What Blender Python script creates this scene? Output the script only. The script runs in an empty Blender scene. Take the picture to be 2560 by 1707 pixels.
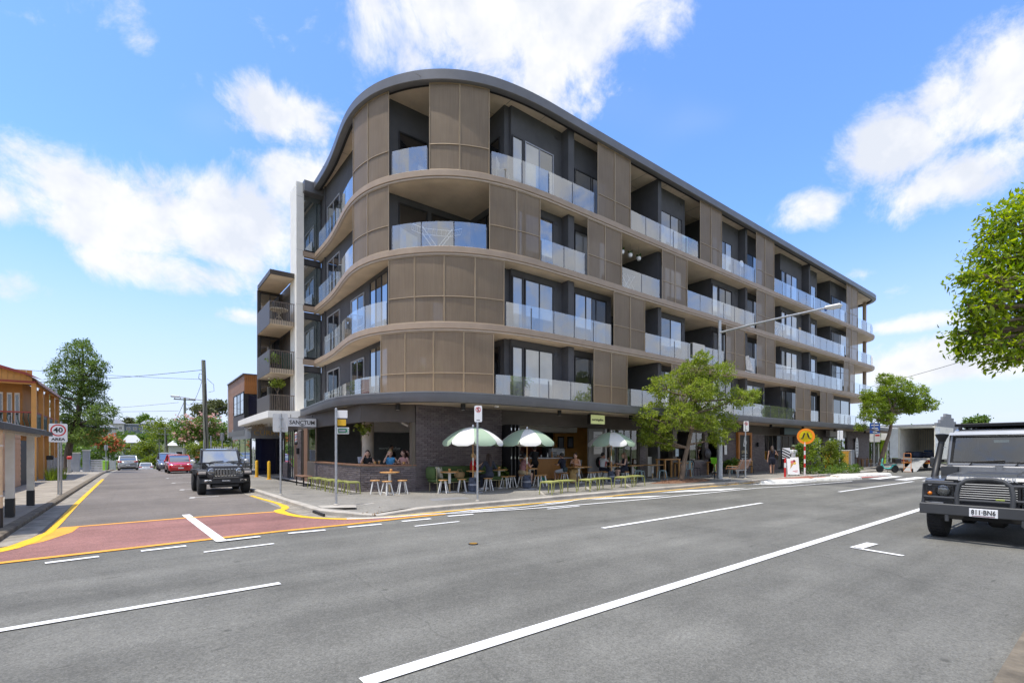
import bpy, bmesh, math, random
import numpy as np
from mathutils import Vector, Matrix
random.seed(7); RNG = np.random.default_rng(11)
R = math.radians
SC = bpy.context.scene
COL = SC.collection
# ------------------------------------------------------------------ camera
cam_d = bpy.data.cameras.new('camera'); cam = bpy.data.objects.new('camera', cam_d); COL.objects.link(cam)
cam.location = (0, 0, 1.65); cam.rotation_euler = (R(90), 0, R(52.2 - 90))
cam_d.sensor_width = 36; cam_d.lens = 17.03; cam_d.shift_y = 0.1049; cam_d.clip_end = 3000; cam_d.clip_start = .05
SC.camera = cam
# ------------------------------------------------------------------ world, sun, exposure
SUN_EL, SUN_AZ = 75.0, 176.0        # azimuth of the sun, degrees counter-clockwise from +X
SC.view_settings.view_transform = 'Standard'; SC.view_settings.look = 'None'
SC.view_settings.exposure = 0.82; SC.view_settings.gamma = 1
SC.cycles.max_bounces = 6; SC.cycles.transparent_max_bounces = 10; SC.cycles.use_adaptive_sampling = True; SC.cycles.adaptive_threshold = .025; SC.cycles.use_denoising = True
SC.cycles.sample_clamp_indirect = 6
W = bpy.data.worlds.new('World'); SC.world = W; W.use_nodes = True
def sky_nodes():
    nt = W.node_tree; n = nt.nodes; n.clear(); L = nt.links.new
    out = n.new('ShaderNodeOutputWorld'); bg = n.new('ShaderNodeBackground'); L(bg.outputs[0], out.inputs[0])
    bg.inputs['Strength'].default_value = 0.15
    sky = n.new('ShaderNodeTexSky'); sky.sky_type = 'NISHITA'; sky.sun_disc = False
    sky.sun_elevation = R(SUN_EL); sky.sun_rotation = R(90 - SUN_AZ); sky.altitude = 20
    sky.air_density = 1.0; sky.dust_density = 0.6; sky.ozone_density = 2.2
    tc = n.new('ShaderNodeTexCoord'); sep = n.new('ShaderNodeSeparateXYZ'); L(tc.outputs['Generated'], sep.inputs[0])
    def math_(op, a, b=None, clamp=False):
        m = n.new('ShaderNodeMath'); m.operation = op; m.use_clamp = clamp
        for i, q in enumerate((a, b)):
            if q is None: continue
            if isinstance(q, (int, float)): m.inputs[i].default_value = q
            else: L(q, m.inputs[i])
        return m.outputs[0]
    az = math_('ARCTAN2', sep.outputs[1], sep.outputs[0]); el = math_('ARCSINE', sep.outputs[2])
    # cloud field, seen as on a layer overhead
    zc = math_('ADD', math_('MAXIMUM', sep.outputs[2], 0.0), 0.16)
    comb = n.new('ShaderNodeCombineXYZ'); L(math_('DIVIDE', sep.outputs[0], zc), comb.inputs[0]); L(math_('DIVIDE', sep.outputs[1], zc), comb.inputs[1])
    def noise(vec, sc, det, rough, dist=0.0):
        t = n.new('ShaderNodeTexNoise'); t.inputs['Scale'].default_value = sc; t.inputs['Detail'].default_value = det
        t.inputs['Roughness'].default_value = rough; t.inputs['Distortion'].default_value = dist; L(vec, t.inputs['Vector']); return t.outputs[0]
    n1 = noise(tc.outputs['Generated'], 8.0, 8, 0.66, 0.3); n2 = noise(comb.outputs[0], 1.1, 3, 0.55, 0)
    nf = noise(tc.outputs['Generated'], 3.2, 4, 0.6, 0.0)
    ae = n.new('ShaderNodeCombineXYZ'); L(az, ae.inputs[0]); L(el, ae.inputs[1])
    # cloud banks: azimuth, elevation, half widths, tilt, weight (degrees)
    banks = [(55,42.5,17,7.5,0,1.1),(44,42,12,7.5,0,1.15),(48,38,9,4,0,.9),(44,36.5,4.5,4,0,.8),(38,45,9,4,0,.9),(62,39,8,4,0,.75),(53,36.5,5,2.5,0,.6),
             (77.5,31.5,6,2.8,0,.9),(75,27,6.5,3.6,0,.95),(83,22,8.5,4.8,0,1.0),(92,20.5,8,4.2,0,1.0),(100,19,5,2.8,0,.85),(88,16.5,10,2.2,0,.9),
             (98,13.5,5,1.8,0,.75),(82,13.4,6,1.1,0,.6),(90.5,35,2.2,2.6,0,.36),(86,38,2,1.5,0,.33),
             (14.5,26,5.5,4,0,1.0),(8,28,6,4.5,0,1.0),(20,23,4.5,2.2,0,.85),(9,22.5,7,3,0,.9),(0,24,8,5,0,1.0),
             (17,16.2,3,1.0,0,.5),(14,14,1.8,1.2,0,.5),(13,11.3,5,1.0,0,.85),(19.5,14,3,1.0,0,.85),(9,7.8,12,2.4,0,.9),(-6,10,9,3,0,.8)]
    tot = None
    for (a, e, wa, we, t, wt) in banks:
        if a > 180: a -= 360
        mp = n.new('ShaderNodeMapping'); mp.vector_type = 'TEXTURE'; L(ae.outputs[0], mp.inputs[0])
        mp.inputs['Location'].default_value = (R(a), R(e), 0); mp.inputs['Scale'].default_value = (R(wa), R(we), 1)
        ln = n.new('ShaderNodeVectorMath'); ln.operation = 'LENGTH'; L(mp.outputs[0], ln.inputs[0])
        mr = n.new('ShaderNodeMapRange'); mr.interpolation_type = 'SMOOTHSTEP'; L(ln.outputs['Value'], mr.inputs['Value'])
        mr.inputs['From Min'].default_value = 1.75; mr.inputs['From Max'].default_value = 0.0; mr.inputs['To Max'].default_value = wt
        tot = mr.outputs[0] if tot is None else math_('MAXIMUM', tot, mr.outputs[0])
    # the rest of the sky, behind the viewer, carries the same broken cloud cover
    rest = n.new('ShaderNodeMapRange'); rest.interpolation_type = 'SMOOTHSTEP'; dt = n.new('ShaderNodeVectorMath'); dt.operation = 'DOT_PRODUCT'; L(tc.outputs['Generated'], dt.inputs[0]); dt.inputs[1].default_value = (.613, .79, 0)
    L(dt.outputs['Value'], rest.inputs['Value']); rest.inputs['From Min'].default_value = .45; rest.inputs['From Max'].default_value = .1; rest.inputs['To Max'].default_value = .66
    tot = math_('MAXIMUM', tot, rest.outputs[0])
    dens = math_('ADD', tot, math_('MULTIPLY', math_('SUBTRACT', n1, 0.5), 2.0))
    dens = math_('ADD', dens, math_('MULTIPLY', math_('SUBTRACT', nf, 0.5), 1.1))
    cr = n.new('ShaderNodeMapRange'); cr.interpolation_type = 'SMOOTHSTEP'; L(dens, cr.inputs['Value'])
    cr.inputs['From Min'].default_value = 0.30; cr.inputs['From Max'].default_value = 0.86; cr.inputs['To Max'].default_value = 0.96
    # thin high veil
    veil = n.new('ShaderNodeMapRange'); veil.interpolation_type = 'SMOOTHSTEP'; L(n2, veil.inputs['Value'])
    veil.inputs['From Min'].default_value = 0.55; veil.inputs['From Max'].default_value = 0.85; veil.inputs['To Max'].default_value = 0.25
    # whitening towards the horizon
    hz = n.new('ShaderNodeMapRange'); hz.interpolation_type = 'SMOOTHSTEP'; L(el, hz.inputs['Value'])
    hz.inputs['From Min'].default_value = R(24); hz.inputs['From Max'].default_value = R(0); hz.inputs['To Max'].default_value = 0.85
    fac = math_('MAXIMUM', cr.outputs[0], veil.outputs[0])
    # sky colour: a touch deeper blue
    mul = n.new('ShaderNodeMix'); mul.data_type = 'RGBA'; mul.blend_type = 'MULTIPLY'; mul.inputs[0].default_value = 1.0
    L(sky.outputs[0], mul.inputs[6]); mul.inputs[7].default_value = (0.72, 0.93, 1.25, 1)
    hm = n.new('ShaderNodeMix'); hm.data_type = 'RGBA'; L(hz.outputs[0], hm.inputs[0]); L(mul.outputs[2], hm.inputs[6]); hm.inputs[7].default_value = (2.95, 3.12, 3.75, 1)
    shade = n.new('ShaderNodeMix'); shade.data_type = 'RGBA'
    sr = n.new('ShaderNodeMapRange'); L(noise(tc.outputs['Generated'], 11.0, 4, 0.6, 0), sr.inputs['Value']); sr.inputs['From Min'].default_value = .36; sr.inputs['From Max'].default_value = .58; L(sr.outputs[0], shade.inputs[0]); shade.inputs[6].default_value = (3.15, 3.3, 3.6, 1); shade.inputs[7].default_value = (3.95, 3.95, 3.98, 1)
    cm = n.new('ShaderNodeMix'); cm.data_type = 'RGBA'; L(fac, cm.inputs[0]); L(hm.outputs[2], cm.inputs[6]); L(shade.outputs[2], cm.inputs[7])
    L(cm.outputs[2], bg.inputs['Color'])
    W.cycles.sampling_method = 'MANUAL'; W.cycles.sample_map_resolution = 512
sky_nodes()
sun_d = bpy.data.lights.new('sun', 'SUN'); sun = bpy.data.objects.new('sun', sun_d); COL.objects.link(sun)
sun_d.energy = 2.7; sun_d.angle = R(0.6); sun_d.color = (1.0, 0.94, 0.85)
_d = Vector((math.cos(R(SUN_AZ)) * math.cos(R(SUN_EL)), math.sin(R(SUN_AZ)) * math.cos(R(SUN_EL)), math.sin(R(SUN_EL))))
sun.rotation_euler = _d.to_track_quat('Z', 'Y').to_euler(); sun.location = (0, 0, 60)

# ------------------------------------------------------------------ mesh helpers
class MB:
    def __init__(s): s.v = []; s.f = []; s.mi = []; s.m = 0
    def add(s, vs, fs):
        o = len(s.v); s.v += [tuple(p) for p in vs]
        for f in fs: s.f.append([i + o for i in f]); s.mi.append(s.m)
        return s
    def box(s, x0, y0, z0, x1, y1, z1):
        return s.add([(x0,y0,z0),(x1,y0,z0),(x1,y1,z0),(x0,y1,z0),(x0,y0,z1),(x1,y0,z1),(x1,y1,z1),(x0,y1,z1)],
                     [(3,2,1,0),(4,5,6,7),(0,1,5,4),(1,2,6,5),(2,3,7,6),(3,0,4,7)])
    def cbox(s, c, sz, M=None, bev=0.0):
        """box by centre and size, chamfered, optionally turned by matrix M"""
        hx, hy, hz = sz[0]/2, sz[1]/2, sz[2]/2
        if bev <= 0:
            vs = [(a*hx,b*hy,e*hz) for e in (-1,1) for (a,b) in ((-1,-1),(1,-1),(1,1),(-1,1))]
            fs = [(3,2,1,0),(4,5,6,7),(0,1,5,4),(1,2,6,5),(2,3,7,6),(3,0,4,7)]
        else:
            b = min(bev, hx*.98, hy*.98, hz*.98); vs = []; ix = {}
            for sx in (-1,1):
                for sy in (-1,1):
                    for sz_ in (-1,1):
                        for k in range(3):
                            p = [sx*(hx-b), sy*(hy-b), sz_*(hz-b)]; p[k] = (sx*hx, sy*hy, sz_*hz)[k]
                            ix[(sx,sy,sz_,k)] = len(vs); vs.append(p)
            fs = []
            for k in range(3):
                a, c2 = (k+1)%3, (k+2)%3
                for sg in (-1,1):
                    q = []
                    for (u,w) in ((-1,-1),(1,-1),(1,1),(-1,1)):
                        t = [0,0,0]; t[k] = sg; t[a] = u; t[c2] = w; q.append(ix[(*t,k)])
                    fs.append(q if sg > 0 else q[::-1])
            for k in range(3):
                a, c2 = (k+1)%3, (k+2)%3
                for u in (-1,1):
                    for w in (-1,1):
                        def id_(e, kk):
                            t = [0,0,0]; t[k] = e; t[a] = u; t[c2] = w; return ix[(*t,kk)]
                        q = [id_(-1,a), id_(1,a), id_(1,c2), id_(-1,c2)]
                        fs.append(q if u*w > 0 else q[::-1])
            for sx in (-1,1):
                for sy in (-1,1):
                    for sz_ in (-1,1):
                        q = [ix[(sx,sy,sz_,0)], ix[(sx,sy,sz_,1)], ix[(sx,sy,sz_,2)]]
                        fs.append(q if sx*sy*sz_ > 0 else q[::-1])
        C = Vector(c); M = M if M is not None else Matrix.Identity(3)
        return s.add([C + M @ Vector(p) for p in vs], fs)
    def cone(s, p0, p1, r0, r1=None, n=12, caps=True):
        r1 = r0 if r1 is None else r1; a = Vector(p0); b = Vector(p1); d = (b - a)
        if d.length < 1e-6: return s
        d.normalize(); u = d.orthogonal().normalized(); w = d.cross(u)
        vs = []
        for (p, r) in ((a, r0), (b, r1)):
            for i in range(n): t = 2*math.pi*i/n; vs.append(p + r*(math.cos(t)*u + math.sin(t)*w))
        fs = [(i, (i+1)%n, n+(i+1)%n, n+i) for i in range(n)]
        if caps: fs += [list(range(n))[::-1], list(range(n, 2*n))]
        return s.add(vs, fs)
    def tube(s, pts, r, n=8):
        """tube along points; r number or list"""
        P = [Vector(p) for p in pts]; rs = r if isinstance(r, (list, tuple)) else [r]*len(P)
        vs = []; u = None
        for i, p in enumerate(P):
            d = (P[min(i+1, len(P)-1)] - P[max(i-1, 0)]).normalized()
            u = (u - d*u.dot(d)).normalized() if u is not None and (u - d*u.dot(d)).length > 1e-4 else d.orthogonal().normalized()
            w = d.cross(u)
            for k in range(n): t = 2*math.pi*k/n; vs.append(p + rs[i]*(math.cos(t)*u + math.sin(t)*w))
        fs = []
        for i in range(len(P)-1):
            for k in range(n): fs.append((i*n+k, i*n+(k+1)%n, (i+1)*n+(k+1)%n, (i+1)*n+k))
        fs += [list(range(n))[::-1], list(range((len(P)-1)*n, len(P)*n))]
        return s.add(vs, fs)
    def lathe(s, prof, n=20, c=(0,0,0), M=None):
        vs = []; fs = []; C = Vector(c); M = M if M is not None else Matrix.Identity(3)
        for (r, z) in prof:
            for k in range(n): t = 2*math.pi*k/n; vs.append(C + M @ Vector((r*math.cos(t), r*math.sin(t), z)))
        for i in range(len(prof)-1):
            for k in range(n): fs.append((i*n+k, i*n+(k+1)%n, (i+1)*n+(k+1)%n, (i+1)*n+k))
        if prof[0][0] > 1e-4: fs.append(list(range(n))[::-1])
        if prof[-1][0] > 1e-4: fs.append(list(range((len(prof)-1)*n, len(prof)*n)))
        return s.add(vs, fs)
    def ball(s, c, r, n=10, sq=(1,1,1)):
        pr = [(math.sin(math.pi*i/n)*r, -math.cos(math.pi*i/n)*r) for i in range(n+1)]; pr[0] = (1e-5, -r); pr[-1] = (1e-5, r)
        return s.lathe(pr, n+4, c, Matrix.Diagonal(Vector(sq)))
    def prism(s, poly, z0, z1, fn=None):
        n = len(poly); fn = fn or (lambda x, y: 0.0)
        vs = [(x, y, z0 + fn(x,y)) for x, y in poly] + [(x, y, z1 + fn(x,y)) for x, y in poly]
        return s.add(vs, [list(range(n))[::-1], list(range(n, 2*n))] + [(i, (i+1)%n, n+(i+1)%n, n+i) for i in range(n)])
    def extr(s, poly, axis, a0, a1, M=None, c=(0,0,0)):
        """extrude a 2D polygon along axis 0/1/2; poly in the two other axes (cyclic order)"""
        def pt(u, w, a):
            p = [0,0,0]; p[axis] = a; p[(axis+1)%3] = u; p[(axis+2)%3] = w; return p
        n = len(poly); vs = [pt(u,w,a0) for u,w in poly] + [pt(u,w,a1) for u,w in poly]
        M = M if M is not None else Matrix.Identity(3); C = Vector(c)
        return s.add([C + M @ Vector(p) for p in vs], [list(range(n))[::-1], list(range(n,2*n))] + [(i,(i+1)%n,n+(i+1)%n,n+i) for i in range(n)])
    def sweep(s, path, prof, closed_prof=True, zf=None):
        """sweep a profile [(offset to the right of travel, z)] along a 2D path"""
        P = [Vector((p[0], p[1])) for p in path]; n = len(prof); vs = []
        for i, p in enumerate(P):
            d = (P[min(i+1, len(P)-1)] - P[max(i-1, 0)]).normalized(); nr = Vector((d.y, -d.x))
            for (o, z) in prof: q = p + nr*o; vs.append((q.x, q.y, z + (zf(i) if zf else 0)))
        fs = []
        m = n if closed_prof else n-1
        for i in range(len(P)-1):
            for k in range(m): fs.append((i*n+k, i*n+(k+1)%n, (i+1)*n+(k+1)%n, (i+1)*n+k))
        if closed_prof: fs += [list(range(n))[::-1], list(range((len(P)-1)*n, len(P)*n))]
        return s.add(vs, fs)
    def quad(s, *p): return s.add(p, [list(range(len(p)))])
    def mesh(s, name='m', mats=None, smooth=False, fix=True):
        me = bpy.data.meshes.new(name); me.from_pydata(s.v, [], s.f)
        for m in (mats if isinstance(mats, (list, tuple)) else [mats]):
            if m is not None: me.materials.append(m)
        if any(s.mi): me.polygons.foreach_set('material_index', s.mi)
        if fix:
            bm = bmesh.new(); bm.from_mesh(me); bmesh.ops.recalc_face_normals(bm, faces=bm.faces); bm.to_mesh(me); bm.free()
        if smooth:
            me.polygons.foreach_set('use_smooth', [True]*len(me.polygons))
            try: me.set_sharp_from_angle(angle=R(smooth if smooth is not True and smooth > 1 else 35))
            except Exception: pass
        me.update(); return me
    def build(s, name, mats, parent=None, loc=(0,0,0), rz=0.0, smooth=False, fix=True):
        return link(name, s.mesh(name, mats, smooth, fix), parent, loc, rz)
def link(name, me, parent=None, loc=(0,0,0), rz=0.0):
    o = bpy.data.objects.new(name, me); COL.objects.link(o); o.location = loc; o.rotation_euler = (0, 0, rz)
    if parent is not None: o.parent = parent
    return o
def tag(o, label=None, cat=None, group=None, kind=None):
    if label: o['label'] = label
    if cat: o['category'] = cat
    if group: o['group'] = group
    if kind: o['kind'] = kind
    return o
def thing(name, label, cat, loc=(0,0,0), rz=0.0, group=None, sc=1.0):
    o = bpy.data.objects.new(name, None); COL.objects.link(o); o.location = loc; o.rotation_euler = (0,0,rz)
    o.scale = sc if isinstance(sc, (tuple, list)) else (sc, sc, sc); o.empty_display_size = .2
    return tag(o, label, cat, group)
KIDS = {}
def copy_tree(o, parent=None):
    c = o.copy(); COL.objects.link(c); c.parent = parent
    for ch in list(o.children): copy_tree(ch, c)
    return c
def place(proto, first, loc, rz, label, sc=None):
    o = proto if first else copy_tree(proto)
    o.location = loc; o.rotation_euler = (0,0,rz); o['label'] = label
    if sc: o.scale = (sc, sc, sc) if not isinstance(sc, (tuple,list)) else sc
    return o
def rotz(a): return Matrix.Rotation(a, 3, 'Z')
def rotx(a): return Matrix.Rotation(a, 3, 'X')
def roty(a): return Matrix.Rotation(a, 3, 'Y')
def text_mesh(name, txt, size, mat, parent=None, M=None, loc=(0,0,0), depth=.004, align='CENTER', sx=1.0, bold=0.0, shear=0.0, space=1.0):
    """flat lettering; M turns the XY lettering plane into place"""
    cu = bpy.data.curves.new(name, 'FONT'); cu.body = txt; cu.size = size; cu.extrude = depth; cu.align_x = align; cu.align_y = 'CENTER'
    cu.offset = bold; cu.shear = shear; cu.space_character = space; cu.resolution_u = 2
    to = bpy.data.objects.new('tmp', cu); COL.objects.link(to)
    dg = bpy.context.evaluated_depsgraph_get(); me = bpy.data.meshes.new_from_object(to.evaluated_get(dg)); me.name = name
    bpy.data.objects.remove(to); bpy.data.curves.remove(cu)
    me.transform(Matrix.Diagonal((sx, 1, 1, 1)))
    if M is not None: me.transform(M.to_4x4())
    me.materials.clear(); me.materials.append(mat)
    return link(name, me, parent, loc)
def catmull(pts, k=8):
    P = [Vector(p) for p in pts]; out = []
    for i in range(len(P)-1):
        a, b, c, d = P[max(i-1,0)], P[i], P[i+1], P[min(i+2, len(P)-1)]
        for j in range(k):
            t = j/k
            out.append(.5*((2*b) + (c-a)*t + (2*a-5*b+4*c-d)*t*t + (3*b-a-3*c+d)*t**3))
    out.append(P[-1]); return out
# lettering planes: text facing -Y, facing -X, facing +X, facing +Y
FACE_S = rotx(R(90)); FACE_W = rotz(R(-90)) @ rotx(R(90)); FACE_E = rotz(R(90)) @ rotx(R(90)); FACE_N = rotz(R(180)) @ rotx(R(90))
def quads_mesh(name, V, mats, mi=None):
    """fast mesh from an (N,4,3) array of quads"""
    N = V.shape[0]; me = bpy.data.meshes.new(name)
    me.vertices.add(N*4); me.vertices.foreach_set('co', V.reshape(-1).astype(np.float32))
    me.loops.add(N*4); me.loops.foreach_set('vertex_index', np.arange(N*4, dtype=np.int32))
    me.polygons.add(N); me.polygons.foreach_set('loop_start', np.arange(0, N*4, 4, dtype=np.int32))
    me.polygons.foreach_set('loop_total', np.full(N, 4, dtype=np.int32))
    for m in (mats if isinstance(mats, (list, tuple)) else [mats]): me.materials.append(m)
    if mi is not None: me.polygons.foreach_set('material_index', mi.astype(np.int32))
    me.update(calc_edges=True); me.validate(); return me

# ------------------------------------------------------------------ materials
MATS = {}
def newmat(name):
    m = bpy.data.materials.new(name); m.use_nodes = True; nt = m.node_tree; nt.nodes.clear()
    out = nt.nodes.new('ShaderNodeOutputMaterial'); return m, nt, out
def M(name, col, rough=.6, metal=0.0, var=.12, scale=3.0, bump=0.0, bscale=40.0, spec=.5, coat=0.0, stretch=None, dirt=0.0, emit=0.0):
    """painted / natural surface: base colour with noise variation and fine relief"""
    if name in MATS: return MATS[name]
    m, nt, out = newmat(name); n = nt.nodes; L = nt.links.new
    p = n.new('ShaderNodeBsdfPrincipled'); L(p.outputs[0], out.inputs[0])
    p.inputs['Roughness'].default_value = rough; p.inputs['Metallic'].default_value = metal; p.inputs['Specular IOR Level'].default_value = spec
    p.inputs['Coat Weight'].default_value = coat; p.inputs['Coat Roughness'].default_value = .05
    tc = n.new('ShaderNodeTexCoord'); vec = tc.outputs['Object']
    if stretch:
        mp = n.new('ShaderNodeMapping'); mp.inputs['Scale'].default_value = stretch; L(vec, mp.inputs[0]); vec = mp.outputs[0]
    c = Vector(col)
    t = n.new('ShaderNodeTexNoise'); t.inputs['Scale'].default_value = scale; t.inputs['Detail'].default_value = 6; t.inputs['Roughness'].default_value = .6; L(vec, t.inputs['Vector'])
    mr = n.new('ShaderNodeMapRange'); L(t.outputs[0], mr.inputs['Value']); mr.inputs['From Min'].default_value = .3; mr.inputs['From Max'].default_value = .7
    mx = n.new('ShaderNodeMix'); mx.data_type = 'RGBA'; L(mr.outputs[0], mx.inputs[0])
    mx.inputs[6].default_value = (*(c*(1-var)), 1); mx.inputs[7].default_value = (*(c*(1+var)), 1)
    L(mx.outputs[2], p.inputs['Base Color'])
    if bump > 0:
        t2 = n.new('ShaderNodeTexNoise'); t2.inputs['Scale'].default_value = bscale; t2.inputs['Detail'].default_value = 4; L(vec, t2.inputs['Vector'])
        b = n.new('ShaderNodeBump'); b.inputs['Strength'].default_value = bump; b.inputs['Distance'].default_value = .02; L(t2.outputs[0], b.inputs['Height']); L(b.outputs[0], p.inputs['Normal'])
    if emit > 0:
        L(mx.outputs[2], p.inputs['Emission Color']); p.inputs['Emission Strength'].default_value = emit
    MATS[name] = m; return m
def glass(name, tint=(.8,.86,.88), base=.10, power=1.0, body=0.0, bodycol=(.7,.78,.82), rough=0.0):
    """sheet glass: see-through with tint, sky-reflecting by angle; body = whitish diffuse share standing in for sky sheen"""
    m, nt, out = newmat(name); n = nt.nodes; L = nt.links.new
    tr = n.new('ShaderNodeBsdfTransparent'); tr.inputs[0].default_value = (*tint, 1)
    gl = n.new('ShaderNodeBsdfGlossy'); gl.inputs['Roughness'].default_value = rough; gl.inputs[0].default_value = (1,1,1,1)
    fr = n.new('ShaderNodeFresnel'); fr.inputs[0].default_value = 1.5
    a = n.new('ShaderNodeMath'); a.operation = 'MULTIPLY_ADD'; L(fr.outputs[0], a.inputs[0]); a.inputs[1].default_value = power; a.inputs[2].default_value = base; a.use_clamp = True
    inner = tr.outputs[0]
    if body > 0:
        df = n.new('ShaderNodeBsdfDiffuse'); df.inputs[0].default_value = (*bodycol, 1)
        mb = n.new('ShaderNodeMixShader'); mb.inputs[0].default_value = body; L(tr.outputs[0], mb.inputs[1]); L(df.outputs[0], mb.inputs[2]); inner = mb.outputs[0]
    mx = n.new('ShaderNodeMixShader'); L(a.outputs[0], mx.inputs[0]); L(inner, mx.inputs[1]); L(gl.outputs[0], mx.inputs[2]); L(mx.outputs[0], out.inputs[0])
    MATS[name] = m; return m
def pane_mat(name, col=(.02,.022,.026), base=.2, rough=.01):
    """window glass with a dim room behind it"""
    m, nt, out = newmat(name); n = nt.nodes; L = nt.links.new
    df = n.new('ShaderNodeBsdfDiffuse'); tc = n.new('ShaderNodeTexCoord'); t = n.new('ShaderNodeTexNoise'); t.inputs['Scale'].default_value = .8; L(tc.outputs['Object'], t.inputs['Vector'])
    cr = n.new('ShaderNodeMix'); cr.data_type = 'RGBA'; L(t.outputs[0], cr.inputs[0]); cr.inputs[6].default_value = (*[c*.5 for c in col],1); cr.inputs[7].default_value = (*[c*1.5 for c in col],1); L(cr.outputs[2], df.inputs[0])
    gl = n.new('ShaderNodeBsdfGlossy'); gl.inputs['Roughness'].default_value = rough; gl.inputs[0].default_value = (.95,.98,1,1)
    fr = n.new('ShaderNodeFresnel'); fr.inputs[0].default_value = 1.5
    a = n.new('ShaderNodeMath'); a.operation = 'ADD'; L(fr.outputs[0], a.inputs[0]); a.inputs[1].default_value = base; a.use_clamp = True
    mx = n.new('ShaderNodeMixShader'); L(a.outputs[0], mx.inputs[0]); L(df.outputs[0], mx.inputs[1]); L(gl.outputs[0], mx.inputs[2]); L(mx.outputs[0], out.inputs[0])
    MATS[name] = m; return m
def leaf_mat(name, c1, c2, trans=.35, rough=.45):
    m, nt, out = newmat(name); n = nt.nodes; L = nt.links.new
    p = n.new('ShaderNodeBsdfPrincipled'); p.inputs['Roughness'].default_value = rough; p.inputs['Specular IOR Level'].default_value = .35
    g = n.new('ShaderNodeNewGeometry'); mx = n.new('ShaderNodeMix'); mx.data_type = 'RGBA'; L(g.outputs['Random Per Island'], mx.inputs[0])
    mx.inputs[6].default_value = (*c1,1); mx.inputs[7].default_value = (*c2,1); L(mx.outputs[2], p.inputs['Base Color'])
    tl = n.new('ShaderNodeBsdfTranslucent'); hs = n.new('ShaderNodeHueSaturation'); hs.inputs['Value'].default_value = 1.6; hs.inputs['Saturation'].default_value = 1.1; L(mx.outputs[2], hs.inputs['Color']); L(hs.outputs[0], tl.inputs[0])
    ms = n.new('ShaderNodeMixShader'); ms.inputs[0].default_value = trans; L(p.outputs[0], ms.inputs[1]); L(tl.outputs[0], ms.inputs[2]); L(ms.outputs[0], out.inputs[0])
    MATS[name] = m; return m
def asphalt(name, col, streak=True, dirt=(.75,1.12), crack=True):
    m, nt, out = newmat(name); n = nt.nodes; L = nt.links.new
    p = n.new('ShaderNodeBsdfPrincipled'); p.inputs['Roughness'].default_value = .88; p.inputs['Specular IOR Level'].default_value = .35; L(p.outputs[0], out.inputs[0])
    tc = n.new('ShaderNodeTexCoord'); v = tc.outputs['Object']
    def nz(sc, det=4, rough=.6, stretch=None):
        vv = v
        if stretch:
            mp = n.new('ShaderNodeMapping'); mp.inputs['Scale'].default_value = stretch; L(v, mp.inputs[0]); vv = mp.outputs[0]
        t = n.new('ShaderNodeTexNoise'); t.inputs['Scale'].default_value = sc; t.inputs['Detail'].default_value = det; t.inputs['Roughness'].default_value = rough; L(vv, t.inputs['Vector']); return t.outputs[0]
    def rng(x, a, b, lo, hi):
        q = n.new('ShaderNodeMapRange'); L(x, q.inputs['Value']); q.inputs['From Min'].default_value = a; q.inputs['From Max'].default_value = b; q.inputs['To Min'].default_value = lo; q.inputs['To Max'].default_value = hi; return q.outputs[0]
    def mul(a, b):
        q = n.new('ShaderNodeMath'); q.operation = 'MULTIPLY'; L(a, q.inputs[0]); L(b, q.inputs[1]); return q.outputs[0]
    gv = n.new('ShaderNodeTexVoronoi'); gv.inputs['Scale'].default_value = 85; L(v, gv.inputs['Vector']); gs = n.new('ShaderNodeSeparateColor'); L(gv.outputs['Color'], gs.inputs[0])
    grain = mul(rng(gs.outputs[0], 0, 1, .76, 1.24), rng(nz(20, 4, .7), .35, .65, .88, 1.12))
    chip = n.new('ShaderNodeTexVoronoi'); chip.inputs['Scale'].default_value = 22; L(v, chip.inputs['Vector'])
    chips = rng(chip.outputs['Distance'], .03, .12, 1.9, 1.0)
    patch = rng(nz(.3, 6, .65), .34, .66, dirt[0], dirt[1])
    val = mul(mul(grain, patch), chips)
    val = mul(val, rng(nz(2.3, 5, .65), .3, .7, .9, 1.08))
    if streak: val = mul(val, rng(nz(.9, 4, .55, (.06, 1.3, 1)), .3, .7, .74, 1.14)); val = mul(val, rng(nz(1.7, 2, .5, (.8, 5.5, 1)), .70, .75, 1.0, .68))
    # dark oil spots
    sp = n.new('ShaderNodeTexVoronoi'); sp.inputs['Scale'].default_value = 1.15; L(v, sp.inputs['Vector'])
    val = mul(val, rng(sp.outputs['Distance'], .035, .06, .62, 1.0))
    if crack:
        cv = n.new('ShaderNodeTexVoronoi'); cv.feature = 'DISTANCE_TO_EDGE'; cv.inputs['Scale'].default_value = .13
        mpn = n.new('ShaderNodeTexNoise'); mpn.inputs['Scale'].default_value = 1.6; mpn.inputs['Detail'].default_value = 5; L(v, mpn.inputs['Vector'])
        ad = n.new('ShaderNodeMix'); ad.data_type = 'VECTOR'; ad.inputs[0].default_value = .22; L(v, ad.inputs[4]); L(mpn.outputs[1], ad.inputs[5]); L(ad.outputs[1], cv.inputs['Vector'])
        cr_ = rng(cv.outputs['Distance'], .0, .0016, .8, 1.0); val = mul(val, cr_)
    mx = n.new('ShaderNodeMix'); mx.data_type = 'RGBA'; mx.blend_type = 'MULTIPLY'; mx.inputs[0].default_value = 1; mx.inputs[6].default_value = (*col, 1)
    cb = n.new('ShaderNodeCombineColor'); [L(val, cb.inputs[i]) for i in range(3)]; L(cb.outputs[0], mx.inputs[7]); L(mx.outputs[2], p.inputs['Base Color'])
    b = n.new('ShaderNodeBump'); b.inputs['Strength'].default_value = .5; b.inputs['Distance'].default_value = .01; L(nz(140, 2, .6), b.inputs['Height']); L(b.outputs[0], p.inputs['Normal'])
    MATS[name] = m; return m
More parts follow.
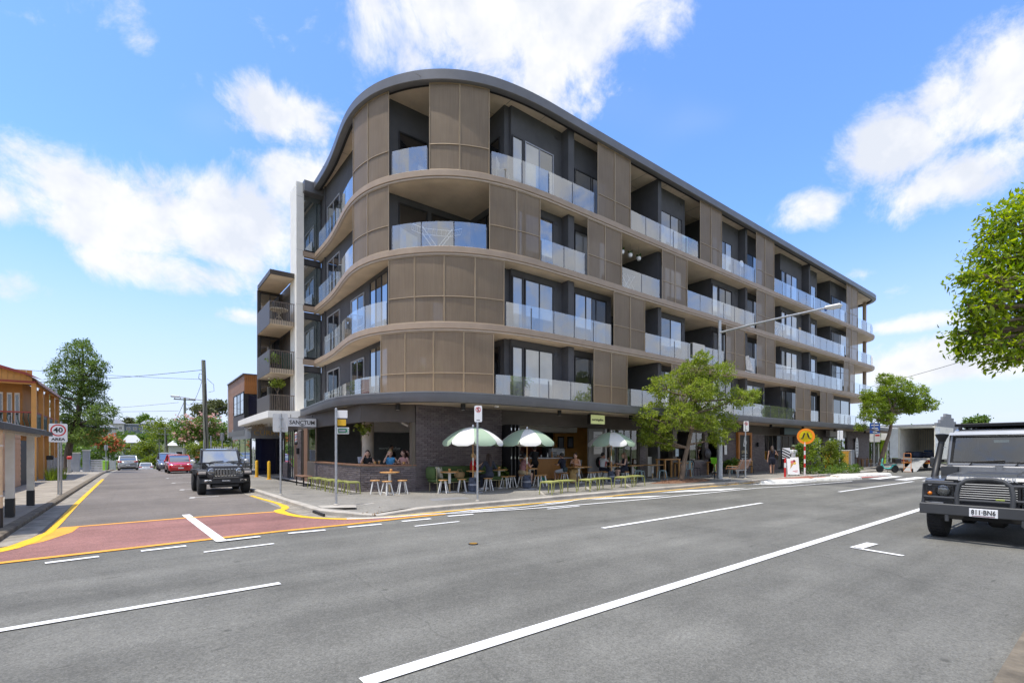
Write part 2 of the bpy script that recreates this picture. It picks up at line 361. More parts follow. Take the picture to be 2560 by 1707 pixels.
def paint_mat(name, col):
    """road paint, worn through in places"""
    m, nt, out = newmat(name); n = nt.nodes; L = nt.links.new
    p = n.new('ShaderNodeBsdfPrincipled'); p.inputs['Roughness'].default_value = .7; L(p.outputs[0], out.inputs[0])
    tc = n.new('ShaderNodeTexCoord'); t = n.new('ShaderNodeTexNoise'); t.inputs['Scale'].default_value = 60; t.inputs['Detail'].default_value = 6; t.inputs['Roughness'].default_value = .7; L(tc.outputs['Object'], t.inputs['Vector'])
    t2 = n.new('ShaderNodeTexNoise'); t2.inputs['Scale'].default_value = 1.6; t2.inputs['Detail'].default_value = 4; L(tc.outputs['Object'], t2.inputs['Vector'])
    ad = n.new('ShaderNodeMath'); ad.operation = 'MULTIPLY_ADD'; L(t2.outputs[0], ad.inputs[0]); ad.inputs[1].default_value = .5; L(t.outputs[0], ad.inputs[2])
    mr = n.new('ShaderNodeMapRange'); L(ad.outputs[0], mr.inputs['Value']); mr.inputs['From Min'].default_value = .5; mr.inputs['From Max'].default_value = .72
    mx = n.new('ShaderNodeMix'); mx.data_type = 'RGBA'; L(mr.outputs[0], mx.inputs[0]); c = Vector(col)
    mx.inputs[6].default_value = (*(c*.5), 1); mx.inputs[7].default_value = (*c, 1); L(mx.outputs[2], p.inputs['Base Color'])
    MATS[name] = m; return m
def screen_mat(name):
    """perforated bronze mesh: fine holes let some light through"""
    m, nt, out = newmat(name); n = nt.nodes; L = nt.links.new
    p = n.new('ShaderNodeBsdfPrincipled'); p.inputs['Roughness'].default_value = .55; p.inputs['Metallic'].default_value = .15
    tc = n.new('ShaderNodeTexCoord'); mp = n.new('ShaderNodeMapping'); mp.inputs['Scale'].default_value = (1,1,.04); L(tc.outputs['Object'], mp.inputs[0])
    t = n.new('ShaderNodeTexNoise'); t.inputs['Scale'].default_value = 22; t.inputs['Detail'].default_value = 3; L(mp.outputs[0], t.inputs['Vector'])
    t3 = n.new('ShaderNodeTexNoise'); t3.inputs['Scale'].default_value = 1.2; t3.inputs['Detail'].default_value = 3; L(tc.outputs['Object'], t3.inputs['Vector'])
    s = n.new('ShaderNodeMath'); s.operation = 'ADD'; L(t.outputs[0], s.inputs[0]); L(t3.outputs[0], s.inputs[1])
    mr = n.new('ShaderNodeMapRange'); L(s.outputs[0], mr.inputs['Value']); mr.inputs['From Min'].default_value = .7; mr.inputs['From Max'].default_value = 1.3
    mx = n.new('ShaderNodeMix'); mx.data_type = 'RGBA'; L(mr.outputs[0], mx.inputs[0]); mx.inputs[6].default_value = (.215,.160,.108,1); mx.inputs[7].default_value = (.268,.204,.140,1); L(mx.outputs[2], p.inputs['Base Color'])
    tr = n.new('ShaderNodeBsdfTransparent'); tr.inputs[0].default_value = (1,1,1,1)
    ms = n.new('ShaderNodeMixShader'); ms.inputs[0].default_value = .22; L(p.outputs[0], ms.inputs[1]); L(tr.outputs[0], ms.inputs[2]); L(ms.outputs[0], out.inputs[0])
    MATS[name] = m; return m
def brickcol(name, c1, c2):
    """single bricks: every piece its own shade"""
    m, nt, out = newmat(name); n = nt.nodes; L = nt.links.new
    p = n.new('ShaderNodeBsdfPrincipled'); p.inputs['Roughness'].default_value = .62; p.inputs['Specular IOR Level'].default_value = .45; L(p.outputs[0], out.inputs[0])
    oi = n.new('ShaderNodeObjectInfo'); g = n.new('ShaderNodeNewGeometry')
    a = n.new('ShaderNodeMath'); a.operation = 'ADD'; L(oi.outputs['Random'], a.inputs[0]); L(g.outputs['Random Per Island'], a.inputs[1])
    f = n.new('ShaderNodeMath'); f.operation = 'FRACT'; L(a.outputs[0], f.inputs[0])
    mx = n.new('ShaderNodeMix'); mx.data_type = 'RGBA'; L(f.outputs[0], mx.inputs[0]); mx.inputs[6].default_value = (*c1,1); mx.inputs[7].default_value = (*c2,1)
    tc = n.new('ShaderNodeTexCoord'); t = n.new('ShaderNodeTexNoise'); t.inputs['Scale'].default_value = 30; t.inputs['Detail'].default_value = 3; L(tc.outputs['Object'], t.inputs['Vector'])
    mr = n.new('ShaderNodeMapRange'); L(t.outputs[0], mr.inputs['Value']); mr.inputs['To Min'].default_value = .7; mr.inputs['To Max'].default_value = 1.3
    cb = n.new('ShaderNodeCombineColor'); [L(mr.outputs[0], cb.inputs[i]) for i in range(3)]
    m2 = n.new('ShaderNodeMix'); m2.data_type = 'RGBA'; m2.blend_type = 'MULTIPLY'; m2.inputs[0].default_value = 1; L(mx.outputs[2], m2.inputs[6]); L(cb.outputs[0], m2.inputs[7]); L(m2.outputs[2], p.inputs['Base Color'])
    MATS[name] = m; return m
# ------------------------------------------------------------------ shared materials
m_asphalt = asphalt('asphalt_main', (.166,.163,.144)); m_asphalt2 = asphalt('asphalt_side', (.178,.158,.140), streak=False)
m_redroad = asphalt('red_road_surfacing', (.30,.15,.132), streak=True, dirt=(.72,1.16), crack=True)
m_path = asphalt('footpath_asphalt', (.235,.222,.195), streak=False, dirt=(.72,1.15))
m_white_p = paint_mat('white_road_paint', (.80,.80,.79)); m_yel_p = paint_mat('yellow_road_paint', (.78,.36,.035)); m_yel_b = paint_mat('bright_yellow_road_paint', (.85,.48,.01))
m_conc = M('concrete', (.40,.37,.32), .85, var=.22, scale=2.2, bump=.35, bscale=60); m_concd = M('weathered_concrete', (.26,.235,.195), .9, var=.4, scale=3, bump=.5, bscale=30)
m_kerbold = M('dark_old_kerb', (.15,.125,.09), .9, var=.5, scale=4, bump=.6, bscale=25)  # dark brown kerb colour with strong random variation
m_soffit = M('concrete_soffit', (.62,.52,.40), .8, var=.16, scale=.9, bump=.12, bscale=20)
m_band = M('taupe_slab_edge_paint', (.36,.275,.205), .55, var=.1, scale=2, bump=.06, bscale=60)
m_fascia = M('grey_metal_fascia', (.15,.152,.163), .42, .3, var=.12, scale=1.4)
m_fasc2 = M('grey_metal_capping', (.19,.195,.205), .4, .3, var=.1, scale=1.4)
m_render = M('charcoal_render', (.082,.083,.092), .8, var=.14, scale=1.5, bump=.15, bscale=80)
m_dark = M('dark_frame', (.022,.022,.025), .45, var=.1); m_black = M('black_matt', (.012,.012,.013), .6, var=.1)
m_frame = M('screen_frame_bronze', (.37,.285,.19), .45, .2, var=.08)
m_post = M('glass_clamp_post', (.10,.105,.12), .4, .6); m_alu = M('grey_aluminium', (.30,.31,.34), .4, .6)
m_galv = M('galvanised_steel', (.42,.44,.46), .45, .7, var=.15, scale=8); m_steelp = M('grey_painted_steel', (.33,.34,.35), .5, .2)
m_screen = screen_mat('bronze_mesh')
m_glass = glass('balustrade_glass', (.74,.80,.80), .22, 1.0, .09, (.74,.80,.80)); m_clear = glass('shop_glass', (.82,.87,.88), .10, 1.0)
m_pane = pane_mat('window_pane', (.03,.033,.038), .30); m_paned = pane_mat('dark_window_pane', (.012,.013,.017), .10); m_blind = pane_mat('window_with_blind', (.22,.23,.24), .22)
m_white = M('white_paint', (.84,.82,.76), .6, var=.05, scale=2); m_whitem = M('white_metal', (.78,.78,.78), .4, var=.04)
m_brick = brickcol('purple_brown_brick', (.10,.08,.082), (.165,.138,.137)); m_mortar = M('pale_mortar', (.19,.175,.165), .9, var=.2, scale=20)
m_brickd = M('dark_fascia_panel', (.085,.073,.064), .7, var=.15, scale=2)
m_timber = M('warm_timber', (.42,.21,.075), .5, var=.25, scale=3, stretch=(1,1,12)); m_timberd = M('brown_timber', (.20,.105,.06), .55, var=.25, scale=3, stretch=(12,12,1))
m_top = M('honey_timber_top', (.52,.27,.09), .4, var=.15, scale=6, stretch=(8,1,1))
m_olive = M('olive_powder_coat', (.30,.31,.085), .5, var=.06); m_rub = M('black_rubber', (.018,.018,.018), .85, var=.2, bump=.3, bscale=60)
m_bark = M('grey_brown_bark', (.17,.125,.09), .9, var=.35, scale=6, bump=.7, bscale=18, stretch=(2,2,.5)); m_barkd = M('dark_bark', (.085,.065,.05), .95, var=.4, scale=5, bump=.7, bscale=15, stretch=(2,2,.5))
m_grass = M('grass_and_soil', (.10,.115,.045), .95, var=.45, scale=.6, bump=.5, bscale=10)
m_mulch = M('bark_mulch', (.20,.105,.06), .95, var=.6, scale=25, bump=1, bscale=60)
m_yellow = M('safety_yellow_paint', (.80,.45,.02), .45, var=.06); m_red = M('sign_red', (.62,.02,.02), .45, var=.05); m_signw = M('sign_white', (.80,.80,.80), .35, var=.03)
m_ink = M('sign_black', (.015,.015,.015), .5, var=.05); m_chrome = M('chrome', (.75,.76,.78), .12, 1.0, var=.03)

# ------------------------------------------------------------------ terrain
_K = [(-400,0.0),(14,0.0),(24,.08),(49,.28),(76,.86),(100,2.3),(140,6.5),(190,11),(260,9),(330,-6),(420,-22),(600,-16),(1500,-10)]
def T(y):
    for (a, da), (b, db) in zip(_K, _K[1:]):
        if a <= y <= b:
            t = (y - a)/(b - a); t = t*t*(3-2*t) if a > 110 else t
            return -(da + (db - da)*t)
    return 0.0
PZ = .12                                        # footpath level above the road
def strip(name, mat, xf0, xf1, ys, dz, nx=1, kind='structure'):
    mb = MB(); vs = []; fs = []
    for j, y in enumerate(ys):
        a, b = xf0(y), xf1(y)
        for i in range(nx+1): x = a + (b-a)*i/nx; vs.append((x, y, T(y) + dz))
    for j in range(len(ys)-1):
        for i in range(nx): k = j*(nx+1)+i; fs.append((k, k+1, k+nx+2, k+nx+1))
    o = mb.add(vs, fs).build(name, mat, fix=False); return tag(o, kind=kind)
def ground():
    xs = list(np.linspace(-900, -80, 10)) + list(np.linspace(-60, 80, 29)) + list(np.linspace(100, 900, 10))
    ys = list(np.linspace(-900, -20, 10)) + [0, 12] + list(np.arange(14, 200, 6)) + list(np.arange(200, 460, 13)) + list(np.linspace(480, 1400, 10))
    vs = []; fs = []; nx = len(xs)
    for y in ys:
        for x in xs:
            z = T(y) - .06
            if y > 90: z += 1.5*math.sin(x*.021 + y*.013)*min(1, (y-90)/80)
            if x > 12: z = min(z, 0) if y < 60 else z*max(0, 1 - (x-12)/60) - .3
            vs.append((x, y, z - (.25 if (y > 13 and -5 < x < 12) else 0)))
    for j in range(len(ys)-1):
        for i in range(nx-1): k = j*nx+i; fs.append((k, k+1, k+nx+1, k+nx))
    tag(MB().add(vs, fs).build('ground', m_grass, smooth=True, fix=False), kind='structure')
ground()
ys_side = [10.9, 12, 13, 14] + list(np.arange(16, 60, 3)) + list(np.arange(60, 130, 5)) + list(np.arange(130, 230, 10))
tag(MB().quad((-90,-.5,0),(190,-.5,0),(190,11.75,0),(-90,11.75,0)).build('main_road', m_asphalt), kind='structure')
strip('side_street', m_asphalt2, lambda y: -1.95 if y > 12.5 else -3.5 + .6*(y-10.9)*1.0, lambda y: 3.85 if y > 14 else 6.0, ys_side, .004, 3)
def sheet(name, mat, poly, z, kind='structure'):
    o = MB().add([(x, y, z + T(y)) for x, y in poly], [list(range(len(poly)))]).build(name, mat)
    o.data.update(); return tag(o, kind=kind)
# red threshold with yellow borders
red_near = [(-6,9.75),(-1.55,10.05),(.4,10.28),(2.28,10.5),(3.57,10.52),(5.02,10.68),(6.17,10.72)]
red_far = [(5.6,11.02),(4.32,11.12),(3.75,11.5),(3.2,12.35),(2.98,13.85),(.93,13.85),(-1.3,13.7),(-1.38,12.7),(-1.55,11.6),(-2.0,11.0),(-2.9,10.7),(-6,10.5)]
sheet('red_threshold', m_redroad, red_near + red_far, .008)
def stripe(name, mat, path, w, z=.012, k=1):
    P = [Vector((p[0], p[1])) for p in path]
    if k > 1: P = catmull([p for p in P], k)
    n = len(P); vs = []
    ws = w if isinstance(w, (list, tuple)) else [w]*n
    if len(ws) != n: ws = [ws[int(i*(len(ws)-1)/(n-1) + .5)] for i in range(n)]
    for i, p in enumerate(P):
        d = (P[min(i+1,n-1)] - P[max(i-1,0)]).normalized(); nr = Vector((d.y, -d.x))*ws[i]/2
        vs += [(p.x+nr.x, p.y+nr.y, z+T(p.y+nr.y)), (p.x-nr.x, p.y-nr.y, z+T(p.y-nr.y))]
    o = MB().add(vs, [(2*i, 2*i+1, 2*i+3, 2*i+2) for i in range(n-1)]).build(name, mat)
    return tag(o, kind='structure')
stripe('road_marking', m_yel_p, red_near, .16)
stripe('road_marking', m_yel_p, [(3.0,13.82),(.93,13.9),(-1.25,13.72)], .15)
stripe('road_marking', m_yel_b, [(-6,10.55),(-2.9,10.78),(-2.0,11.05),(-1.6,11.6),(-1.42,12.7),(-1.36,13.8),(-1.45,20),(-1.52,28),(-1.6,38.5)], [.16,.2,.28,.34,.30,.24,.15,.13,.13,.13,.13,.13,.13], .014, 4)
sheet('road_marking', m_yel_p, [(-1.28,13.68),(-.95,13.72),(-1.0,12.9),(-1.3,11.9),(-1.75,11.15),(-2.6,10.8),(-2.0,11.2),(-1.55,11.9),(-1.36,12.8)], .011)
stripe('road_marking', m_yel_b, [(3.28,19.6),(3.33,18.0),(3.41,16.0),(3.30,14.6),(2.98,13.85),(3.15,12.5),(3.7,11.55),(4.35,11.12),(5.82,11.08),(7.6,11.12),(9,11.08),(12.6,11.2),(18,11.4),(24,11.5)], [.13,.13,.14,.2,.26,.2,.17,.15,.12,.12,.12,.12,.12,.12], .014, 4)
stripe('road_marking', m_white_p, [(.98,14.6),(1.2,9.95)], .17, .016)
stripe('road_marking', m_white_p, [(1.12,9.98),(1.83,10.05)], .13, .02)
for a, b, w in [((-1.9,6.27),(1.39,6.43),.11),((-9,6.0),(-4.9,6.15),.11),((7.66,6.8),(15.06,7.0),.12),((21.3,7.0),(31.2,6.95),.13),((38,6.95),(48,6.95),.13),
                ((-1.04,9.64),(-.45,9.73),.12),((-2.6,9.5),(-1.9,9.57),.12),((.06,9.83),(.67,9.89),.12),((.85,9.11),(1.89,9.19),.09),
                ((2.34,10.13),(3.04,10.1),.13),((3.51,10.16),(4.24,10.13),.13),((4.77,10.22),(5.49,10.2),.13),((6.02,10.32),(6.72,10.26),.13),
                ((4.68,9.42),(5.79,9.42),.09),((8.9,9.9),(10.1,9.85),.10),((1.26,3.34),(17.3,3.62),.15),((-14,3.0),(.1,3.31),.15),((17.6,3.62),(60,3.8),.15),
                ((9.43,2.86),(10.14,2.82),.17),((9.45,2.90),(9.33,2.2),.10)]:
    stripe('road_marking', m_white_p, [a, b], w)
stripe('road_marking', m_white_p, [(3.9,11.35),(4.8,10.98),(5.8,10.9),(7.06,10.5),(9.97,10.05),(14.2,9.8),(20.2,9.75),(23.5,9.3),(28.9,8.9)], .10, .018, 5)
stripe('road_marking', m_white_p, [(6.9,10.62),(8.2,10.55),(10.2,10.68),(11.0,10.95),(11.6,11.02),(12.9,10.98)], .08, .020, 5)
for poly in ([(6.3,10.86),(7.9,10.72),(8.6,10.76),(7.0,10.95)],[(9.4,10.86),(10.6,10.8),(11.0,10.93),(9.9,10.98)],[(11.6,10.85),(13.8,10.15),(15.0,10.12),(12.4,10.93)],
             [(15.4,10.98),(18.2,10.1),(20.4,10.1),(17.2,10.98)],[(22.2,10.9),(24.3,10.0),(26,10.0),(24.4,10.85)]):
    sheet('road_marking', m_white_p, poly, .015)
for i in range(7):                                # zebra crossing bars
    y = 9.1 - i*1.15; sheet('road_marking', m_white_p, [(32.0,y),(36.2,y),(36.2,y-.55),(32.0,y-.55)], .013)
for y in (20.2, 24.9, 31.0, 37.2):                # parking bay ticks in the side street
    stripe('road_marking', m_white_p, [(1.55,y),(2.35,y+.02)], .08); stripe('road_marking', m_white_p, [(1.5,y-.28),(1.58,y+.04)], .16, .014)
sheet('asphalt_patch', asphalt('dark_asphalt_patch', (.085,.085,.085)), [(21.5,10.1),(33,8.6),(33,7.3),(24.5,8.9)], .006)
# bronze survey disc and manhole on the road
def cover(name, label, x, y, r, z, mats, n=20):
    t = thing(name, label, 'road cover', (x,y,z))
    MB().lathe([(r,0),(r,.012),(r*.9,.016)], n).build('rim', mats[0], t); MB().lathe([(r*.8,.016),(r*.8,.02),(.001,.02)], n).build('lid', mats[1], t)
cover('survey_cover', 'small round brass and black cover set in the main road', 4.62, 7.05, .085, 0, (m_rub, M('worn_brass', (.55,.30,.05), .4, .6)))
# ---------------- footpaths and kerbs
kpath = catmull([(64,11.62),(40,11.6),(24,11.6),(13.8,11.58),(9.2,11.5),(6.5,11.45),(5.2,11.4),(4.5,11.45),(3.95,11.9),(3.68,12.7),(3.62,13.8),(3.62,16.8),(3.66,22),(3.72,30),(3.8,50),(3.85,75),(3.9,110),(3.9,200)], 6)
def kz(p):                                        # kerb ramp at the corner
    d = abs(p.x - 4.7) + abs(p.y - 11.3)
    return T(p.y) + (0 if d > 1.2 else -.085*(1 - d/1.2))
tag(MB().sweep([(p.x,p.y) for p in kpath], [(-.02,-.2),(-.02,PZ-.02),(.01,PZ+.004),(.15,PZ+.006),(.16,-.2)][::-1], True, lambda i: kz(kpath[i])).build('kerb_stone', m_conc), kind='structure')
gut = [(p.x,p.y) for p in kpath]
tag(MB().sweep(gut, [(-.42,.006),(-.02,.010)], False, lambda i: T(kpath[i].y)).build('gutter', m_concd, fix=False), kind='structure')
inner = [p for p in kpath if p.y < 14.2 or p.x > 4.4]
def footpath():
    poly = [(p.x + .1*0, p.y) for p in kpath if not (p.y > 14.0)]
    vs = []; N = len(poly)
    mb = MB()
    # front footpath: strip between kerb line and the building line
    top = [(x, y + .13) for x, y in poly if x > 5.3]
    mb.add([(x, y, PZ) for x, y in top] + [(x, 17.2, PZ) for x, y in top], [(i, i+1, len(top)+i+1, len(top)+i) for i in range(len(top)-1)])
    # corner piece
    xs_ = top[-1]; cor = [(xs_[0],17.2), xs_] + [(4.62,11.62),(4.12,12.02),(3.84,12.75),(3.76,13.8),(3.76,17.2)]
    zc = lambda x, y: PZ - (.075 if math.hypot(x-4.5, y-11.6) < .8 else 0)
    mb.add([(x, y, zc(x,y)) for x, y in cor] + [(4.7,14.0,PZ)], [(7,i,i+1) for i in range(6)] + [(7,6,0)])
    tag(mb.build('footpath', m_path), kind='structure')
    strip('footpath', m_path, lambda y: 3.78 if y < 40 else 3.9, lambda y: 9.0, [17.2] + list(np.arange(18, 60, 3)) + list(np.arange(60, 205, 10)), PZ, 2)
footpath()
tag(MB().quad((6,17.0,PZ-.004),(62,17.0,PZ-.004),(62,30,PZ-.004),(6,30,PZ-.004)).build('cafe_floor', M('polished_concrete', (.32,.30,.28), .5, var=.15)), kind='structure')
strip('footpath', M('old_concrete_path', (.30,.265,.215), .9, var=.3, scale=1.4, bump=.3, bscale=40), lambda y: -9.0, lambda y: -2.02, [11.2, 12.2, 14] + list(np.arange(17, 60, 3)) + list(np.arange(60, 130, 10)), .10, 3)
lk = [(-1.95,11.7),(-1.93,12.4),(-1.93,16),(-1.95,24),(-2.0,39),(-2.05,60),(-2.05,120)]
lkc = catmull([Vector(p) for p in lk], 5)
tag(MB().sweep([(p.x,p.y) for p in lkc], [(-.16,-.2),(-.16,.112),(-.02,.115),(.02,.09),(.03,-.2)], True, lambda i: T(lkc[i].y)).build('kerb_stone', m_kerbold), kind='structure')
tag(MB().sweep([(p.x,p.y) for p in lkc], [(.02,.012),(.42,.008)], False, lambda i: T(lkc[i].y)).build('gutter', m_concd, fix=False), kind='structure')
sheet('footpath', M('old_concrete_path', (.3,.27,.22)), [(-9,10.9),(-3.2,10.95),(-2.3,11.25),(-2.02,11.7),(-2.02,12.2),(-9,12.2)], .097)
# near verge under the camera
tag(MB().sweep([(190,.42),(30,.42),(5,.42),(-30,.25),(-90,.0)], [(-.02,-.2),(-.02,.12),(.16,.125),(.16,-.2)]).build('kerb_stone', m_kerbold), kind='structure')
tag(MB().quad((-90,-12,.11),(190,-12,.11),(190,.32,.11),(-90,.1,.11)).build('near_footpath', m_path), kind='structure')
# concrete joints, pits and slabs in the corner footpath
for a, b in [((4.0,15.1),(5.4,15.6)),((3.85,19.6),(6.0,19.6)),((10.6,11.9),(12.2,14.2)),((12.2,14.0),(15.4,13.0)),((13.0,12.0),(15.0,14.4)),((15.4,12.2),(17.6,14.4)),((17,14),(20,13.2))]:
    stripe('paving_strip', m_conc, [a, b], .09, PZ+.004)
sheet('paving_slab', m_conc, [(3.80,12.9),(4.55,12.5),(4.75,13.1),(3.86,13.6)], PZ+.006)
sheet('paving_slab', m_conc, [(5.0,13.0),(5.35,13.15),(5.3,13.3),(4.9,13.15)], PZ+.005)
sheet('paving_slab', M('service_cover', (.2,.2,.2), .8, var=.2), [(6.9,12.7),(8.1,12.55),(8.3,13.2),(7.1,13.35)], PZ+.005)
MBp = MB(); MBp.box(3.60,11.98,.0,3.70,13.1,.02)
for q in [(3.585,12.1,.015,3.63,13.0,.075)]: tag(MB().box(*q).build('drain_opening', m_black), 'dark slot of the stormwater drain in the corner kerb', 'drain')
# pedestrian crossing build-out: white kerb islands, red surfacing
def island(name, label, pts, h=.15, group='white kerb islands at the crossing'):
    c = Vector((sum(p[0] for p in pts)/len(pts), sum(p[1] for p in pts)/len(pts)))
    mb = MB(); n = len(pts); top = [((p[0]-c.x)*.86, (p[1]-c.y)*.8, h) for p in pts]; bot = [(p[0]-c.x, p[1]-c.y, 0) for p in pts]
    mid = [((p[0]-c.x)*.97, (p[1]-c.y)*.95, h*.7) for p in pts]
    mb.add(bot+mid+top, [(i,(i+1)%n,n+(i+1)%n,n+i) for i in range(n)] + [(n+i,n+(i+1)%n,2*n+(i+1)%n,2*n+i) for i in range(n)] + [list(range(2*n,3*n))])
    o = mb.build(name, M('white_kerb_paint', (.68,.66,.60), .8, var=.2, scale=5), None, (c.x,c.y,0), smooth=True); tag(o, label, 'kerb', group)
island('kerb_island', 'white painted kerb nose beside the red and white bollard', [(24.8,11.3),(23.3,11.0),(23.0,10.75),(26.2,9.95),(27.3,9.95),(27.6,10.3),(26.4,10.8)])
island('kerb_island', 'white painted kerb piece below the ice cream board', [(27.5,10.4),(28.3,9.75),(31.4,9.2),(31.9,9.5),(31.0,10.1)])
island('kerb_island', 'long white painted kerb in front of the leafy garden bed', [(32.6,11.2),(32.2,10.7),(33,10.1),(37.4,9.4),(38.2,9.6),(37.6,10.2)])
sheet('red_threshold', asphalt('red_crossing_surface', (.55,.06,.05), False, (.85,1.1), False), [(28.2,11.4),(30.5,10.35),(36.5,9.3),(31.9,9.7),(32.1,11.3)], .01)
sheet('asphalt_patch', M('red_brick_paving', (.28,.11,.07), .9, var=.2, scale=9), [(25.5,11.5),(27.6,10.6),(28.4,10.2),(30.4,11.5)], .118)
# ------------------------------------------------------------------ apartment building
SL = [3.65, 6.65, 9.64, 12.65]                    # floor levels 1..4
ST = .33; ROOF0, ROOF1 = 16.1, 16.58
_cv = [(14,15.5),(12.6,15.6),(11.3,15.86),(10.1,16.36),(9.1,17.1),(8.3,18.05),(7.75,19.1),(7.48,20.2),(7.43,21.3),(7.53,22.5),(7.68,23.7),(7.82,25),(7.9,26.5),(7.93,28.6)]
corner = catmull([Vector((15.2,15.48))] + [Vector(p) for p in _cv], 6)[6:]
XE = 58.4                                          # right-hand end of the block
endc = [(XE, 21.0), (XE, 18.2)] + [(XE-2.4+2.4*math.cos(R(a)), 17.9-2.4*math.sin(R(a))) for a in range(0, 91, 15)]
EDGE = [Vector(p) for p in endc] + [Vector((x, 15.5)) for x in (50, 40, 30, 20)] + corner
def edge_len():
    s = [0.0]
    for a, b in zip(EDGE, EDGE[1:]): s.append(s[-1] + (b-a).length)
    return s
ES = edge_len()
_i14 = min(range(len(EDGE)), key=lambda i: (EDGE[i]-Vector((14,15.5))).length); S14 = ES[_i14]
def at(s, off=0.0):
    """point on the slab edge at arc length s past X=14 (negative: right, along the straight), moved inwards by off"""
    q = S14 + s
    for i in range(len(EDGE)-1):
        if ES[i] <= q <= ES[i+1] or i == len(EDGE)-2:
            t = (q - ES[i])/(ES[i+1]-ES[i]); p = EDGE[i].lerp(EDGE[i+1], t)
            d0 = (EDGE[i+1]-EDGE[max(i-1,0)]).normalized(); d1 = (EDGE[min(i+2,len(EDGE)-1)]-EDGE[i]).normalized(); d = d0.lerp(d1, t).normalized()
            return p + Vector((-d.y, d.x))*(-off), d
    return EDGE[-1], Vector((0,1))
B = thing('apartment_building', 'curved five storey apartment block with bronze mesh screens and glass balconies', 'building', (0,0,0))
# travel is right to left, so the street side is on the LEFT of travel: use negative offsets for outwards
def band(name, mat, prof, parent=B, path=None):
    return MB().sweep([(p.x,p.y) for p in (path or EDGE)], prof).build(name, mat, parent, smooth=40)
backpoly = [(7.93,28.6),(9.5,29.6),(XE-2,29.6),(XE,21)]
def slab_poly(off):
    out = []
    for i, p in enumerate(EDGE):
        d = (EDGE[min(i+1,len(EDGE)-1)]-EDGE[max(i-1,0)]).normalized(); out.append((p.x + d.y*off*1, p.y - d.x*off*1))
    return out
# d=(dx,dy) travel; right normal=(dy,-dx). travel -X => right normal = (0,1): inwards. so offset + = inwards
def plate(name, mat, z0, z1, off, parent=B):
    poly = slab_poly(off) + [(7.93+.3,28.55),(9.0,29.6),(XE-1,29.6)]
    bm = bmesh.new(); vs = [bm.verts.new((x,y,z0)) for x,y in poly]; f = bm.faces.new(vs); bmesh.ops.triangulate(bm, faces=[f])
    r = bmesh.ops.extrude_face_region(bm, geom=bm.faces[:]); bmesh.ops.translate(bm, vec=(0,0,z1-z0), verts=[e for e in r['geom'] if isinstance(e, bmesh.types.BMVert)])
    bmesh.ops.recalc_face_normals(bm, faces=bm.faces); me = bpy.data.meshes.new(name); bm.to_mesh(me); bm.free(); me.materials.append(mat)
    return link(name, me, parent)
for k, z in enumerate(SL):
    if k == 0: continue
    sl = plate('floor_slab', m_soffit, z-ST+.012, z-.02, .07)
    band('slab_edge', m_band, [(.09,z-.245),(.0,z-.245),(-.012,z-.235),(-.012,z-.012),(.0,z),(.09,z)], sl)
    band('slab_edge', M('slab_edge_strip_pale', (.44,.36,.285), .5, var=.08), [(.12,z-ST),(.035,z-ST),(.022,z-ST+.01),(.022,z-.262),(.12,z-.262)], sl)
# roof: soffit plate, fascia, capping
rf = plate('roof', m_soffit, ROOF0+.16, ROOF0+.3, .2)
band('roof_fascia', m_fascia, [(.14,ROOF0),(-.10,ROOF0),(-.13,ROOF0+.02),(-.13,ROOF1-.1),(.14,ROOF1-.1)], rf)
band('roof_capping', m_fasc2, [(.5,ROOF1-.098),(-.05,ROOF1-.098),(-.05,ROOF1-.01),(-.01,ROOF1+.02),(.5,ROOF1+.02)], rf)
band('soffit_shadow_gap', m_black, [(.26,ROOF0+.15),(.145,ROOF0+.15),(.145,ROOF0+.01),(.26,ROOF0+.01)], rf)  # black strip painted in for the shaded gap behind the fascia
jm = M('soffit_joint', (.22,.20,.17), .9)
for x in np.arange(12.4, 57, 1.8): MB().box(x,15.75,ROOF0+.154,x+.018,19.0,ROOF0+.162).build('panel_joint', jm, rf)
MB().box(8.6,17.2,ROOF0+.154,57,17.215,ROOF0+.161).build('panel_joint', jm, rf)
for y in (20.4, 22.2, 24, 25.8, 27.6): MB().box(7.6,y,ROOF0+.154,8.3,y+.018,ROOF0+.161).build('panel_joint', jm, rf)
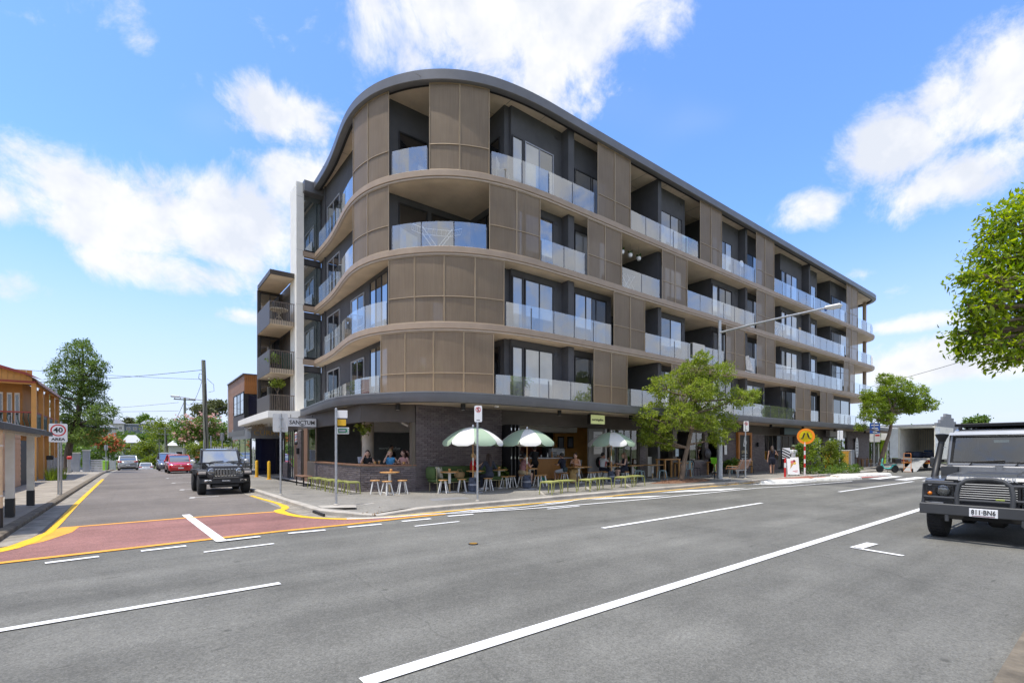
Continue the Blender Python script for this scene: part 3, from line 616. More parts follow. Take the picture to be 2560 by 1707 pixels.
# canopy over the footpath
canp = catmull([Vector(p) for p in [(60.5,14.1),(45,14.0),(30,13.95),(16.6,13.92),(12.0,13.86),(9.9,13.97),(8.58,14.22),(7.54,14.85),(6.75,15.95),(6.2,17.05),(5.93,18.3),(5.95,19.8),(6.1,21.8),(6.3,23.8),(6.44,25.4)]], 6)
def canopy():
    pts = [(p.x,p.y) for p in canp]
    c = MB().sweep(pts, [(.35,3.25),(-.0,3.25),(-.015,3.27),(-.015,3.55),(.35,3.55)]).build('canopy', m_fascia, B, smooth=40)
    MB().sweep(pts, [(.16,3.552),(-.035,3.552),(-.035,3.60),(.16,3.60)]).build('canopy_capping', m_fasc2, c, smooth=40)
    poly = [(p.x,p.y+.1) if p.x > 9 else (p.x+.15,p.y+.1) for p in canp] + [(9,26),(20,26),(60.5,26)]
    bm = bmesh.new(); f = bm.faces.new([bm.verts.new((x,y,3.262)) for x,y in poly]); bmesh.ops.triangulate(bm, faces=[f])
    r = bmesh.ops.extrude_face_region(bm, geom=bm.faces[:]); bmesh.ops.translate(bm, vec=(0,0,.27), verts=[e for e in r['geom'] if isinstance(e, bmesh.types.BMVert)])
    bmesh.ops.recalc_face_normals(bm, faces=bm.faces); me = bpy.data.meshes.new('canopy_soffit'); bm.to_mesh(me); bm.free(); me.materials.append(m_soffit); link('canopy_soffit', me, c)
    for (x,y) in [(6.75,19.6),(7.35,16.1),(9.2,14.7),(13.9,14.7),(18.6,14.75),(23.5,14.75),(28.6,14.75),(33,14.75),(38,14.75),(44,14.75),(51,14.75)]:
        l = MB().cone((x,y,3.26),(x,y,3.04),.085,n=14).build('downlight', m_black, c); MB().cone((x,y,3.042),(x,y,3.036),.06,n=12).build('lens', M('frosted_lens', (.5,.5,.48), .4), l)
    MB().cbox((10.6,14.6,3.23),(.16,.12,.07),bev=.02).build('sensor', m_whitem, c)
canopy()
# ---- screens
def panel(s0, s1, z0, z1, sc):
    """one mesh screen leaf between arc lengths s0 > s1 (left to right), frame of four bars plus a rail"""
    n = max(2, int(abs(s0-s1)/.3)+1) if s0 > -.5 else 2
    pts = [at(s0+(s1-s0)*i/(n-1), -.0) for i in range(n)]
    P = [(p[0].x, p[0].y, p[1]) for p in pts]
    def pt(i, off, z): p = P[i]; return (p[0] + p[2].y*off, p[1] - p[2].x*off, z)
    vs = []; fs = []
    for i in range(n): vs += [pt(i,.06,z0), pt(i,.06,z1)]
    for i in range(n-1): fs.append((2*i, 2*i+2, 2*i+3, 2*i+1))
    o = MB().add(vs, fs).build('mesh_screen', m_screen, sc, fix=False)
    fr = MB(); h = .018
    for zz in (z0+h, z1-h, z0+1.02): fr.tube([pt(i,.045,zz) for i in range(n)], h if zz != z0+1.02 else .02, 4)
    for i in (0, n-1): fr.cone(pt(i,.045,z0), pt(i,.045,z1), h*1.15, n=4)
    fr.build('screen_frame', m_frame, o)
def screens(groups, lv):
    z0 = SL[lv-1] + .01; z1 = (SL[lv] - ST - .01) if lv < 4 else ROOF0 - .005
    if lv == 1: z0 -= .02
    for g in groups:
        for a, b in zip(g, g[1:]): panel(a-.012, b+.012, z0, z1, B)
screens([[9.59,8.28,7.05],[5.26,4.05,2.84],[-3.16,-4.39,-5.57],[-11.89,-13.1,-14.29],[-18.66,-19.97,-21.28],[-35.11,-36.47,-37.89]], 4)
screens([[9.59,8.31,7.05],[2.84,1.61,.41],[-2.48,-3.69,-4.9],[-8.21,-9.42,-10.58],[-18.71,-20.02,-21.34],[-35.01,-36.37,-37.89]], 3)
screens([[7.07,5.87,4.66,3.43,2.19],[-4.3,-5.57,-6.73],[-14.8,-15.92,-17.15],[-18.77,-20.08,-21.46],[-34.45,-35.78,-37.07]], 2)
screens([[7.48,6.29,5.09,3.89,2.65],[-2.89,-4.13,-5.32],[-9.05,-9.8,-10.58],[-24.79,-26.2,-27.46],[-29.33,-30.72,-32.09]], 1)
# ---- glass balustrades
def balustrade(s0, s1, lv, step=1.32, h=1.02):
    z = SL[lv-1] + .0; n = max(1, round(abs(s0-s1)/step)); mb_post = []
    for i in range(n):
        a, b = s0 + (s1-s0)*i/n, s0 + (s1-s0)*(i+1)/n; sg = -1 if s1 < s0 else 1
        a2, b2 = a + sg*.018, b - sg*.018; k = 3 if a > -.5 else 2
        vs = []; fs = []
        for j in range(k):
            p, d = at(a2+(b2-a2)*j/(k-1), 0); q = (p.x + d.y*.11, p.y - d.x*.11); vs += [(q[0],q[1],z+.02),(q[0],q[1],z+h)]
        for j in range(k-1): fs.append((2*j,2*j+2,2*j+3,2*j+1))
        MB().add(vs, fs).build('glass_panel', m_glass, B, fix=False)
    for i in range(n+1):
        p, d = at(s0+(s1-s0)*i/n, 0); q = (p.x+d.y*.13, p.y-d.x*.13)
        MB().cbox((q[0],q[1],z+h/2-.05),(.045,.05,h-.08), rotz(math.atan2(d.y,d.x))).build('post', m_post, B)
for lv, rs in {4:[(16.6,9.75),(6.95,5.36),(2.74,-3.0),(-5.67,-11.8),(-14.4,-18.56),(-21.38,-35.0),(-38.0,-43.0)],
               3:[(16.6,9.75),(6.95,2.94),(.31,-2.38),(-5.0,-8.1),(-10.68,-18.6),(-21.44,-34.9),(-38.0,-43.0)],
               2:[(15.5,7.2),(2.09,-4.2),(-6.83,-14.7),(-17.25,-18.67),(-21.56,-34.3),(-37.2,-43.0)],
               1:[(15.5,7.6),(2.55,-2.8),(-5.42,-8.95),(-10.7,-24.7),(-27.56,-29.2),(-32.2,-43.0)]}.items():
    for (a, b) in rs: balustrade(a, b, lv)
# ---- walls behind the balconies
LEFTX, BACKY, BAYY = 8.36, 18.6, 16.3
def wall(x0,y0,z0,x1,y1,z1,name='wall',mat=None): return MB().box(x0,y0,z0,x1,y1,z1).build(name, mat or m_render, B)
wall(LEFTX,19.1,3.55,LEFTX+.25,28.55,ROOF0+.2); wall(LEFTX+.25,19.1,3.55,12.45,19.35,ROOF0+.2)
wall(12.35,16.45,3.55,12.6,19.1,ROOF0+.2); wall(12.6,BACKY,3.55,55.5,BACKY+.25,ROOF0+.2); wall(55.3,BACKY+.25,3.55,55.5,29,ROOF0+.2)
def window(x0, x1, y, z0, z1, n=2, pm=None, face='S', parent=B, fm=None, sill=False, name='window', mull=None):
    """framed window on a wall facing S (-Y) or W (-X); for W x0,x1 are Y values and y the X of the wall"""
    fm = fm or m_dark; pm = pm or m_pane
    def bx(a0,a1,d0,d1,b0,b1):
        return (a0,y-d1,b0,a1,y-d0,b1) if face == 'S' else (y-d1,a0,b0,y-d0,a1,b1)
    mb = MB(); t = .05
    mb.box(*bx(x0,x0+t,.002,.06,z0,z1)); mb.box(*bx(x1-t,x1,.002,.06,z0,z1)); mb.box(*bx(x0+t,x1-t,.002,.06,z0,z0+t)); mb.box(*bx(x0+t,x1-t,.002,.06,z1-t,z1))
    w = (x1-x0-2*t)/n
    for i in range(1, n): mb.box(*bx(x0+t+w*i-.02,x0+t+w*i+.02,.004,.055,z0+t,z1-t))
    f = mb.build(name, fm, parent)
    for i in range(n):
        p = pm[i % len(pm)] if isinstance(pm, list) else pm
        MB().box(*bx(x0+t+w*i+(.02 if i else 0),x0+t+w*(i+1)-(.02 if i < n-1 else 0),.012,.028,z0+t,z1-t)).build('pane', p, f)
    if sill: MB().box(*bx(x0-.04,x1+.04,.062,.12,z0-.05,z0)).build('sill', fm, f)
    return f
m_curt = pane_mat('window_with_grey_curtain', (.09,.085,.08), .14)
bays = [(12.6,15.55),(16.0,19.0),(22.75,25.52),(28.4,31.75),(32.15,35.5),(38.0,41.75),(42.3,44.75),(47.6,52.4)]
fins = [(15.55,15.92),(22.3,22.6),(31.85,32.1),(42.0,42.25)]
for li in range(4):
    z0 = SL[li]+.002; z1 = (SL[li+1]-ST+.01) if li < 3 else ROOF0+.17
    for bi, (a, b) in enumerate(bays):
        MB().box(a,BAYY,z0,b,BACKY-.002,z1).build('bay_wall', m_render, B)
        tall = li in (0,1); rq = random.Random(li*31+bi); PM = lambda k: [rq.choice((m_pane,m_pane,m_paned,m_blind,m_curt)) for _ in range(k)]
        zt = z0 + (2.38 if tall else 2.35)
        if bi == 0:
            window(a+.02,a+.62,BAYY,z0+.08,zt,1,m_blind); window(a+.72,b-.55,BAYY,z0+.08,zt,2,PM(2), fm=m_alu if li==3 else None)
        elif bi == 1: window(a+.35,b-.4,BAYY,z0+.08,zt-(.1 if li==3 else 0),3 if li==1 else 2,PM(3))
        elif bi in (3,5): window(a+.05,a+.75,BAYY,z0+.08,zt,1,PM(1)); window(a+.85,b-.9,BAYY,z0+.08,zt,2,PM(2))
        else: window(a+.15,b-.35,BAYY,z0+.08,zt,2,PM(2))
        MB().box(b-.45,BAYY-.02,z1-.42,b-.2,BAYY+.0,z1-.3).build('vent', m_post, B)
    for (a, b) in fins: MB().box(a,15.86,z0,b,BACKY-.002,z1).build('fin_wall', m_render, B)
    # doors in the recesses
    for (a, b) in ((19.4,22.2),(25.7,28.2),(35.7,37.8),(44.9,47.4)): window(a,b,BACKY,z0+.05,z0+2.4,2,[m_paned,m_pane],name='sliding_door')
    # corner balcony glazing
    window(8.75,10.1,19.1,z0+.05,z0+2.4,1,m_paned,name='sliding_door'); window(10.3,12.2,19.1,z0+.05,z0+2.4,2,m_paned,name='sliding_door')
    window(16.75,18.8,12.35,z0+.1,z0+2.4,2,m_paned,'W',name='sliding_door')
    # side street wall
    window(25.3,27.3,LEFTX,z0+.95,z0+2.25,2,m_paned,'W',fm=M('pale_grey_frame',(.36,.37,.40),.4),sill=True)
    if li < 2:
        window(21.9,23.6,LEFTX,z0+.75,z0+2.25,2,[m_paned,m_pane],'W',fm=M('pale_grey_frame',(.36,.37,.40),.4)); window(19.2,21.2,LEFTX,z0+.05,z0+2.5,3,[m_pane,m_paned,m_pane],'W')
    MB().cbox((LEFTX-.02,27.75,(z0+z1)/2),(.09,.09,z1-z0)).build('downpipe', m_render, B)
    # glazed link between the curved wing and the white blade
    window(7.35,8.36,28.6,z0+.1,z1-.35,1,pane_mat('link_glass_%d'%li,(.10,.13,.13),.35) if li != 3 else MATS['link_glass_1'],name='window')
    MB().box(7.3,28.6,z0,LEFTX,28.85,z1).build('wall', m_render, B)
    if li: MB().box(7.3,28.34,z0-.30,7.95,28.598,z0-.01).build('slab_edge', m_band, B)
MB().box(7.3,28.0,ROOF0-.25,8.6,28.9,ROOF0+.34).build('roof_fascia', m_fascia, B)
# columns of the end balconies
for (x, y) in ((57.3,16.6),(58.0,18.4)): MB().cone((x,y,PZ),(x,y,ROOF0+.1),.16,n=14).build('column', m_band, B, smooth=True)
# white blade wall
bl = MB(); bl.box(6.97,28.35,3.5,7.36,28.62,16.4); bl.box(6.97,28.62,3.5,7.12,29.7,16.3); bl.build('blade_wall', m_white, B)
for z in (6.65,9.64,12.65,15.6): MB().box(6.955,28.343,z,7.375,28.349,z+.012).build('blade_joint', M('joint_grey',(.4,.4,.39),.8), B)
# ---- rear balcony stack beside the blade
m_brownp = M('brown_balcony_cladding', (.08,.066,.055), .5, .2, var=.1, scale=3); m_brownm = M('brown_batten', (.15,.12,.095), .5, .2)
def rear():
    zs = [3.62, 6.05, 8.7]; x0, x1, y0, y1 = 5.72, 6.96, 28.75, 32.2
    r = MB().box(x0,y0,11.15,x1,y1,11.4).build('balcony_roof', m_brownp, B); MB().box(x0+.05,y0+.05,11.13,x1,y1,11.148).build('soffit', m_soffit, r)
    MB().box(x1+.16,y0+.6,3.6,x1+.3,y1+6,11.3).build('wall', m_brownp, B); MB().box(x0,y1,3.6,x1+.2,y1+.12,11.14).build('wall', m_brownp, B)
    for z in zs:
        f = MB().box(x0,y0,z-.25,x1,y1-.002,z).build('balcony_floor', m_soffit if z > 4 else m_white, B)
        MB().box(x0-.02,y0+.0,z-.27,x0-.002,y1,z+1.0).build('side_panel', m_brownp, f)
        w = window(x0+.12,x1-.02,y1-.03,z+.08,z+2.3,2,m_pane if z > 8 else m_paned,name='sliding_door')
        MB().box(x0,y0-.03,z+.96,x1,y0-.002,z+1.0).build('hand_rail', m_brownm, f)
        for i in range(14): MB().box(x0+.03+i*.088,y0-.03,z-.24,x0+.055+i*.088,y0-.008,z+.96).build('baluster', m_brownm, f)
rear()
# white canopy of the shops in the side street
wc = MB(); wcp = [(6.46,25.45),(5.1,26.0),(5.12,28),(5.3,34),(5.45,37.2)]
wc.sweep([(p[0],p[1]) for p in wcp], [(.3,3.17),(-.0,3.17),(-.02,3.2),(-.02,3.53),(.3,3.53)]); wc.prism([(6.9,25.6),(5.3,26.2),(5.35,28),(5.55,34),(5.7,37.2),(8.6,37.2),(8.6,25.6)][::-1],3.2,3.5)
wc.build('white_canopy', m_white, B)
# ---- ground floor walls
GY, GX = 16.0, 6.35
BRK = (.235,.07,.078,.012)
brick_mesh = MB().cbox((0,0,0),(.222,.05,.066),bev=.006).mesh('brick', m_brick)
bricks = []
def brickwall(p0, p1, z0, z1, holes=()):
    """mortar wall with a brick face on the right of travel p0->p1; keeps the brick places for later"""
    a = Vector(p0); b = Vector(p1); d = (b-a); Lg = d.length; d.normalize(); nr = Vector((d.y,-d.x)); ang = math.atan2(d.y,d.x)
    MB().prism([tuple(a),tuple(b),tuple(b-nr*.22),tuple(a-nr*.22)],z0,z1).build('brick_wall', m_mortar, B)
    nrow = int((z1-z0)/.078); 
    for r in range(nrow):
        z = z0 + .039 + r*.078; x = .0 if r % 2 else -.117
        while x < Lg:
            c0 = max(x, 0); c1 = min(x+.222, Lg)
            if c1 - c0 > .04:
                m = a + d*((c0+c1)/2) + nr*random.uniform(.004,.010); bricks.append((m.x,m.y,z,ang,(c1-c0)/.222))
            x += .234
def stall(a, b, z0, z1, y=GY, mat=None, name='wall', d=.25): return MB().box(a,y,z0,b,y+d,z1).build(name, mat or m_brickd, B)
LOW = 1.04
brickwall((GX,22.6),(GX,17.0),PZ,LOW); brickwall((GX,17.0),(8.0,GY),PZ,LOW); brickwall((8.0,GY),(11.87,GY),PZ,3.262)
brickwall((GX,25.55),(GX,24.9),PZ,2.6); brickwall((GX,28.6),(GX,27.6),PZ,.95)
sillm = M('dark_steel_sill', (.05,.045,.04), .4, .3)
MB().prism([(GX-.06,22.6),(GX-.06,16.96),(8.0,15.93),(8.06,16.1),(GX+.4,17.2),(GX+.4,22.6)],LOW,LOW+.05).build('counter_sill', m_timberd, B)
# head panels above the openings
def head(p0, p1, z0, z1): 
    a = Vector(p0); b = Vector(p1); d = (b-a).normalized(); nr = Vector((d.y,-d.x))
    return MB().prism([tuple(a),tuple(b),tuple(b-nr*.2),tuple(a-nr*.2)],z0,z1).build('head_panel', m_brickd, B)
head((GX,28.6),(GX,17.02),2.62,3.262); head((GX,16.98),(7.97,GY),2.62,3.262); head((11.9,GY),(58,GY),2.66,3.262)
stall(7.85,7.985,LOW,2.62,GY-.0,M('bronze_jamb',(.12,.10,.075),.5),'jamb',.2)
# ground floor openings along the main street
def pier(a, b): brickwall((a,GY),(b,GY),PZ,2.66)
m_jamb = M('bronze_jamb', (.12,.10,.075), .5)
for i in range(3):                                  # folded door leaves at the cafe opening
    x = 11.95 + i*.19; f = MB().box(x,GY-.55,PZ+.02,x+.05,GY+.1,2.64).build('folding_door_leaf', m_dark, B)
    for z in (.4,1.3,2.45): MB().cone((x-.012,GY-.57,z-.05),(x-.012,GY-.57,z+.05),.02,n=8).build('hinge', m_chrome, f)
brickwall((20.9,GY),(21.4,GY),PZ,2.66); brickwall((24.3,GY),(25.6,GY),PZ,.95); brickwall((25.6,GY),(27.1,GY),PZ,.95); brickwall((27.1,GY+.002),(27.5,GY+.002),PZ,2.66)
brickwall((28.9,GY),(34.8,GY),PZ,2.66); brickwall((34.8,GY),(36.9,GY),PZ,.85); brickwall((40.0,GY),(41.2,GY),PZ,2.66); brickwall((41.2,GY),(45.2,GY),PZ,.5); brickwall((45.2,GY),(46.4,GY),PZ,2.66); brickwall((50.6,GY),(56.5,GY),PZ,3.262)
window(18.6,20.9,GY+.12,PZ,2.66,4,m_clear,fm=m_jamb); window(25.6,27.1,GY+.1,.95,2.66,2,m_clear,fm=m_jamb); window(34.8,36.9,GY+.1,.85,2.66,3,m_paned,fm=m_jamb)
window(36.9,40.0,GY+.15,PZ,2.66,3,m_paned,fm=m_jamb,name='shop_door'); window(41.2,45.2,GY+.1,.5,2.66,4,m_paned,fm=m_jamb); window(46.4,50.6,GY+.1,PZ,2.66,4,[m_pane,m_paned,m_blind,m_pane],fm=m_jamb)
MB().box(23.9,GY+.02,PZ,24.3,GY+.3,2.66).build('jamb', m_jamb, B); MB().box(21.4,GY+.02,PZ,21.62,GY+.3,2.66).build('jamb', m_jamb, B)
# side street shopfronts
window(22.62,23.9,GX+.08,LOW,2.62,1,m_clear,'W',fm=m_jamb); MB().box(GX,23.9,PZ,GX+.1,24.5,2.62).build('door', m_timberd, B); MB().box(GX,22.62,PZ,GX+.2,23.9,LOW).build('wall', m_brickd, B)
window(24.5,24.9,GX+.08,PZ,2.62,1,m_clear,'W',fm=m_jamb); MB().box(GX+.02,25.55,PZ,GX+.12,26.4,2.5).build('door', m_timberd, B)
window(26.4,27.6,GX+.08,PZ,2.62,3,pane_mat('mirror_shop_glass',(.03,.03,.03),.45),'W',fm=m_dark); MB().box(GX+.1,27.6,.95,GX+.2,28.6,2.62).build('pane', MATS['mirror_shop_glass'], B)
# inner walls: seen through the openings
m_inw = M('cafe_white_wall', (.72,.70,.67), .8, var=.08); m_ind = M('cafe_charcoal_tiles', (.15,.15,.148), .5, var=.15, scale=6)
stall(6.6,58,PZ,3.25,24.6,m_ind); wall(22.9,16.3,PZ,23.1,24.6,3.25,'wall',m_ind); wall(28.0,17.5,PZ,28.2,24.6,3.25,'wall',m_ind); wall(56.2,16.3,PZ,56.4,24.6,3.25,'wall',m_ind); wall(36,16.6,PZ,36.2,24.6,3.25,'wall',m_ind)
wall(6.6,25.0,PZ,9,25.2,3.25,'wall',m_ind)
MB().box(8.2,20.6,2.42,10.0,21.6,3.25).build('bulkhead', m_inw, B); MB().box(13.8,18.9,2.55,19.2,20.0,3.25).build('bulkhead', m_inw, B)
MB().cone((7.5,19.3,PZ),(7.5,19.3,3.26),.24,n=28).build('column', M('round_concrete_column', (.55,.48,.39), .7, var=.15), B, smooth=True)
MB().box(17.4,GY+.3,PZ,18.55,GY+.42,2.66).build('wall', M('grey_panel',(.30,.29,.28),.7), B)
wall(19.8,21.3,PZ,22.6,21.5,3.25,'wall',M('rust_orange_wall',(.60,.29,.07),.7,var=.1)); wall(16.5,22.5,1.0,19.8,22.6,3.25,'wall',M('maroon_wall',(.20,.06,.05),.7))
# bricks: the 300 that show largest are single pieces, the rest one joined part
bricks.sort(key=lambda q: (q[0]*.613 + q[1]*.79) + (6 if q[2] > 2.2 else 0) + (30 if (q[0] < GX+.1 and q[1] > 22.7) else 0))
for (x,y,z,a,w) in bricks[:300]:
    o = link('brick', brick_mesh, B, (x,y,z), a); o.scale = (w,1,1)
mb = MB()
for (x,y,z,a,w) in bricks[300:]: mb.cbox((x,y,z),(.222*w,.05,.066),rotz(a))
tag(mb.build('brickwork', m_brick, B, fix=False), kind='stuff')
# ------------------------------------------------------------------ curry shop with timber clad upper floor
def boards(parent, x0, x1, y, z0, z1, mat, w=.12, face='S', d=.02):
    """vertical boards, each a piece"""
    n = max(1, int((x1-x0)/w)); w = (x1-x0)/n
    me = (MB().box(.004,-d,z0,w-.004,0,z1) if face == 'S' else MB().box(-d,.004,z0,0,w-.004,z1)).mesh('timber_board', mat)
    for i in range(n): link('timber_board', me, parent, (x0+w*i, y - random.uniform(0,.004), 0) if face == 'S' else (y - random.uniform(0,.004), x0+w*i, 0))
def curry_shop():
    t = thing('curry_shop', 'two storey curry shop with orange timber boards and navy shopfront in side street', 'building')
    ty = T(40); m_navy = pane_mat('navy_glass', (.008,.009,.03), .04); m_gw = M('grey_white_edge', (.5,.5,.49), .6)
    m_or = M('orange_cedar', (.40,.155,.04), .5, var=.3, scale=2, stretch=(9,9,1)); m_pk = M('faded_cedar', (.30,.165,.105), .6, var=.25, scale=2, stretch=(9,9,1))
    MB().box(6.05,38.45,3.0,9.5,45.7,6.88).build('wall', m_black, t); MB().box(5.96,45.7,2.55,9.5,46.0,6.95).build('side_wall', m_gw, t)
    MB().box(5.9,38.38,6.88,9.5,45.9,6.96).build('roof', m_fascia, t); MB().box(5.98,38.4,2.62,9.4,45.7,3.0).build('floor_edge', m_fascia, t)
    boards(t, 6.0, 8.6, 38.44, 5.55, 6.88, m_or); boards(t, 38.45, 45.7, 6.04, 5.75, 6.88, m_pk, .14, 'W'); boards(t, 43.2, 45.7, 6.04, 3.0, 5.75, m_pk, .14, 'W')
    window(38.6,43.1,6.03,4.15,5.7,3,[m_blind,m_paned,m_blind],'W',t,m_dark); MB().box(5.98,38.45,3.02,6.03,43.2,4.1).build('panel', m_render, t)
    window(6.2,8.4,38.42,3.1,5.5,2,m_navy,'S',t,m_dark)
    for i in range(16): MB().box(6.2+i*.14,38.2,3.05,6.22+i*.14,38.22,4.05).build('baluster', m_dark, t)
    MB().box(6.1,38.19,4.05,8.4,38.23,4.09).build('hand_rail', m_dark, t)
    # ground floor: recessed navy front and grey sign band
    MB().box(6.0,36.0,2.35,8.1,36.3,3.16).build('sign_band', m_alu, t); MB().box(6.0,36.3,2.35,6.3,44,3.16).build('sign_band', m_alu, t)
    MB().box(8.0,28.62,ty,8.3,36.0,3.2).build('wall', m_brickd, t); MB().box(6.3,36.06,ty+.12,8.0,36.2,2.35).build('shopfront', m_navy, t)
    for x in (6.0,7.55): MB().box(x,36.0,ty,x+.07,36.06,2.35).build('frame_post', m_dark, t)
    MB().box(6.02,36.4,ty,6.08,44,2.35).build('shop_glass', pane_mat('street_shop_glass',(.04,.05,.04),.4), t)
    for y in (36.3,38.2,40.4,44.0): MB().box(6.0,y,ty,6.1,y+.1,2.35).build('frame_post', m_dark, t)
    gold = M('brass_letters', (.62,.42,.13), .35, .5)
    text_mesh('lettering', 'CURRY', .48, gold, t, FACE_S, (7.0,35.985,2.72), .012, sx=1.05, space=1.05)
    # dried twigs hung under the canopy
    tw = MB()
    for i in range(130):
        x = random.uniform(5.7,6.3); y = random.uniform(31.5,36.6); z = 3.15; l = random.uniform(.15,.42)
        tw.cone((x,y,z),(x+random.uniform(-.1,.1),y+random.uniform(-.15,.15),z-l),.012,.005,4,False)
    tag(tw.build('hanging_twigs', M('dried_twig',(.30,.23,.15),.9), t, fix=False), kind='stuff')
    for y in (33.2,36.6): MB().cbox((6.1,y,3.1),(.3,.12,.12),bev=.02).build('spotlight', m_black, t)
    MB().box(5.7,34.0,2.98,5.76,35.2,3.02).build('tube_light', m_whitem, t)
curry_shop()
# ---------------- signs on the apartment block
def sign_box(name, label, c, size, face, bodymat, facemat, lines, parent=None):
    t = thing(name, label, 'sign', c)
    MB().cbox((0,0,0),size,bev=.01).build('case', bodymat, t)
    Mx = FACE_S if face == 'S' else FACE_W; o = size[1]/2 if face == 'S' else size[0]/2
    if face == 'S': MB().box(-size[0]/2+.02,-o-.006,-size[2]/2+.02,size[0]/2-.02,-o-.001,size[2]/2-.02).build('sign_face', facemat, t)
    else: MB().box(-o-.006,-size[1]/2+.02,-size[2]/2+.02,-o-.001,size[1]/2-.02,size[2]/2-.02).build('sign_face', facemat, t)
    for (tx, dx, dz, s, mat, sx) in lines:
        text_mesh('lettering', tx, s, mat, t, Mx, (dx,-o-.008,dz) if face == 'S' else (-o-.008,-dx,dz), .003, sx=sx, bold=.004)
    return t
sg = sign_box('barber_sign', 'white SANCTUM sign box hanging under the canopy', (5.70,22.3,2.80), (1.2,.16,.40), 'S', m_dark, m_signw,
         [('SANCTUM',0,-.01,.235,m_ink,.95)])
for w, z in ((.3,.13),(.24,-.13),(.1,-.155)): MB().box(-w/2,-.092,z,w/2,-.089,z+.02).build('ornament_line', m_ink, sg)
for x in (-.45,.45): MB().box(x-.01,-.01,.2,x+.01,.01,.34).build('hanger', m_dark, sg)
t = thing('barber_pole', 'small striped barber pole on the brick pier', 'barber pole', (GX-.17,25.2,2.2))
MB().lathe([(.05,-.2),(.05,.2)],14).build('glass_tube', M('barber_white',(.7,.7,.7),.3), t)
for i, mm in enumerate((m_red, M('barber_blue',(.03,.06,.3),.4), m_red)): 
    MB().tube([(.055*math.cos(a), .055*math.sin(a), -.2+.13*i+a*.025) for a in np.linspace(0,6.28,14)],.012,5).build('stripe', mm, t)
MB().lathe([(.001,-.36),(.06,-.33),(.085,-.27),(.06,-.2)],14).build('base_cap', m_black, t); MB().lathe([(.06,.2),(.06,.24),(.001,.28)],14).build('top_cap', m_whitem, t)
sign_box('cafe_sign', 'pale green box sign with black cafe name beneath the canopy', (16.35,14.9,2.97), (.95,.2,.44), 'S', m_black, M('pale_green_sign', (.60,.66,.30), .4, var=.04, emit=.15), [('morningafter.',0,-.01,.158,m_ink,.92)])
sign_box('teal_sign', 'dark teal box sign beneath the canopy above the doorway', (37.0,15.2,2.9), (2.6,.3,.5), 'S', m_black, M('dark_teal_sign', (.012,.05,.05), .4), [])
sign_box('grey_shop_sign', 'grey lettered sign band under the canopy behind garden bed', (46.6,15.5,2.93), (3.6,.3,.5), 'S', m_alu, M('grey_sign_face',(.28,.27,.25),.5), [])
# interior cafe lettering on the back wall
nm = thing('wall_lettering', 'white cafe name lettering on the dark inner wall', 'sign', (10.75,24.56,1.68)); text_mesh('lettering', 'morningafter', .235, M('pale_letters',(.8,.85,.82),.5), nm, FACE_S, (0,-.01,0), .01)
# gym style framed sign board on the brick wall
t = thing('framed_sign_board', 'black sign board in thick orange timber frame on brick wall', 'sign', (31.75,15.93,0))
MB().box(-.75,-.06,.72,.75,.04,2.62).build('board', m_ink, t)
fr = MB(); fr.box(-.9,-.12,.55,-.72,.05,2.75); fr.box(.72,-.12,.55,.9,.05,2.75); fr.box(-.72,-.12,.55,.72,.05,.74); fr.box(-.72,-.12,2.57,.72,.05,2.75); fr.build('timber_frame', M('orange_timber', (.45,.17,.035), .5, var=.2, scale=4), t)
text_mesh('lettering', 'b', .9, m_signw, t, FACE_S, (.0,-.065,2.1), .003, shear=.25, bold=.01); text_mesh('lettering', 'S FUEL', .26, M('cream_letters',(.62,.52,.33),.5), t, FACE_S, (0,-.065,1.45), .003, sx=1.0, bold=.006)
for w, z in ((.7,1.18),(.85,1.0)): MB().box(-w/2,-.066,z,w/2,-.062,z+.07).build('print_line', m_alu, t)
# surfboard sign
t = thing('surfboard_sign', 'white surfboard shaped sign standing against the end brick wall', 'sign', (52.7,15.9,0))
pts = [(.42*math.sin(a)*(1 if abs(math.cos(a)) < .99 else 1), 1.75 - .98*math.cos(a)) for a in np.linspace(0, 2*math.pi, 29)[:-1]]
MB().add([(x,-.05,z) for x,z in pts]+[(x,0,z) for x,z in pts], [list(range(28)),list(range(28,56))[::-1]]+[(i,(i+1)%28,28+(i+1)%28,28+i) for i in range(28)]).build('board', m_signw, t)
for w, z, h in ((.2,2.25,.1),(.55,1.98,.06),(.6,1.68,.16),(.55,1.45,.05),(.25,1.12,.07)): MB().box(-w/2,-.054,z,w/2,-.051,z+h).build('print_line', m_alu, t)
# wall lights, notices
for i, (x, z, ds) in enumerate([(21.15,2.0,'black wall lamp on the pier beside folding windows'),(33.6,1.95,'black wall lamp right of the timber framed sign'),(52.2,2.45,'black wall lamp above the surfboard sign')]):
    t = thing('wall_lamp', ds, 'wall lamp', (x,15.93,z), group='wall lamps'); MB().cbox((0,-.06,0),(.12,.12,.3),bev=.01).build('body', m_black, t); MB().cbox((0,0,0),(.08,.06,.08)).build('bracket', m_black, t)
t = thing('wall_lamp', 'black wall lamp on the brick pier in the side street', 'wall lamp', (GX-.05,25.2,1.55), group='wall lamps'); MB().cbox((-.05,0,0),(.12,.12,.3),bev=.01).build('body', m_black, t)
for x, z, w, h, lb in ((24.12,1.45,.3,.42,'pale blue notice hanging in the shop window'),(29.4,1.6,.3,.6,'small white notice on brick wall left of framed sign')):
    t = thing('notice', lb, 'notice', (x,15.9,z)); MB().cbox((0,0,0),(w,.02,h)).build('sheet', M('pale_blue_paper',(.5,.62,.68),.6) if x < 25 else m_signw, t); MB().box(-w*.35,-.012,-.05,w*.35,-.0105,-.03).build('print', m_alu, t)
t = thing('menu_board', 'tall white menu board on grey panel beside cafe counter', 'menu board', (17.95,GY+.24,1.95)); MB().cbox((0,0,0),(.62,.03,1.1),bev=.006).build('board', m_signw, t)
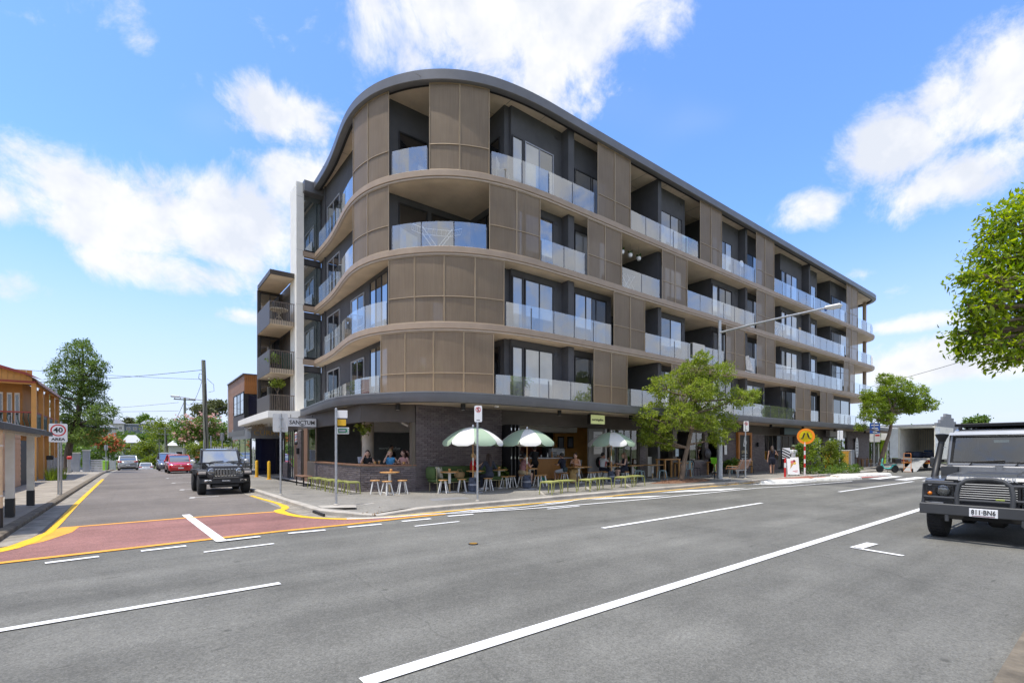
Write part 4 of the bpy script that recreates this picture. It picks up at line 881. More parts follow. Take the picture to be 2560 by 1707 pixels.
for i in range(7): MB().box(-.22,-.018,.38-.11*i,.1+.1*(i%3==0),-.016,.40-.11*i).build('print_line', m_alu, t)
MB().cone((18.48,GY+.2,PZ),(18.48,GY+.2,2.66),.05,n=10).build('downpipe', m_whitem, B)
t = thing('hose_reel', 'red fire hose reel on the grey wall panel', 'hose reel', (18.1,GY+.18,1.0)); MB().lathe([(.27,-.1),(.27,.1),(.2,.1),(.2,-.1)],24,M=rotx(R(90))).build('coil', m_black, t, smooth=True); MB().lathe([(.001,.11),(.27,.11),(.28,.13),(.001,.14)],24,M=rotx(R(90))).build('disc', M('fire_red',(.45,.01,.02),.4), t, smooth=True)
# ---------------- old timber house with verandah on the left
def verandah_house():
    t = thing('verandah_house', 'old two storey timber house with orange verandah and dark iron lace', 'building')
    m_or = M('ochre_weatherboard', (.50,.23,.055), .7, var=.12, scale=2); m_orp = M('ochre_post', (.60,.30,.08), .6, var=.08); m_grn = M('dark_green_iron', (.035,.075,.06), .5); m_rd = M('oxide_red', (.30,.05,.035), .6); m_tin = M('rusty_tin_roof', (.20,.11,.085), .7, var=.3, scale=1.5, stretch=(8,1,1))
    m_peach = M('peach_weatherboard', (.58,.34,.20), .75, var=.1, scale=2)
    g = T(40)
    MB().box(-14,38.0,g,-5.0,46.5,5.4).build('wall', m_or, t)
    for i in range(17): MB().box(-13.9,37.97,2.75+i*.15,-5.01,37.995,2.885+i*.15).build('weatherboard', m_or, t)
    fl = MB().box(-14,36.7,2.45,-4.35,46.4,2.66).build('verandah_floor', m_rd, t); MB().box(-14,36.66,5.15,-4.3,36.8,5.3).build('beam', m_orp, t); MB().box(-4.45,36.8,5.15,-4.3,46.4,5.3).build('beam', m_orp, t)
    for i in range(5):
        y = 36.72 + i*2.45; p = MB().box(-4.5,y,g,-4.3,y+.2,5.15).build('post', m_orp, t)
    for x in (-6.9,-9.5,-12): MB().box(x,36.72,g,x+.2,36.92,5.15).build('post', m_orp, t)
    # lace balustrade
    MB().box(-14,36.74,3.6,-4.5,36.84,3.68).build('hand_rail', m_rd, t); MB().box(-4.44,36.9,3.6,-4.36,46.4,3.68).build('hand_rail', m_rd, t)
    for x in np.arange(-8.6,-4.55,.2): MB().tube([(x,36.79,2.66),(x+.05,36.79,2.95),(x-.03,36.79,3.3),(x,36.79,3.6)],.022,5).build('baluster', m_grn, t)
    for k in range(4):
        y = 36.92+k*2.45; mb = MB(); mb.box(-4.42,y+.05,2.72,-4.38,y+2.2,2.78); mb.box(-4.42,y+.05,3.45,-4.38,y+2.2,3.6)
        for q in np.arange(.1,2.2,.11): mb.box(-4.41,y+q,2.78,-4.39,y+q+.055,3.45)
        mb.build('iron_lace_panel', m_grn, t)
    # bullnose roof and gable boards
    prof = [(-4.15,5.2),(-4.3,5.45),(-4.8,5.75),(-6.6,6.35)]
    mb = MB()
    mb.sweep([(0,36.4),(0,46.7)], [(-x*-1, z) for x, z in prof] + [(x, z-.06) for x, z in prof[::-1]])
    mb.build('verandah_roof', m_tin, t)
    boards(t, -8.4, -4.45, 36.68, 5.3, 5.9, m_orp, .22); MB().box(-14,36.6,5.22,-4.3,36.66,5.32).build('trim', m_rd, t)
    rp = MB(); rp.add([(-3.95,36.3,5.35),(-4.6,36.3,5.72),(-6.4,36.3,6.3),(-9.5,36.3,7.3),(-9.5,36.5,7.3),(-6.4,36.5,6.3),(-4.6,36.5,5.72),(-3.95,36.5,5.35),(-4.6,36.3,5.6),(-6.4,36.3,6.1),(-9.5,36.3,7.05)],[(0,1,6,7),(1,2,5,6),(2,3,4,5),(0,8,1),(1,8,9,2),(2,9,10,3)]); rp.build('barge_board', m_rd, t)
    ro = MB(); ro.add([(-6.2,37,6.2),(-6.2,46.6,6.2),(-10,44,8.2),(-10,39,8.2),(-14,37,6.2),(-14,46.6,6.2)],[(0,1,2,3),(1,5,2),(5,4,3,2),(4,0,3)]); ro.build('roof', m_tin, t)
    for x in (-5.95,-5.6,-5.3,-7.2): w = MB().box(x,37.9,2.75,x+.2,37.96,4.75).build('window', m_white, t); MB().box(x+.04,37.88,2.85,x+.16,37.898,4.65).build('pane', m_paned, w)
    # lower shed with peach weatherboards facing the street
    MB().box(-9,21,g-.2,-4.2,31.3,2.3).build('wall', m_peach, t)
    for i in range(10): 
        a = .0 + i*.235; MB().add([(-4.2,21,a),(-4.155,21,a),(-4.175,21,a+.228),(-4.2,21,a+.228),(-4.2,31.2,a),(-4.155,31.2,a),(-4.175,31.2,a+.228),(-4.2,31.2,a+.228)],[(0,1,2,3),(7,6,5,4),(0,4,5,1),(1,5,6,2),(2,6,7,3)]).build('weatherboard', m_peach, t)
    d = MB().box(-4.3,31.35,g,-4.2,34.6,2.05).build('gate', m_black, t); MB().box(-4.19,32.9,.95,-4.14,33.3,1.0).build('handle', m_chrome, d)
    MB().box(-4.35,34.6,g,-4.2,34.85,2.5).build('post', m_orp, t)
    return t
verandah_house()
def street_awning():
    t = thing('street_awning', 'low grey roofed footpath awning on white posts with black feet', 'awning', (0,0,0))
    cream = M('cream_post_paint', (.66,.62,.54), .6, var=.1, scale=4); rust = M('rust_stained_cream', (.60,.45,.28), .7, var=.25, scale=3)
    for i, y in enumerate((13.6,15.85,18.6)):
        p = MB().box(-2.36,y-.08,.10,-2.22,y+.08,2.0).build('post', cream, t); MB().box(-2.365,y-.085,.10,-2.215,y+.085,.10+.42).build('post_foot', m_ink, p)
    dp = MB().cone((-2.12,13.62,.1),(-2.12,13.62,2.02),.055,n=12).build('downpipe', rust, t, smooth=True); MB().cone((-2.12,13.62,.10),(-2.12,13.62,.5),.058,n=12).build('pipe_foot', m_ink, dp)
    for z in (.72,1.7): MB().cone((-2.12,13.62,z),(-2.12,13.62,z+.03),.062,n=12).build('clip', cream, dp)
    MB().box(-2.36,13.4,2.0,-2.2,19.6,2.14).build('beam', cream, t); MB().box(-8,13.42,2.0,-2.36,13.56,2.14).build('beam', cream, t)
    m_rf = M('grey_tin_roof', (.115,.115,.12), .5, .3, var=.15, scale=1, stretch=(1,6,1))
    mb = MB(); mb.add([(-2.05,13.2,2.15),(-2.05,19.9,2.15),(-7,18.5,3.3),(-7,14.6,3.3),(-9,13.2,2.15),(-2.05,13.2,2.09),(-2.05,19.9,2.09)],[(0,1,2,3),(0,3,4),(0,5,6,1)]); mb.build('roof', m_rf, t)
    for y in np.arange(13.3,19.8,.55): MB().tube([(-2.05,y,2.165),(-2.9,y,2.365)],.02,5).build('roof_rib', m_rf, t)
    MB().box(-2.06,13.15,2.03,-1.98,19.95,2.15).build('gutter', M('dark_gutter',(.06,.06,.065),.5), t); MB().box(-9,13.1,2.03,-2.06,13.18,2.15).build('gutter', MATS['dark_gutter'], t)
street_awning()
def wire_fence():
    t = thing('mesh_fence', 'low grey mesh fence under the verandah with letterbox', 'fence', (0,0,T(40)))
    for y in np.arange(39,46.6,1.5): MB().cone((-4.1,y,.1),(-4.1,y,1.35),.03,n=8).build('post', m_galv, t)
    mb = MB()
    for y in np.arange(39,46.4,.12): mb.box(-4.105,y,.15,-4.095,y+.012,1.3)
    for z in np.arange(.2,1.32,.12): mb.box(-4.104,39,z,-4.096,46.5,z+.012)
    mb.build('mesh', m_galv, t); MB().cbox((-4.0,39.1,1.35),(.3,.35,.25),bev=.03).build('letterbox', m_black, t)
wire_fence()
def grey_fence():
    t = thing('grey_street_fence', 'pale grey rendered fence with capped pillar at the far left footpath', 'fence', (0,0,T(60)))
    pg = M('pale_grey_render', (.42,.45,.50), .8, var=.1); MB().box(-11,59.5,0,-4.6,59.75,1.5).build('wall_panel', pg, t)
    for x, h in ((-4.6,1.75),(-3.9,2.0)): p = MB().box(x,59.3,0,x+.5,59.9,h).build('pillar', pg, t); MB().box(x-.05,59.25,h,x+.55,59.95,h+.1).build('cap', m_white, p)
    for i in range(7): MB().box(-3.35,59.5,.1+i*.16,-2.5,59.54,.22+i*.16).build('slat', m_signw, t)
    b = thing('red_letter_box', 'small red topped letter box by the grey fence', 'letter box', (-4.2,52,T(52))); MB().cbox((0,0,.6),(.25,.25,1.2),bev=.03).build('body', m_galv, b); MB().cbox((0,0,1.3),(.3,.3,.25),bev=.05).build('top', m_red, b)
grey_fence()
def picket_fence():
    t = thing('picket_fence', 'white picket fence beyond the parked black jeep', 'fence', (0,0,T(48)))
    for i in range(24): MB().add([(5.0+i*.17,48.5,.1),(5.11+i*.17,48.5,.1),(5.11+i*.17,48.5,2.05),(5.055+i*.17,48.5,2.15),(5.0+i*.17,48.5,2.05)]+[(5.0+i*.17,48.53,.1),(5.11+i*.17,48.53,.1),(5.11+i*.17,48.53,2.05),(5.055+i*.17,48.53,2.15),(5.0+i*.17,48.53,2.05)],[(0,1,2,3,4),(9,8,7,6,5)]+[(i_,(i_+1)%5,5+(i_+1)%5,5+i_) for i_ in range(5)]).build('picket', m_white, t)
    for z in (.5,1.6): MB().box(5,48.54,z,9.1,48.58,z+.1).build('rail', m_white, t)
picket_fence()
# ---------------- houses on the far hill
def far_house(label, x, y, w, d, h, wallm, roofm, z=None, win=3, hip=True):
    z = T(y) if z is None else z; t = thing('hillside_house', label, 'house', (x,y,z), group='houses on the far hill')
    MB().box(-w/2,-d/2,-9,w/2,d/2,h).build('wall', wallm, t)
    r = MB(); o = .7
    if hip: r.add([(-w/2-o,-d/2-o,h),(w/2+o,-d/2-o,h),(w/2+o,d/2+o,h),(-w/2-o,d/2+o,h),(-w/4,0,h+2.2),(w/4,0,h+2.2)],[(0,1,5,4),(1,2,5),(2,3,4,5),(3,0,4),(3,2,1,0)])
    else: r.box(-w/2-o,-d/2-o,h,w/2+o,d/2+o,h+.35)
    r.build('roof', roofm, t)
    for i in range(win):
        for zz in ([.9] if h < 4.5 else [.9, 3.8]):
            xx = -w/2 + w*(i+.5)/win; f = MB().box(xx-.75,-d/2-.06,zz,xx+.75,-d/2-.002,zz+1.4).build('window', m_white, t); MB().box(xx-.62,-d/2-.09,zz+.12,xx+.62,-d/2-.062,zz+1.28).build('pane', m_paned, f)
m_hw = M('cream_house_wall', (.55,.53,.5), .8); m_hg = M('grey_house_wall', (.25,.28,.33), .8); m_rw = M('white_roof', (.65,.65,.66), .5); m_rg = M('grey_roof', (.22,.23,.25), .5); m_rr = M('red_roof',(.30,.12,.08),.7)
far_house('grey two storey house behind the tall dark tree on the hill', -12.6, 232, 12, 10, 6.5, m_hg, m_rg, 3)
far_house('white fronted house with sheltered deck on the hillside', -7.9, 205, 5, 8, 5, m_hw, m_rg, 3.2, 2, False)
far_house('low long white roofed house along the hill crest', -1.7, 300, 10, 10, 3.5, m_hg, m_rw, 9.8, 4, False)
far_house('dark house with pale roof among hillside trees', -1, 175, 3.6, 6, 2.6, m_hg, M('pale_grey_roof',(.42,.43,.45),.6), .8, 2)
far_house('grey house with two rows of windows by the hill crest', -8.5, 296, 8, 9, 6.5, m_hw, m_rg, 7)
far_house('white walled house right of the utility poles', 10.2, 150, 7, 8, 3.7, m_hw, m_rw, -1.2, 2)
far_house('blue grey house half hidden at the right of the hill', 5.0, 292, 6, 9, 6, m_hg, m_rg, 7.5)
# ---------------- shops and parapet building beyond the truck
t = thing('white_shop', 'white shopfront with lime green posts beyond the end of the block', 'building')
MB().box(63,18,0,78,28,4.2).build('wall', m_white, t); MB().box(62.6,15.2,2.6,80,18,3.6).build('fascia', m_white, t)
lime = M('lime_green_post', (.42,.62,.02), .5)
for x in (63,67.5,72,76.5): MB().box(x,16.4,PZ,x+.35,16.8,2.6).build('lime_post', lime, t)
MB().box(63,17.9,PZ,78,17.98,2.6).build('shopfront', m_paned, t)
for x in (64.5,66,69,70.5,73.5): MB().box(x,17.8,PZ,x+.3,17.88,2.6).build('frame_post', m_white, t)
t = thing('parapet_building', 'grey brick building with stepped parapet behind the truck', 'building', (97,17.4,0))
gb = M('grey_brick', (.27,.27,.28), .8, var=.2, scale=4); MB().box(-8,.3,0,10,10,5.2).build('wall', gb, t)
st = [(-7,0),(-7,5.4),(-5,5.4),(-5,5.9),(-3.4,5.9),(-3.4,6.4),(-1.8,6.4),(-1.8,6.9),(1.8,6.9),(1.8,6.4),(3.4,6.4),(3.4,5.9),(5,5.9),(5,5.4),(7,5.4),(7,0)]
MB().add([(x,0,z) for x,z in st]+[(x,.3,z) for x,z in st],[list(range(16)),list(range(16,32))[::-1]]+[(i,(i+1)%16,16+(i+1)%16,16+i) for i in range(16)]).build('stepped_parapet', gb, t)
for x in (-5,-2,1,4): f = MB().box(x,-.06,2.6,x+1.2,-.002,4.2).build('window', m_white, t); MB().box(x+.1,-.09,2.7,x+1.1,-.062,4.1).build('pane', m_paned, f)
# ---------------- poles and wires
m_pole = M('weathered_pole_timber', (.23,.24,.19), .9, var=.3, scale=5, stretch=(3,3,.4), bump=.5, bscale=20)
def pole(label, x, y, top, r=.17, arms=1, lean=0.0, grp='timber power poles along the side street'):
    t = thing('power_pole', label, 'power pole', (x,y,T(y)), group=grp); h = top - T(y)
    MB().cone((0,0,0),(lean*h,0,h),r,r*.72,12).build('pole_shaft', m_pole, t, smooth=True)
    for i in range(arms):
        z = h-.35-1.1*i; a = MB().box(-1.1+lean*h,-.2,z,1.1+lean*h,-.08,z+.13).build('cross_arm', m_pole, t)
        for q in (-1.0,-.45,.45,1.0): MB().lathe([(.03,0),(.055,.03),(.04,.08),(.06,.11),(.02,.16)],8,(q+lean*h,-.14,z+.13)).build('insulator', m_steelp, a)
    return t
p1 = pole('tall leaning timber pole right behind the black jeep', 4.25, 43.2, 8.35, .19, 0, -.028)
for z in (2.2,1.4): MB().cone((-.22,-.1,0),(-.22,-.1,2.6),.045,n=8).build('cable_conduit', m_galv, p1); break
MB().cone((.24,0,0),(.24,0,2.9),.06,n=8).build('cable_conduit', m_galv, p1)
MB().tube([(-.2,0,6.9),(-.55,0,7.2),(-.5,0,7.55),(-.2,0,7.5)],.02,5).build('cable_loop', m_rub, p1); MB().tube([(0,0,7.2),(.42,0,6.8),(.45,0,6.3),(.1,0,6.2)],.014,5).build('cable_loop', m_rub, p1); MB().tube([(-.1,-.2,6.8),(-.18,-.2,4.5),(-.05,-.2,2),(-.1,-.2,.3)],.03,5).build('cable_run', m_rub, p1)
MB().tube([(-.2,0,5.55),(-1.0,.0,5.62),(-1.75,0,5.72)],.03,6).build('lamp_arm', m_galv, p1); MB().cbox((-2.0,0,5.74),(.55,.2,.12),bev=.04).build('lamp_head', m_galv, p1)
pole('timber pole with crossarm standing behind the red car', 4.6, 70, 7.85, .17, 1)
for (x, y, tp, lb) in ((4.6,120,6.0,'distant pole with wide crossarm in the street dip'),(4.2,138,5.0,'distant pole left of the wide crossarm pole'),(3.6,165,3.4,'far pole low in the street dip, second from its left'),(3.0,185,2.3,'farthest pole low in the dip of the street'),(-14.5,150,3.5,'distant pole standing among trees left of the silver wagon')): pole(lb, x, y, tp, .16, 2)
m_wire = M('black_wire', (.02,.02,.022), .6)
def wire(a, b, sag, r=.018, n=16):
    a = Vector(a); b = Vector(b); pts = [a.lerp(b, i/n) - Vector((0,0,sag*4*(i/n)*(1-i/n))) for i in range(n+1)]
    t = MB().tube(pts, r, 4).build('overhead_wire', m_wire, fix=False); return t
wl = ['upper wire from the leaning pole to the left','lower thick wire from the leaning pole to the left','wire between the leaning pole and crossarm pole','thin wire left of the crossarm pole','low wire left of the crossarm pole','wire dropping to the shop from the poles','wire between distant poles in the dip','overhead wire above the off road car at far right']
ws = [((4.0,43.2,6.9),(-16,50,7.7),.25,.014),((3.9,43.2,7.6),(-20,58,6.6),.7,.02),((4.0,43.2,7.1),(4.6,70,7.4),1.2,.016),((4.0,70,7.2),(-26,95,6.6),.8,.018),((4.0,70,6.2),(-24,80,5.9),.3,.02),((4.7,70,6.6),(6.3,46,5.4),.5,.015),((4.6,70,7.5),(4.6,120,5.7),1.0,.03),((88,30,10.2),(60,3,11.6),.4,.03)]
for q, lb in zip(ws, wl): tag(wire(*q), lb, 'wire', 'overhead wires')
# ------------------------------------------------------------------ street signs and lamps
def sign_post(name, label, x, y, h, r=.03, z=None, mat=None, foot=True):
    z = (PZ + T(y)) if z is None else z; t = thing(name, label, 'street sign', (x,y,z))
    MB().cone((0,0,0),(0,0,h),r,n=12).build('post', mat or m_galv, t, smooth=True); MB().lathe([(r,h),(r*1.1,h+.01),(.001,h+.03)],12).build('post_cap', m_galv, t)
    if foot: MB().lathe([(r*2.2,0),(r*2.0,.03),(r,.05)],12).build('foot', m_conc, t)
    return t
def plate_(t, name, w, h, c, yaw, mat, back=None, r=.03, th=.006):
    """rounded sign plate; yaw = direction it faces (radians, 0 = -Y)"""
    k = 5; pts = []
    for (sx, sz, a0) in ((1,-1,270),(1,1,0),(-1,1,90),(-1,-1,180)):
        for i in range(k): a = R(a0 + 90*i/(k-1)); pts.append((sx*(w/2-r)+r*math.cos(a), sz*(h/2-r)+r*math.sin(a)))
    n = len(pts); Mx = rotz(yaw); C = Vector(c)
    mb = MB(); mb.add([C + Mx @ Vector((x,-th/2,z)) for x,z in pts]+[C + Mx @ Vector((x,th/2,z)) for x,z in pts],[list(range(n))]); 
    mb.f.append([i+n for i in range(n)][::-1]); mb.mi.append(1)
    for i in range(n): mb.f.append([i,(i+1)%n,n+(i+1)%n,n+i]); mb.mi.append(1)
    return mb.build(name, [mat, back or m_galv], t, fix=False)
def ring(t, name, c, r0, r1, yaw, mat, y=-.006):
    n = 32; mb = MB(); Mx = rotz(yaw); C = Vector(c); vs = []
    for i in range(n): a = 2*math.pi*i/n; vs += [C + Mx @ Vector((r0*math.cos(a),y,r0*math.sin(a))), C + Mx @ Vector((r1*math.cos(a),y,r1*math.sin(a)))]
    mb.add(vs, [(2*i,2*i+1,(2*i+3)%(2*n),(2*i+2)%(2*n)) for i in range(n)]); return mb.build(name, mat, t, fix=False)
def txt(t, s, size, mat, c, yaw, sx=1.0, bold=0.003, y=-.007):
    Mx = rotz(yaw); p = Vector(c) + Mx @ Vector((0,y,0)); return text_mesh('lettering', s, size, mat, t, Mx @ FACE_S, p, .0015, sx=sx, bold=bold)
CY = -R(5)
# speed limit sign on two posts (posts measured on the old footpath, level .10)
t = sign_post('speed_limit_sign', 'white 40 AREA speed limit sign with red ring on grey posts', -2.13, 22.9, 2.45, .03, .1+T(23))
MB().cone((.03,.45,0),(.03,.45,2.6),.03,n=12).build('post', m_steelp, t)
plate_(t, 'sign_plate', .48, .64, (.0,-.06,2.18), R(-6), m_signw, r=.04)
ring(t, 'red_ring', (.0,-.06,2.27), .205, .165, R(-6), m_red); txt(t, '40', .235, m_ink, (.0,-.06,2.27), R(-6), 1.05, .006); txt(t, 'AREA', .125, m_ink, (.0,-.06,1.955), R(-6), 1.15, .004)
# back of give way / stop plate in the side street
t = sign_post('sign_back', 'blank grey back of a square sign on pole beside the jeep', 3.87, 17.8, 2.75); plate_(t, 'sign_plate', .48, .62, (0,.03,2.45), R(-25), M('plain_sign_back',(.52,.53,.53),.45,var=.1), r=.05)
for z in (2.3,2.6): MB().cbox((0,-.035,z),(.16,.03,.03)).build('clamp', m_galv, t)
# corner street-name post
t = sign_post('street_name_post', 'corner pole with white, yellow and green name blades', 4.28, 13.3, 2.62, .033)
m_gr = M('street_sign_green', (.02,.16,.08), .5)
for z, w, h, mt, xo in ((2.48,.27,.21,m_signw,.16),(2.25,.23,.17,M('street_sign_yellow',(.75,.45,.02),.5),.14),(2.03,.31,.18,m_signw,.18)): plate_(t, 'name_blade', w, h, (xo,-.03,z), R(-30), mt, r=.012)
plate_(t, 'name_blade_green', .27, .13, (.18,-.045,2.03), R(-30), m_gr, r=.01)
MB().add([Vector((.18,-.045,2.03)) + rotz(R(-30)) @ Vector(p) for p in ((.09,-.006,-.06),(.12,-.006,0),(.09,-.006,.06),(.102,-.006,.06),(.132,-.006,0),(.102,-.006,-.06))],[(0,1,4,5),(1,2,3,4)]).build('arrow', m_signw, t, fix=False)
for z, n, mt in ((2.49,2,m_alu),(2.26,2,m_timberd)):
    for i in range(n): MB().add([Vector((.2,-.03,z)) + rotz(R(-30)) @ Vector(p) for p in ((-.12,-.006,.03-.06*i),(.06,-.006,.03-.06*i),(.06,-.006,.005-.06*i),(-.12,-.006,.005-.06*i))],[(0,1,2,3)]).build('print_line', mt, t, fix=False)
MB().add([Vector((.18,-.045,2.03)) + rotz(R(-30)) @ Vector(p) for p in ((-.11,-.007,.03),(.06,-.007,.03),(.06,-.007,-.03),(-.11,-.007,-.03))],[(0,1,2,3)]).build('print_line', m_alu, t, fix=False)
def no_stopping(label, x, y, h, yaw, sc=1.0):
    t = sign_post('no_stopping_sign', label, x, y, h, .03*sc); plate_(t, 'sign_plate', .225*sc, .48*sc, (0,-.04,h-.22*sc), yaw, m_signw, r=.04)
    ring(t, 'red_ring', (0,-.04,h-.1*sc), .078*sc, .062*sc, yaw, m_red); txt(t, 'S', .14*sc, m_ink, (0,-.04,h-.1*sc), yaw, 1.0, .004)
    Mx = rotz(yaw); MB().add([Vector((0,-.04,h-.1*sc)) + Mx @ Vector(p) for p in ((-.055*sc,-.009,.04*sc),(-.04*sc,-.009,.055*sc),(.055*sc,-.009,-.04*sc),(.04*sc,-.009,-.055*sc))],[(0,1,2,3)]).build('slash', m_red, t, fix=False)
    MB().add([Vector((0,-.04,h-.40*sc)) + Mx @ Vector(p) for p in ((-.05*sc,-.006,-.01),(.05*sc,-.006,-.01),(.05*sc,-.006,.008),(-.05*sc,-.006,.008))],[(0,1,2,3)]).build('arrow', m_ink, t, fix=False)
    return t
no_stopping('no stopping sign on pole in front of first cafe umbrella', 7.91, 11.85, 2.78, R(-40))
no_stopping('narrow no stopping sign on pole in front of timber bench', 24.9, 12.4, 2.95, R(-52), 1.1)
# zebra crossing sign: orange ring, yellow disc, walking legs, on a red and white post
t = thing('crossing_sign', 'round yellow pedestrian crossing sign with orange rim on striped post', 'street sign', (30.0,11.55,PZ))
m_or2 = M('fluoro_orange', (.95,.28,.01), .45); m_yl2 = M('fluoro_yellow', (.95,.80,.01), .45)
yaw = R(-60)
for i in range(8): MB().cone((0,0,i*.24),(0,0,(i+1)*.24),.045,n=12).build('post_band', m_red if i in (2,4,6) else m_signw, t)
dk = MB().lathe([(.001,-.01),(.445,-.01),(.445,.01),(.001,.01)],36,(0,-.06,2.25),rotz(yaw) @ rotx(R(90))).build('disc', m_or2, t); 
MB().lathe([(.001,-.012),(.32,-.012)],36,(0,-.06,2.25),rotz(yaw) @ rotx(R(-90))).build('yellow_face', m_yl2, t, fix=False)
MB().lathe([(.001,.013),(.32,.013)],36,(0,-.06,2.25),rotz(yaw) @ rotx(R(90))).build('yellow_face', m_yl2, t, fix=False)
Mx = rotz(yaw); C0 = Vector((0,-.06,2.27))
for sg in (-1,1):
    leg = [(sg*.03,.17),(sg*.10,.17),(sg*.19,-.08),(sg*.11,-.10)]; foot = [(sg*.10,-.13),(sg*.2,-.10),(sg*.27,-.15),(sg*.25,-.17),(sg*.16,-.16)]
    for pl in (leg, foot): MB().add([C0 + Mx @ Vector((x,-.022,z)) for x,z in pl],[list(range(len(pl)))]).build('walking_leg', m_ink, t, fix=False)
# hazard board on a short red and white bollard
t = thing('striped_bollard', 'short red and white bollard with striped hazard board on top', 'bollard', (27.85,11.7,PZ))
for i in range(4): MB().cone((0,0,i*.26),(0,0,(i+1)*.26),.055,n=14).build('post_band', m_red if i in (1,3) else m_signw if i else m_red, t)
o = plate_(t, 'hazard_board', .40, .58, (0,-.05,1.3), R(-45), m_signw, r=.01)
for i in range(4):
    z = -.26+.15*i; Mx = rotz(R(-45)); MB().add([Vector((0,-.05,1.3)) + Mx @ Vector((x,-.006,zz)) for x, zz in ((-.2,min(.28,z+.12)),(.2,max(-.28,z-.12+.02)),(.2,max(-.28,z-.2+.02)),(-.2,max(-.28,z+.03)))],[(0,1,2,3)]).build('stripe', m_ink, t, fix=False)
# blue loading zone sign, small white sign at garden
t = sign_post('parking_sign', 'blue and white parking sign on pole left of the truck', 48.2, 13.3, 3.75, .05); m_bl = M('sign_blue', (.02,.10,.45), .45)
plate_(t, 'blue_plate', .72, .85, (0,-.06,3.25), R(-58), m_bl); plate_(t, 'white_plate', .72, .68, (0,-.06,2.45), R(-58), m_signw)
Mx = rotz(R(-58))
for z, w, m_ in ((3.5,.5,m_signw),(3.25,.42,m_signw),(3.1,.5,m_signw),(2.93,.3,m_signw)): MB().add([Vector((0,-.06,z)) + Mx @ Vector(p) for p in ((-w/2,-.006,.04),(w/2,-.006,.04),(w/2,-.006,-.04),(-w/2,-.006,-.04))],[(0,1,2,3)]).build('print_line', m_, t, fix=False)
MB().add([Vector((0,-.06,2.66)) + Mx @ Vector(p) for p in ((.02,-.006,.07),(.32,-.006,.07),(.32,-.006,-.07),(.02,-.006,-.07))],[(0,1,2,3)]).build('red_print', m_red, t, fix=False)
t = sign_post('parking_sign', 'small white parking sign standing in the leafy garden bed', 36.6, 12.0, 2.75, .04); plate_(t, 'white_plate', .32, .6, (0,-.05,2.45), R(-55), m_signw)
for i in range(9): MB().cone((0,0,.7+i*.16),(0,0,.78+i*.16),.043,n=10).build('post_band', m_ink, t)
# street lamp with long arm
t = thing('street_lamp', 'tall galvanised street lamp with long arm over the road', 'street lamp', (23.1,12.8,PZ))
MB().cbox((0,0,.015),(.75,.75,.05),bev=.02).build('base_plate', m_conc, t)
MB().cone((0,0,0),(0,0,2.9),.135,.125,16).build('lower_shaft', m_galv, t, smooth=True); MB().cone((0,0,2.9),(0,0,7.9),.095,.075,16).build('upper_shaft', m_galv, t, smooth=True)
MB().lathe([(.135,2.86),(.135,2.94),(.095,3.0)],16).build('collar', m_galv, t); MB().lathe([(.08,7.9),(.085,7.96),(.001,7.99)],14).build('cap', m_galv, t)
MB().tube([(0,-.06,7.35),(0,-1.5,7.42),(0,-3.2,7.48),(0,-4.7,7.5)],[.055,.05,.045,.04],10).build('arm', m_galv, t, smooth=True)
hd = MB().cbox((0,-5.0,7.5),(.3,.62,.13),bev=.05).build('lamp_head', m_whitem, t); MB().cbox((0,-5.05,7.42),(.22,.4,.05),bev=.02).build('lens', m_signw, hd); MB().cbox((0,-4.72,7.42),(.1,.08,.09),bev=.02).build('photo_cell', m_bl, hd)
for z in (5.5,6.7): MB().cbox((-.09,0,z),(.06,.04,.1)).build('bracket', m_galv, t)
t = thing('street_lamp', 'small far street lamp arm beside the tall dark tree', 'street lamp', (-4.6,48,T(48))); MB().cone((0,0,0),(0,0,6.3),.09,.06,10).build('shaft', m_galv, t); MB().tube([(0,0,6.2),(-.6,-.6,6.35),(-1.4,-1.4,6.3)],.035,6).build('arm', m_galv, t); MB().cbox((-1.6,-1.6,6.28),(.45,.2,.1),rotz(R(45)),.03).build('lamp_head', m_galv, t)
t = sign_post('sign_back', 'small dark sign pole beyond the jeep near the curry shop', 4.0, 33, 2.6); plate_(t, 'sign_plate', .22, .45, (0,.03,2.4), R(10), m_steelp)
t = sign_post('sign_back', 'thin far sign pole by the green bin', -2.35, 62, 2.6, .03, T(62)); plate_(t, 'sign_plate', .3, .5, (0,.03,2.35), R(160), m_galv)
# yellow bollards of the curry shop
for (x, y, lb) in ((5.72,32.4,'yellow bollard by navy shopfront, farther from the camera'),(5.7,28.9,'yellow bollard by navy shopfront, nearer the camera')):
    t = thing('yellow_bollard', lb, 'bollard', (x,y,PZ+T(y)), group='yellow bollards by the curry shop'); MB().lathe([(.085,0),(.085,.92),(.07,.97),(.001,1.0)],16).build('tube', m_yellow, t, smooth=True); MB().lathe([(.15,0),(.15,.015),(.001,.015)],16).build('base_plate', m_yellow, t)
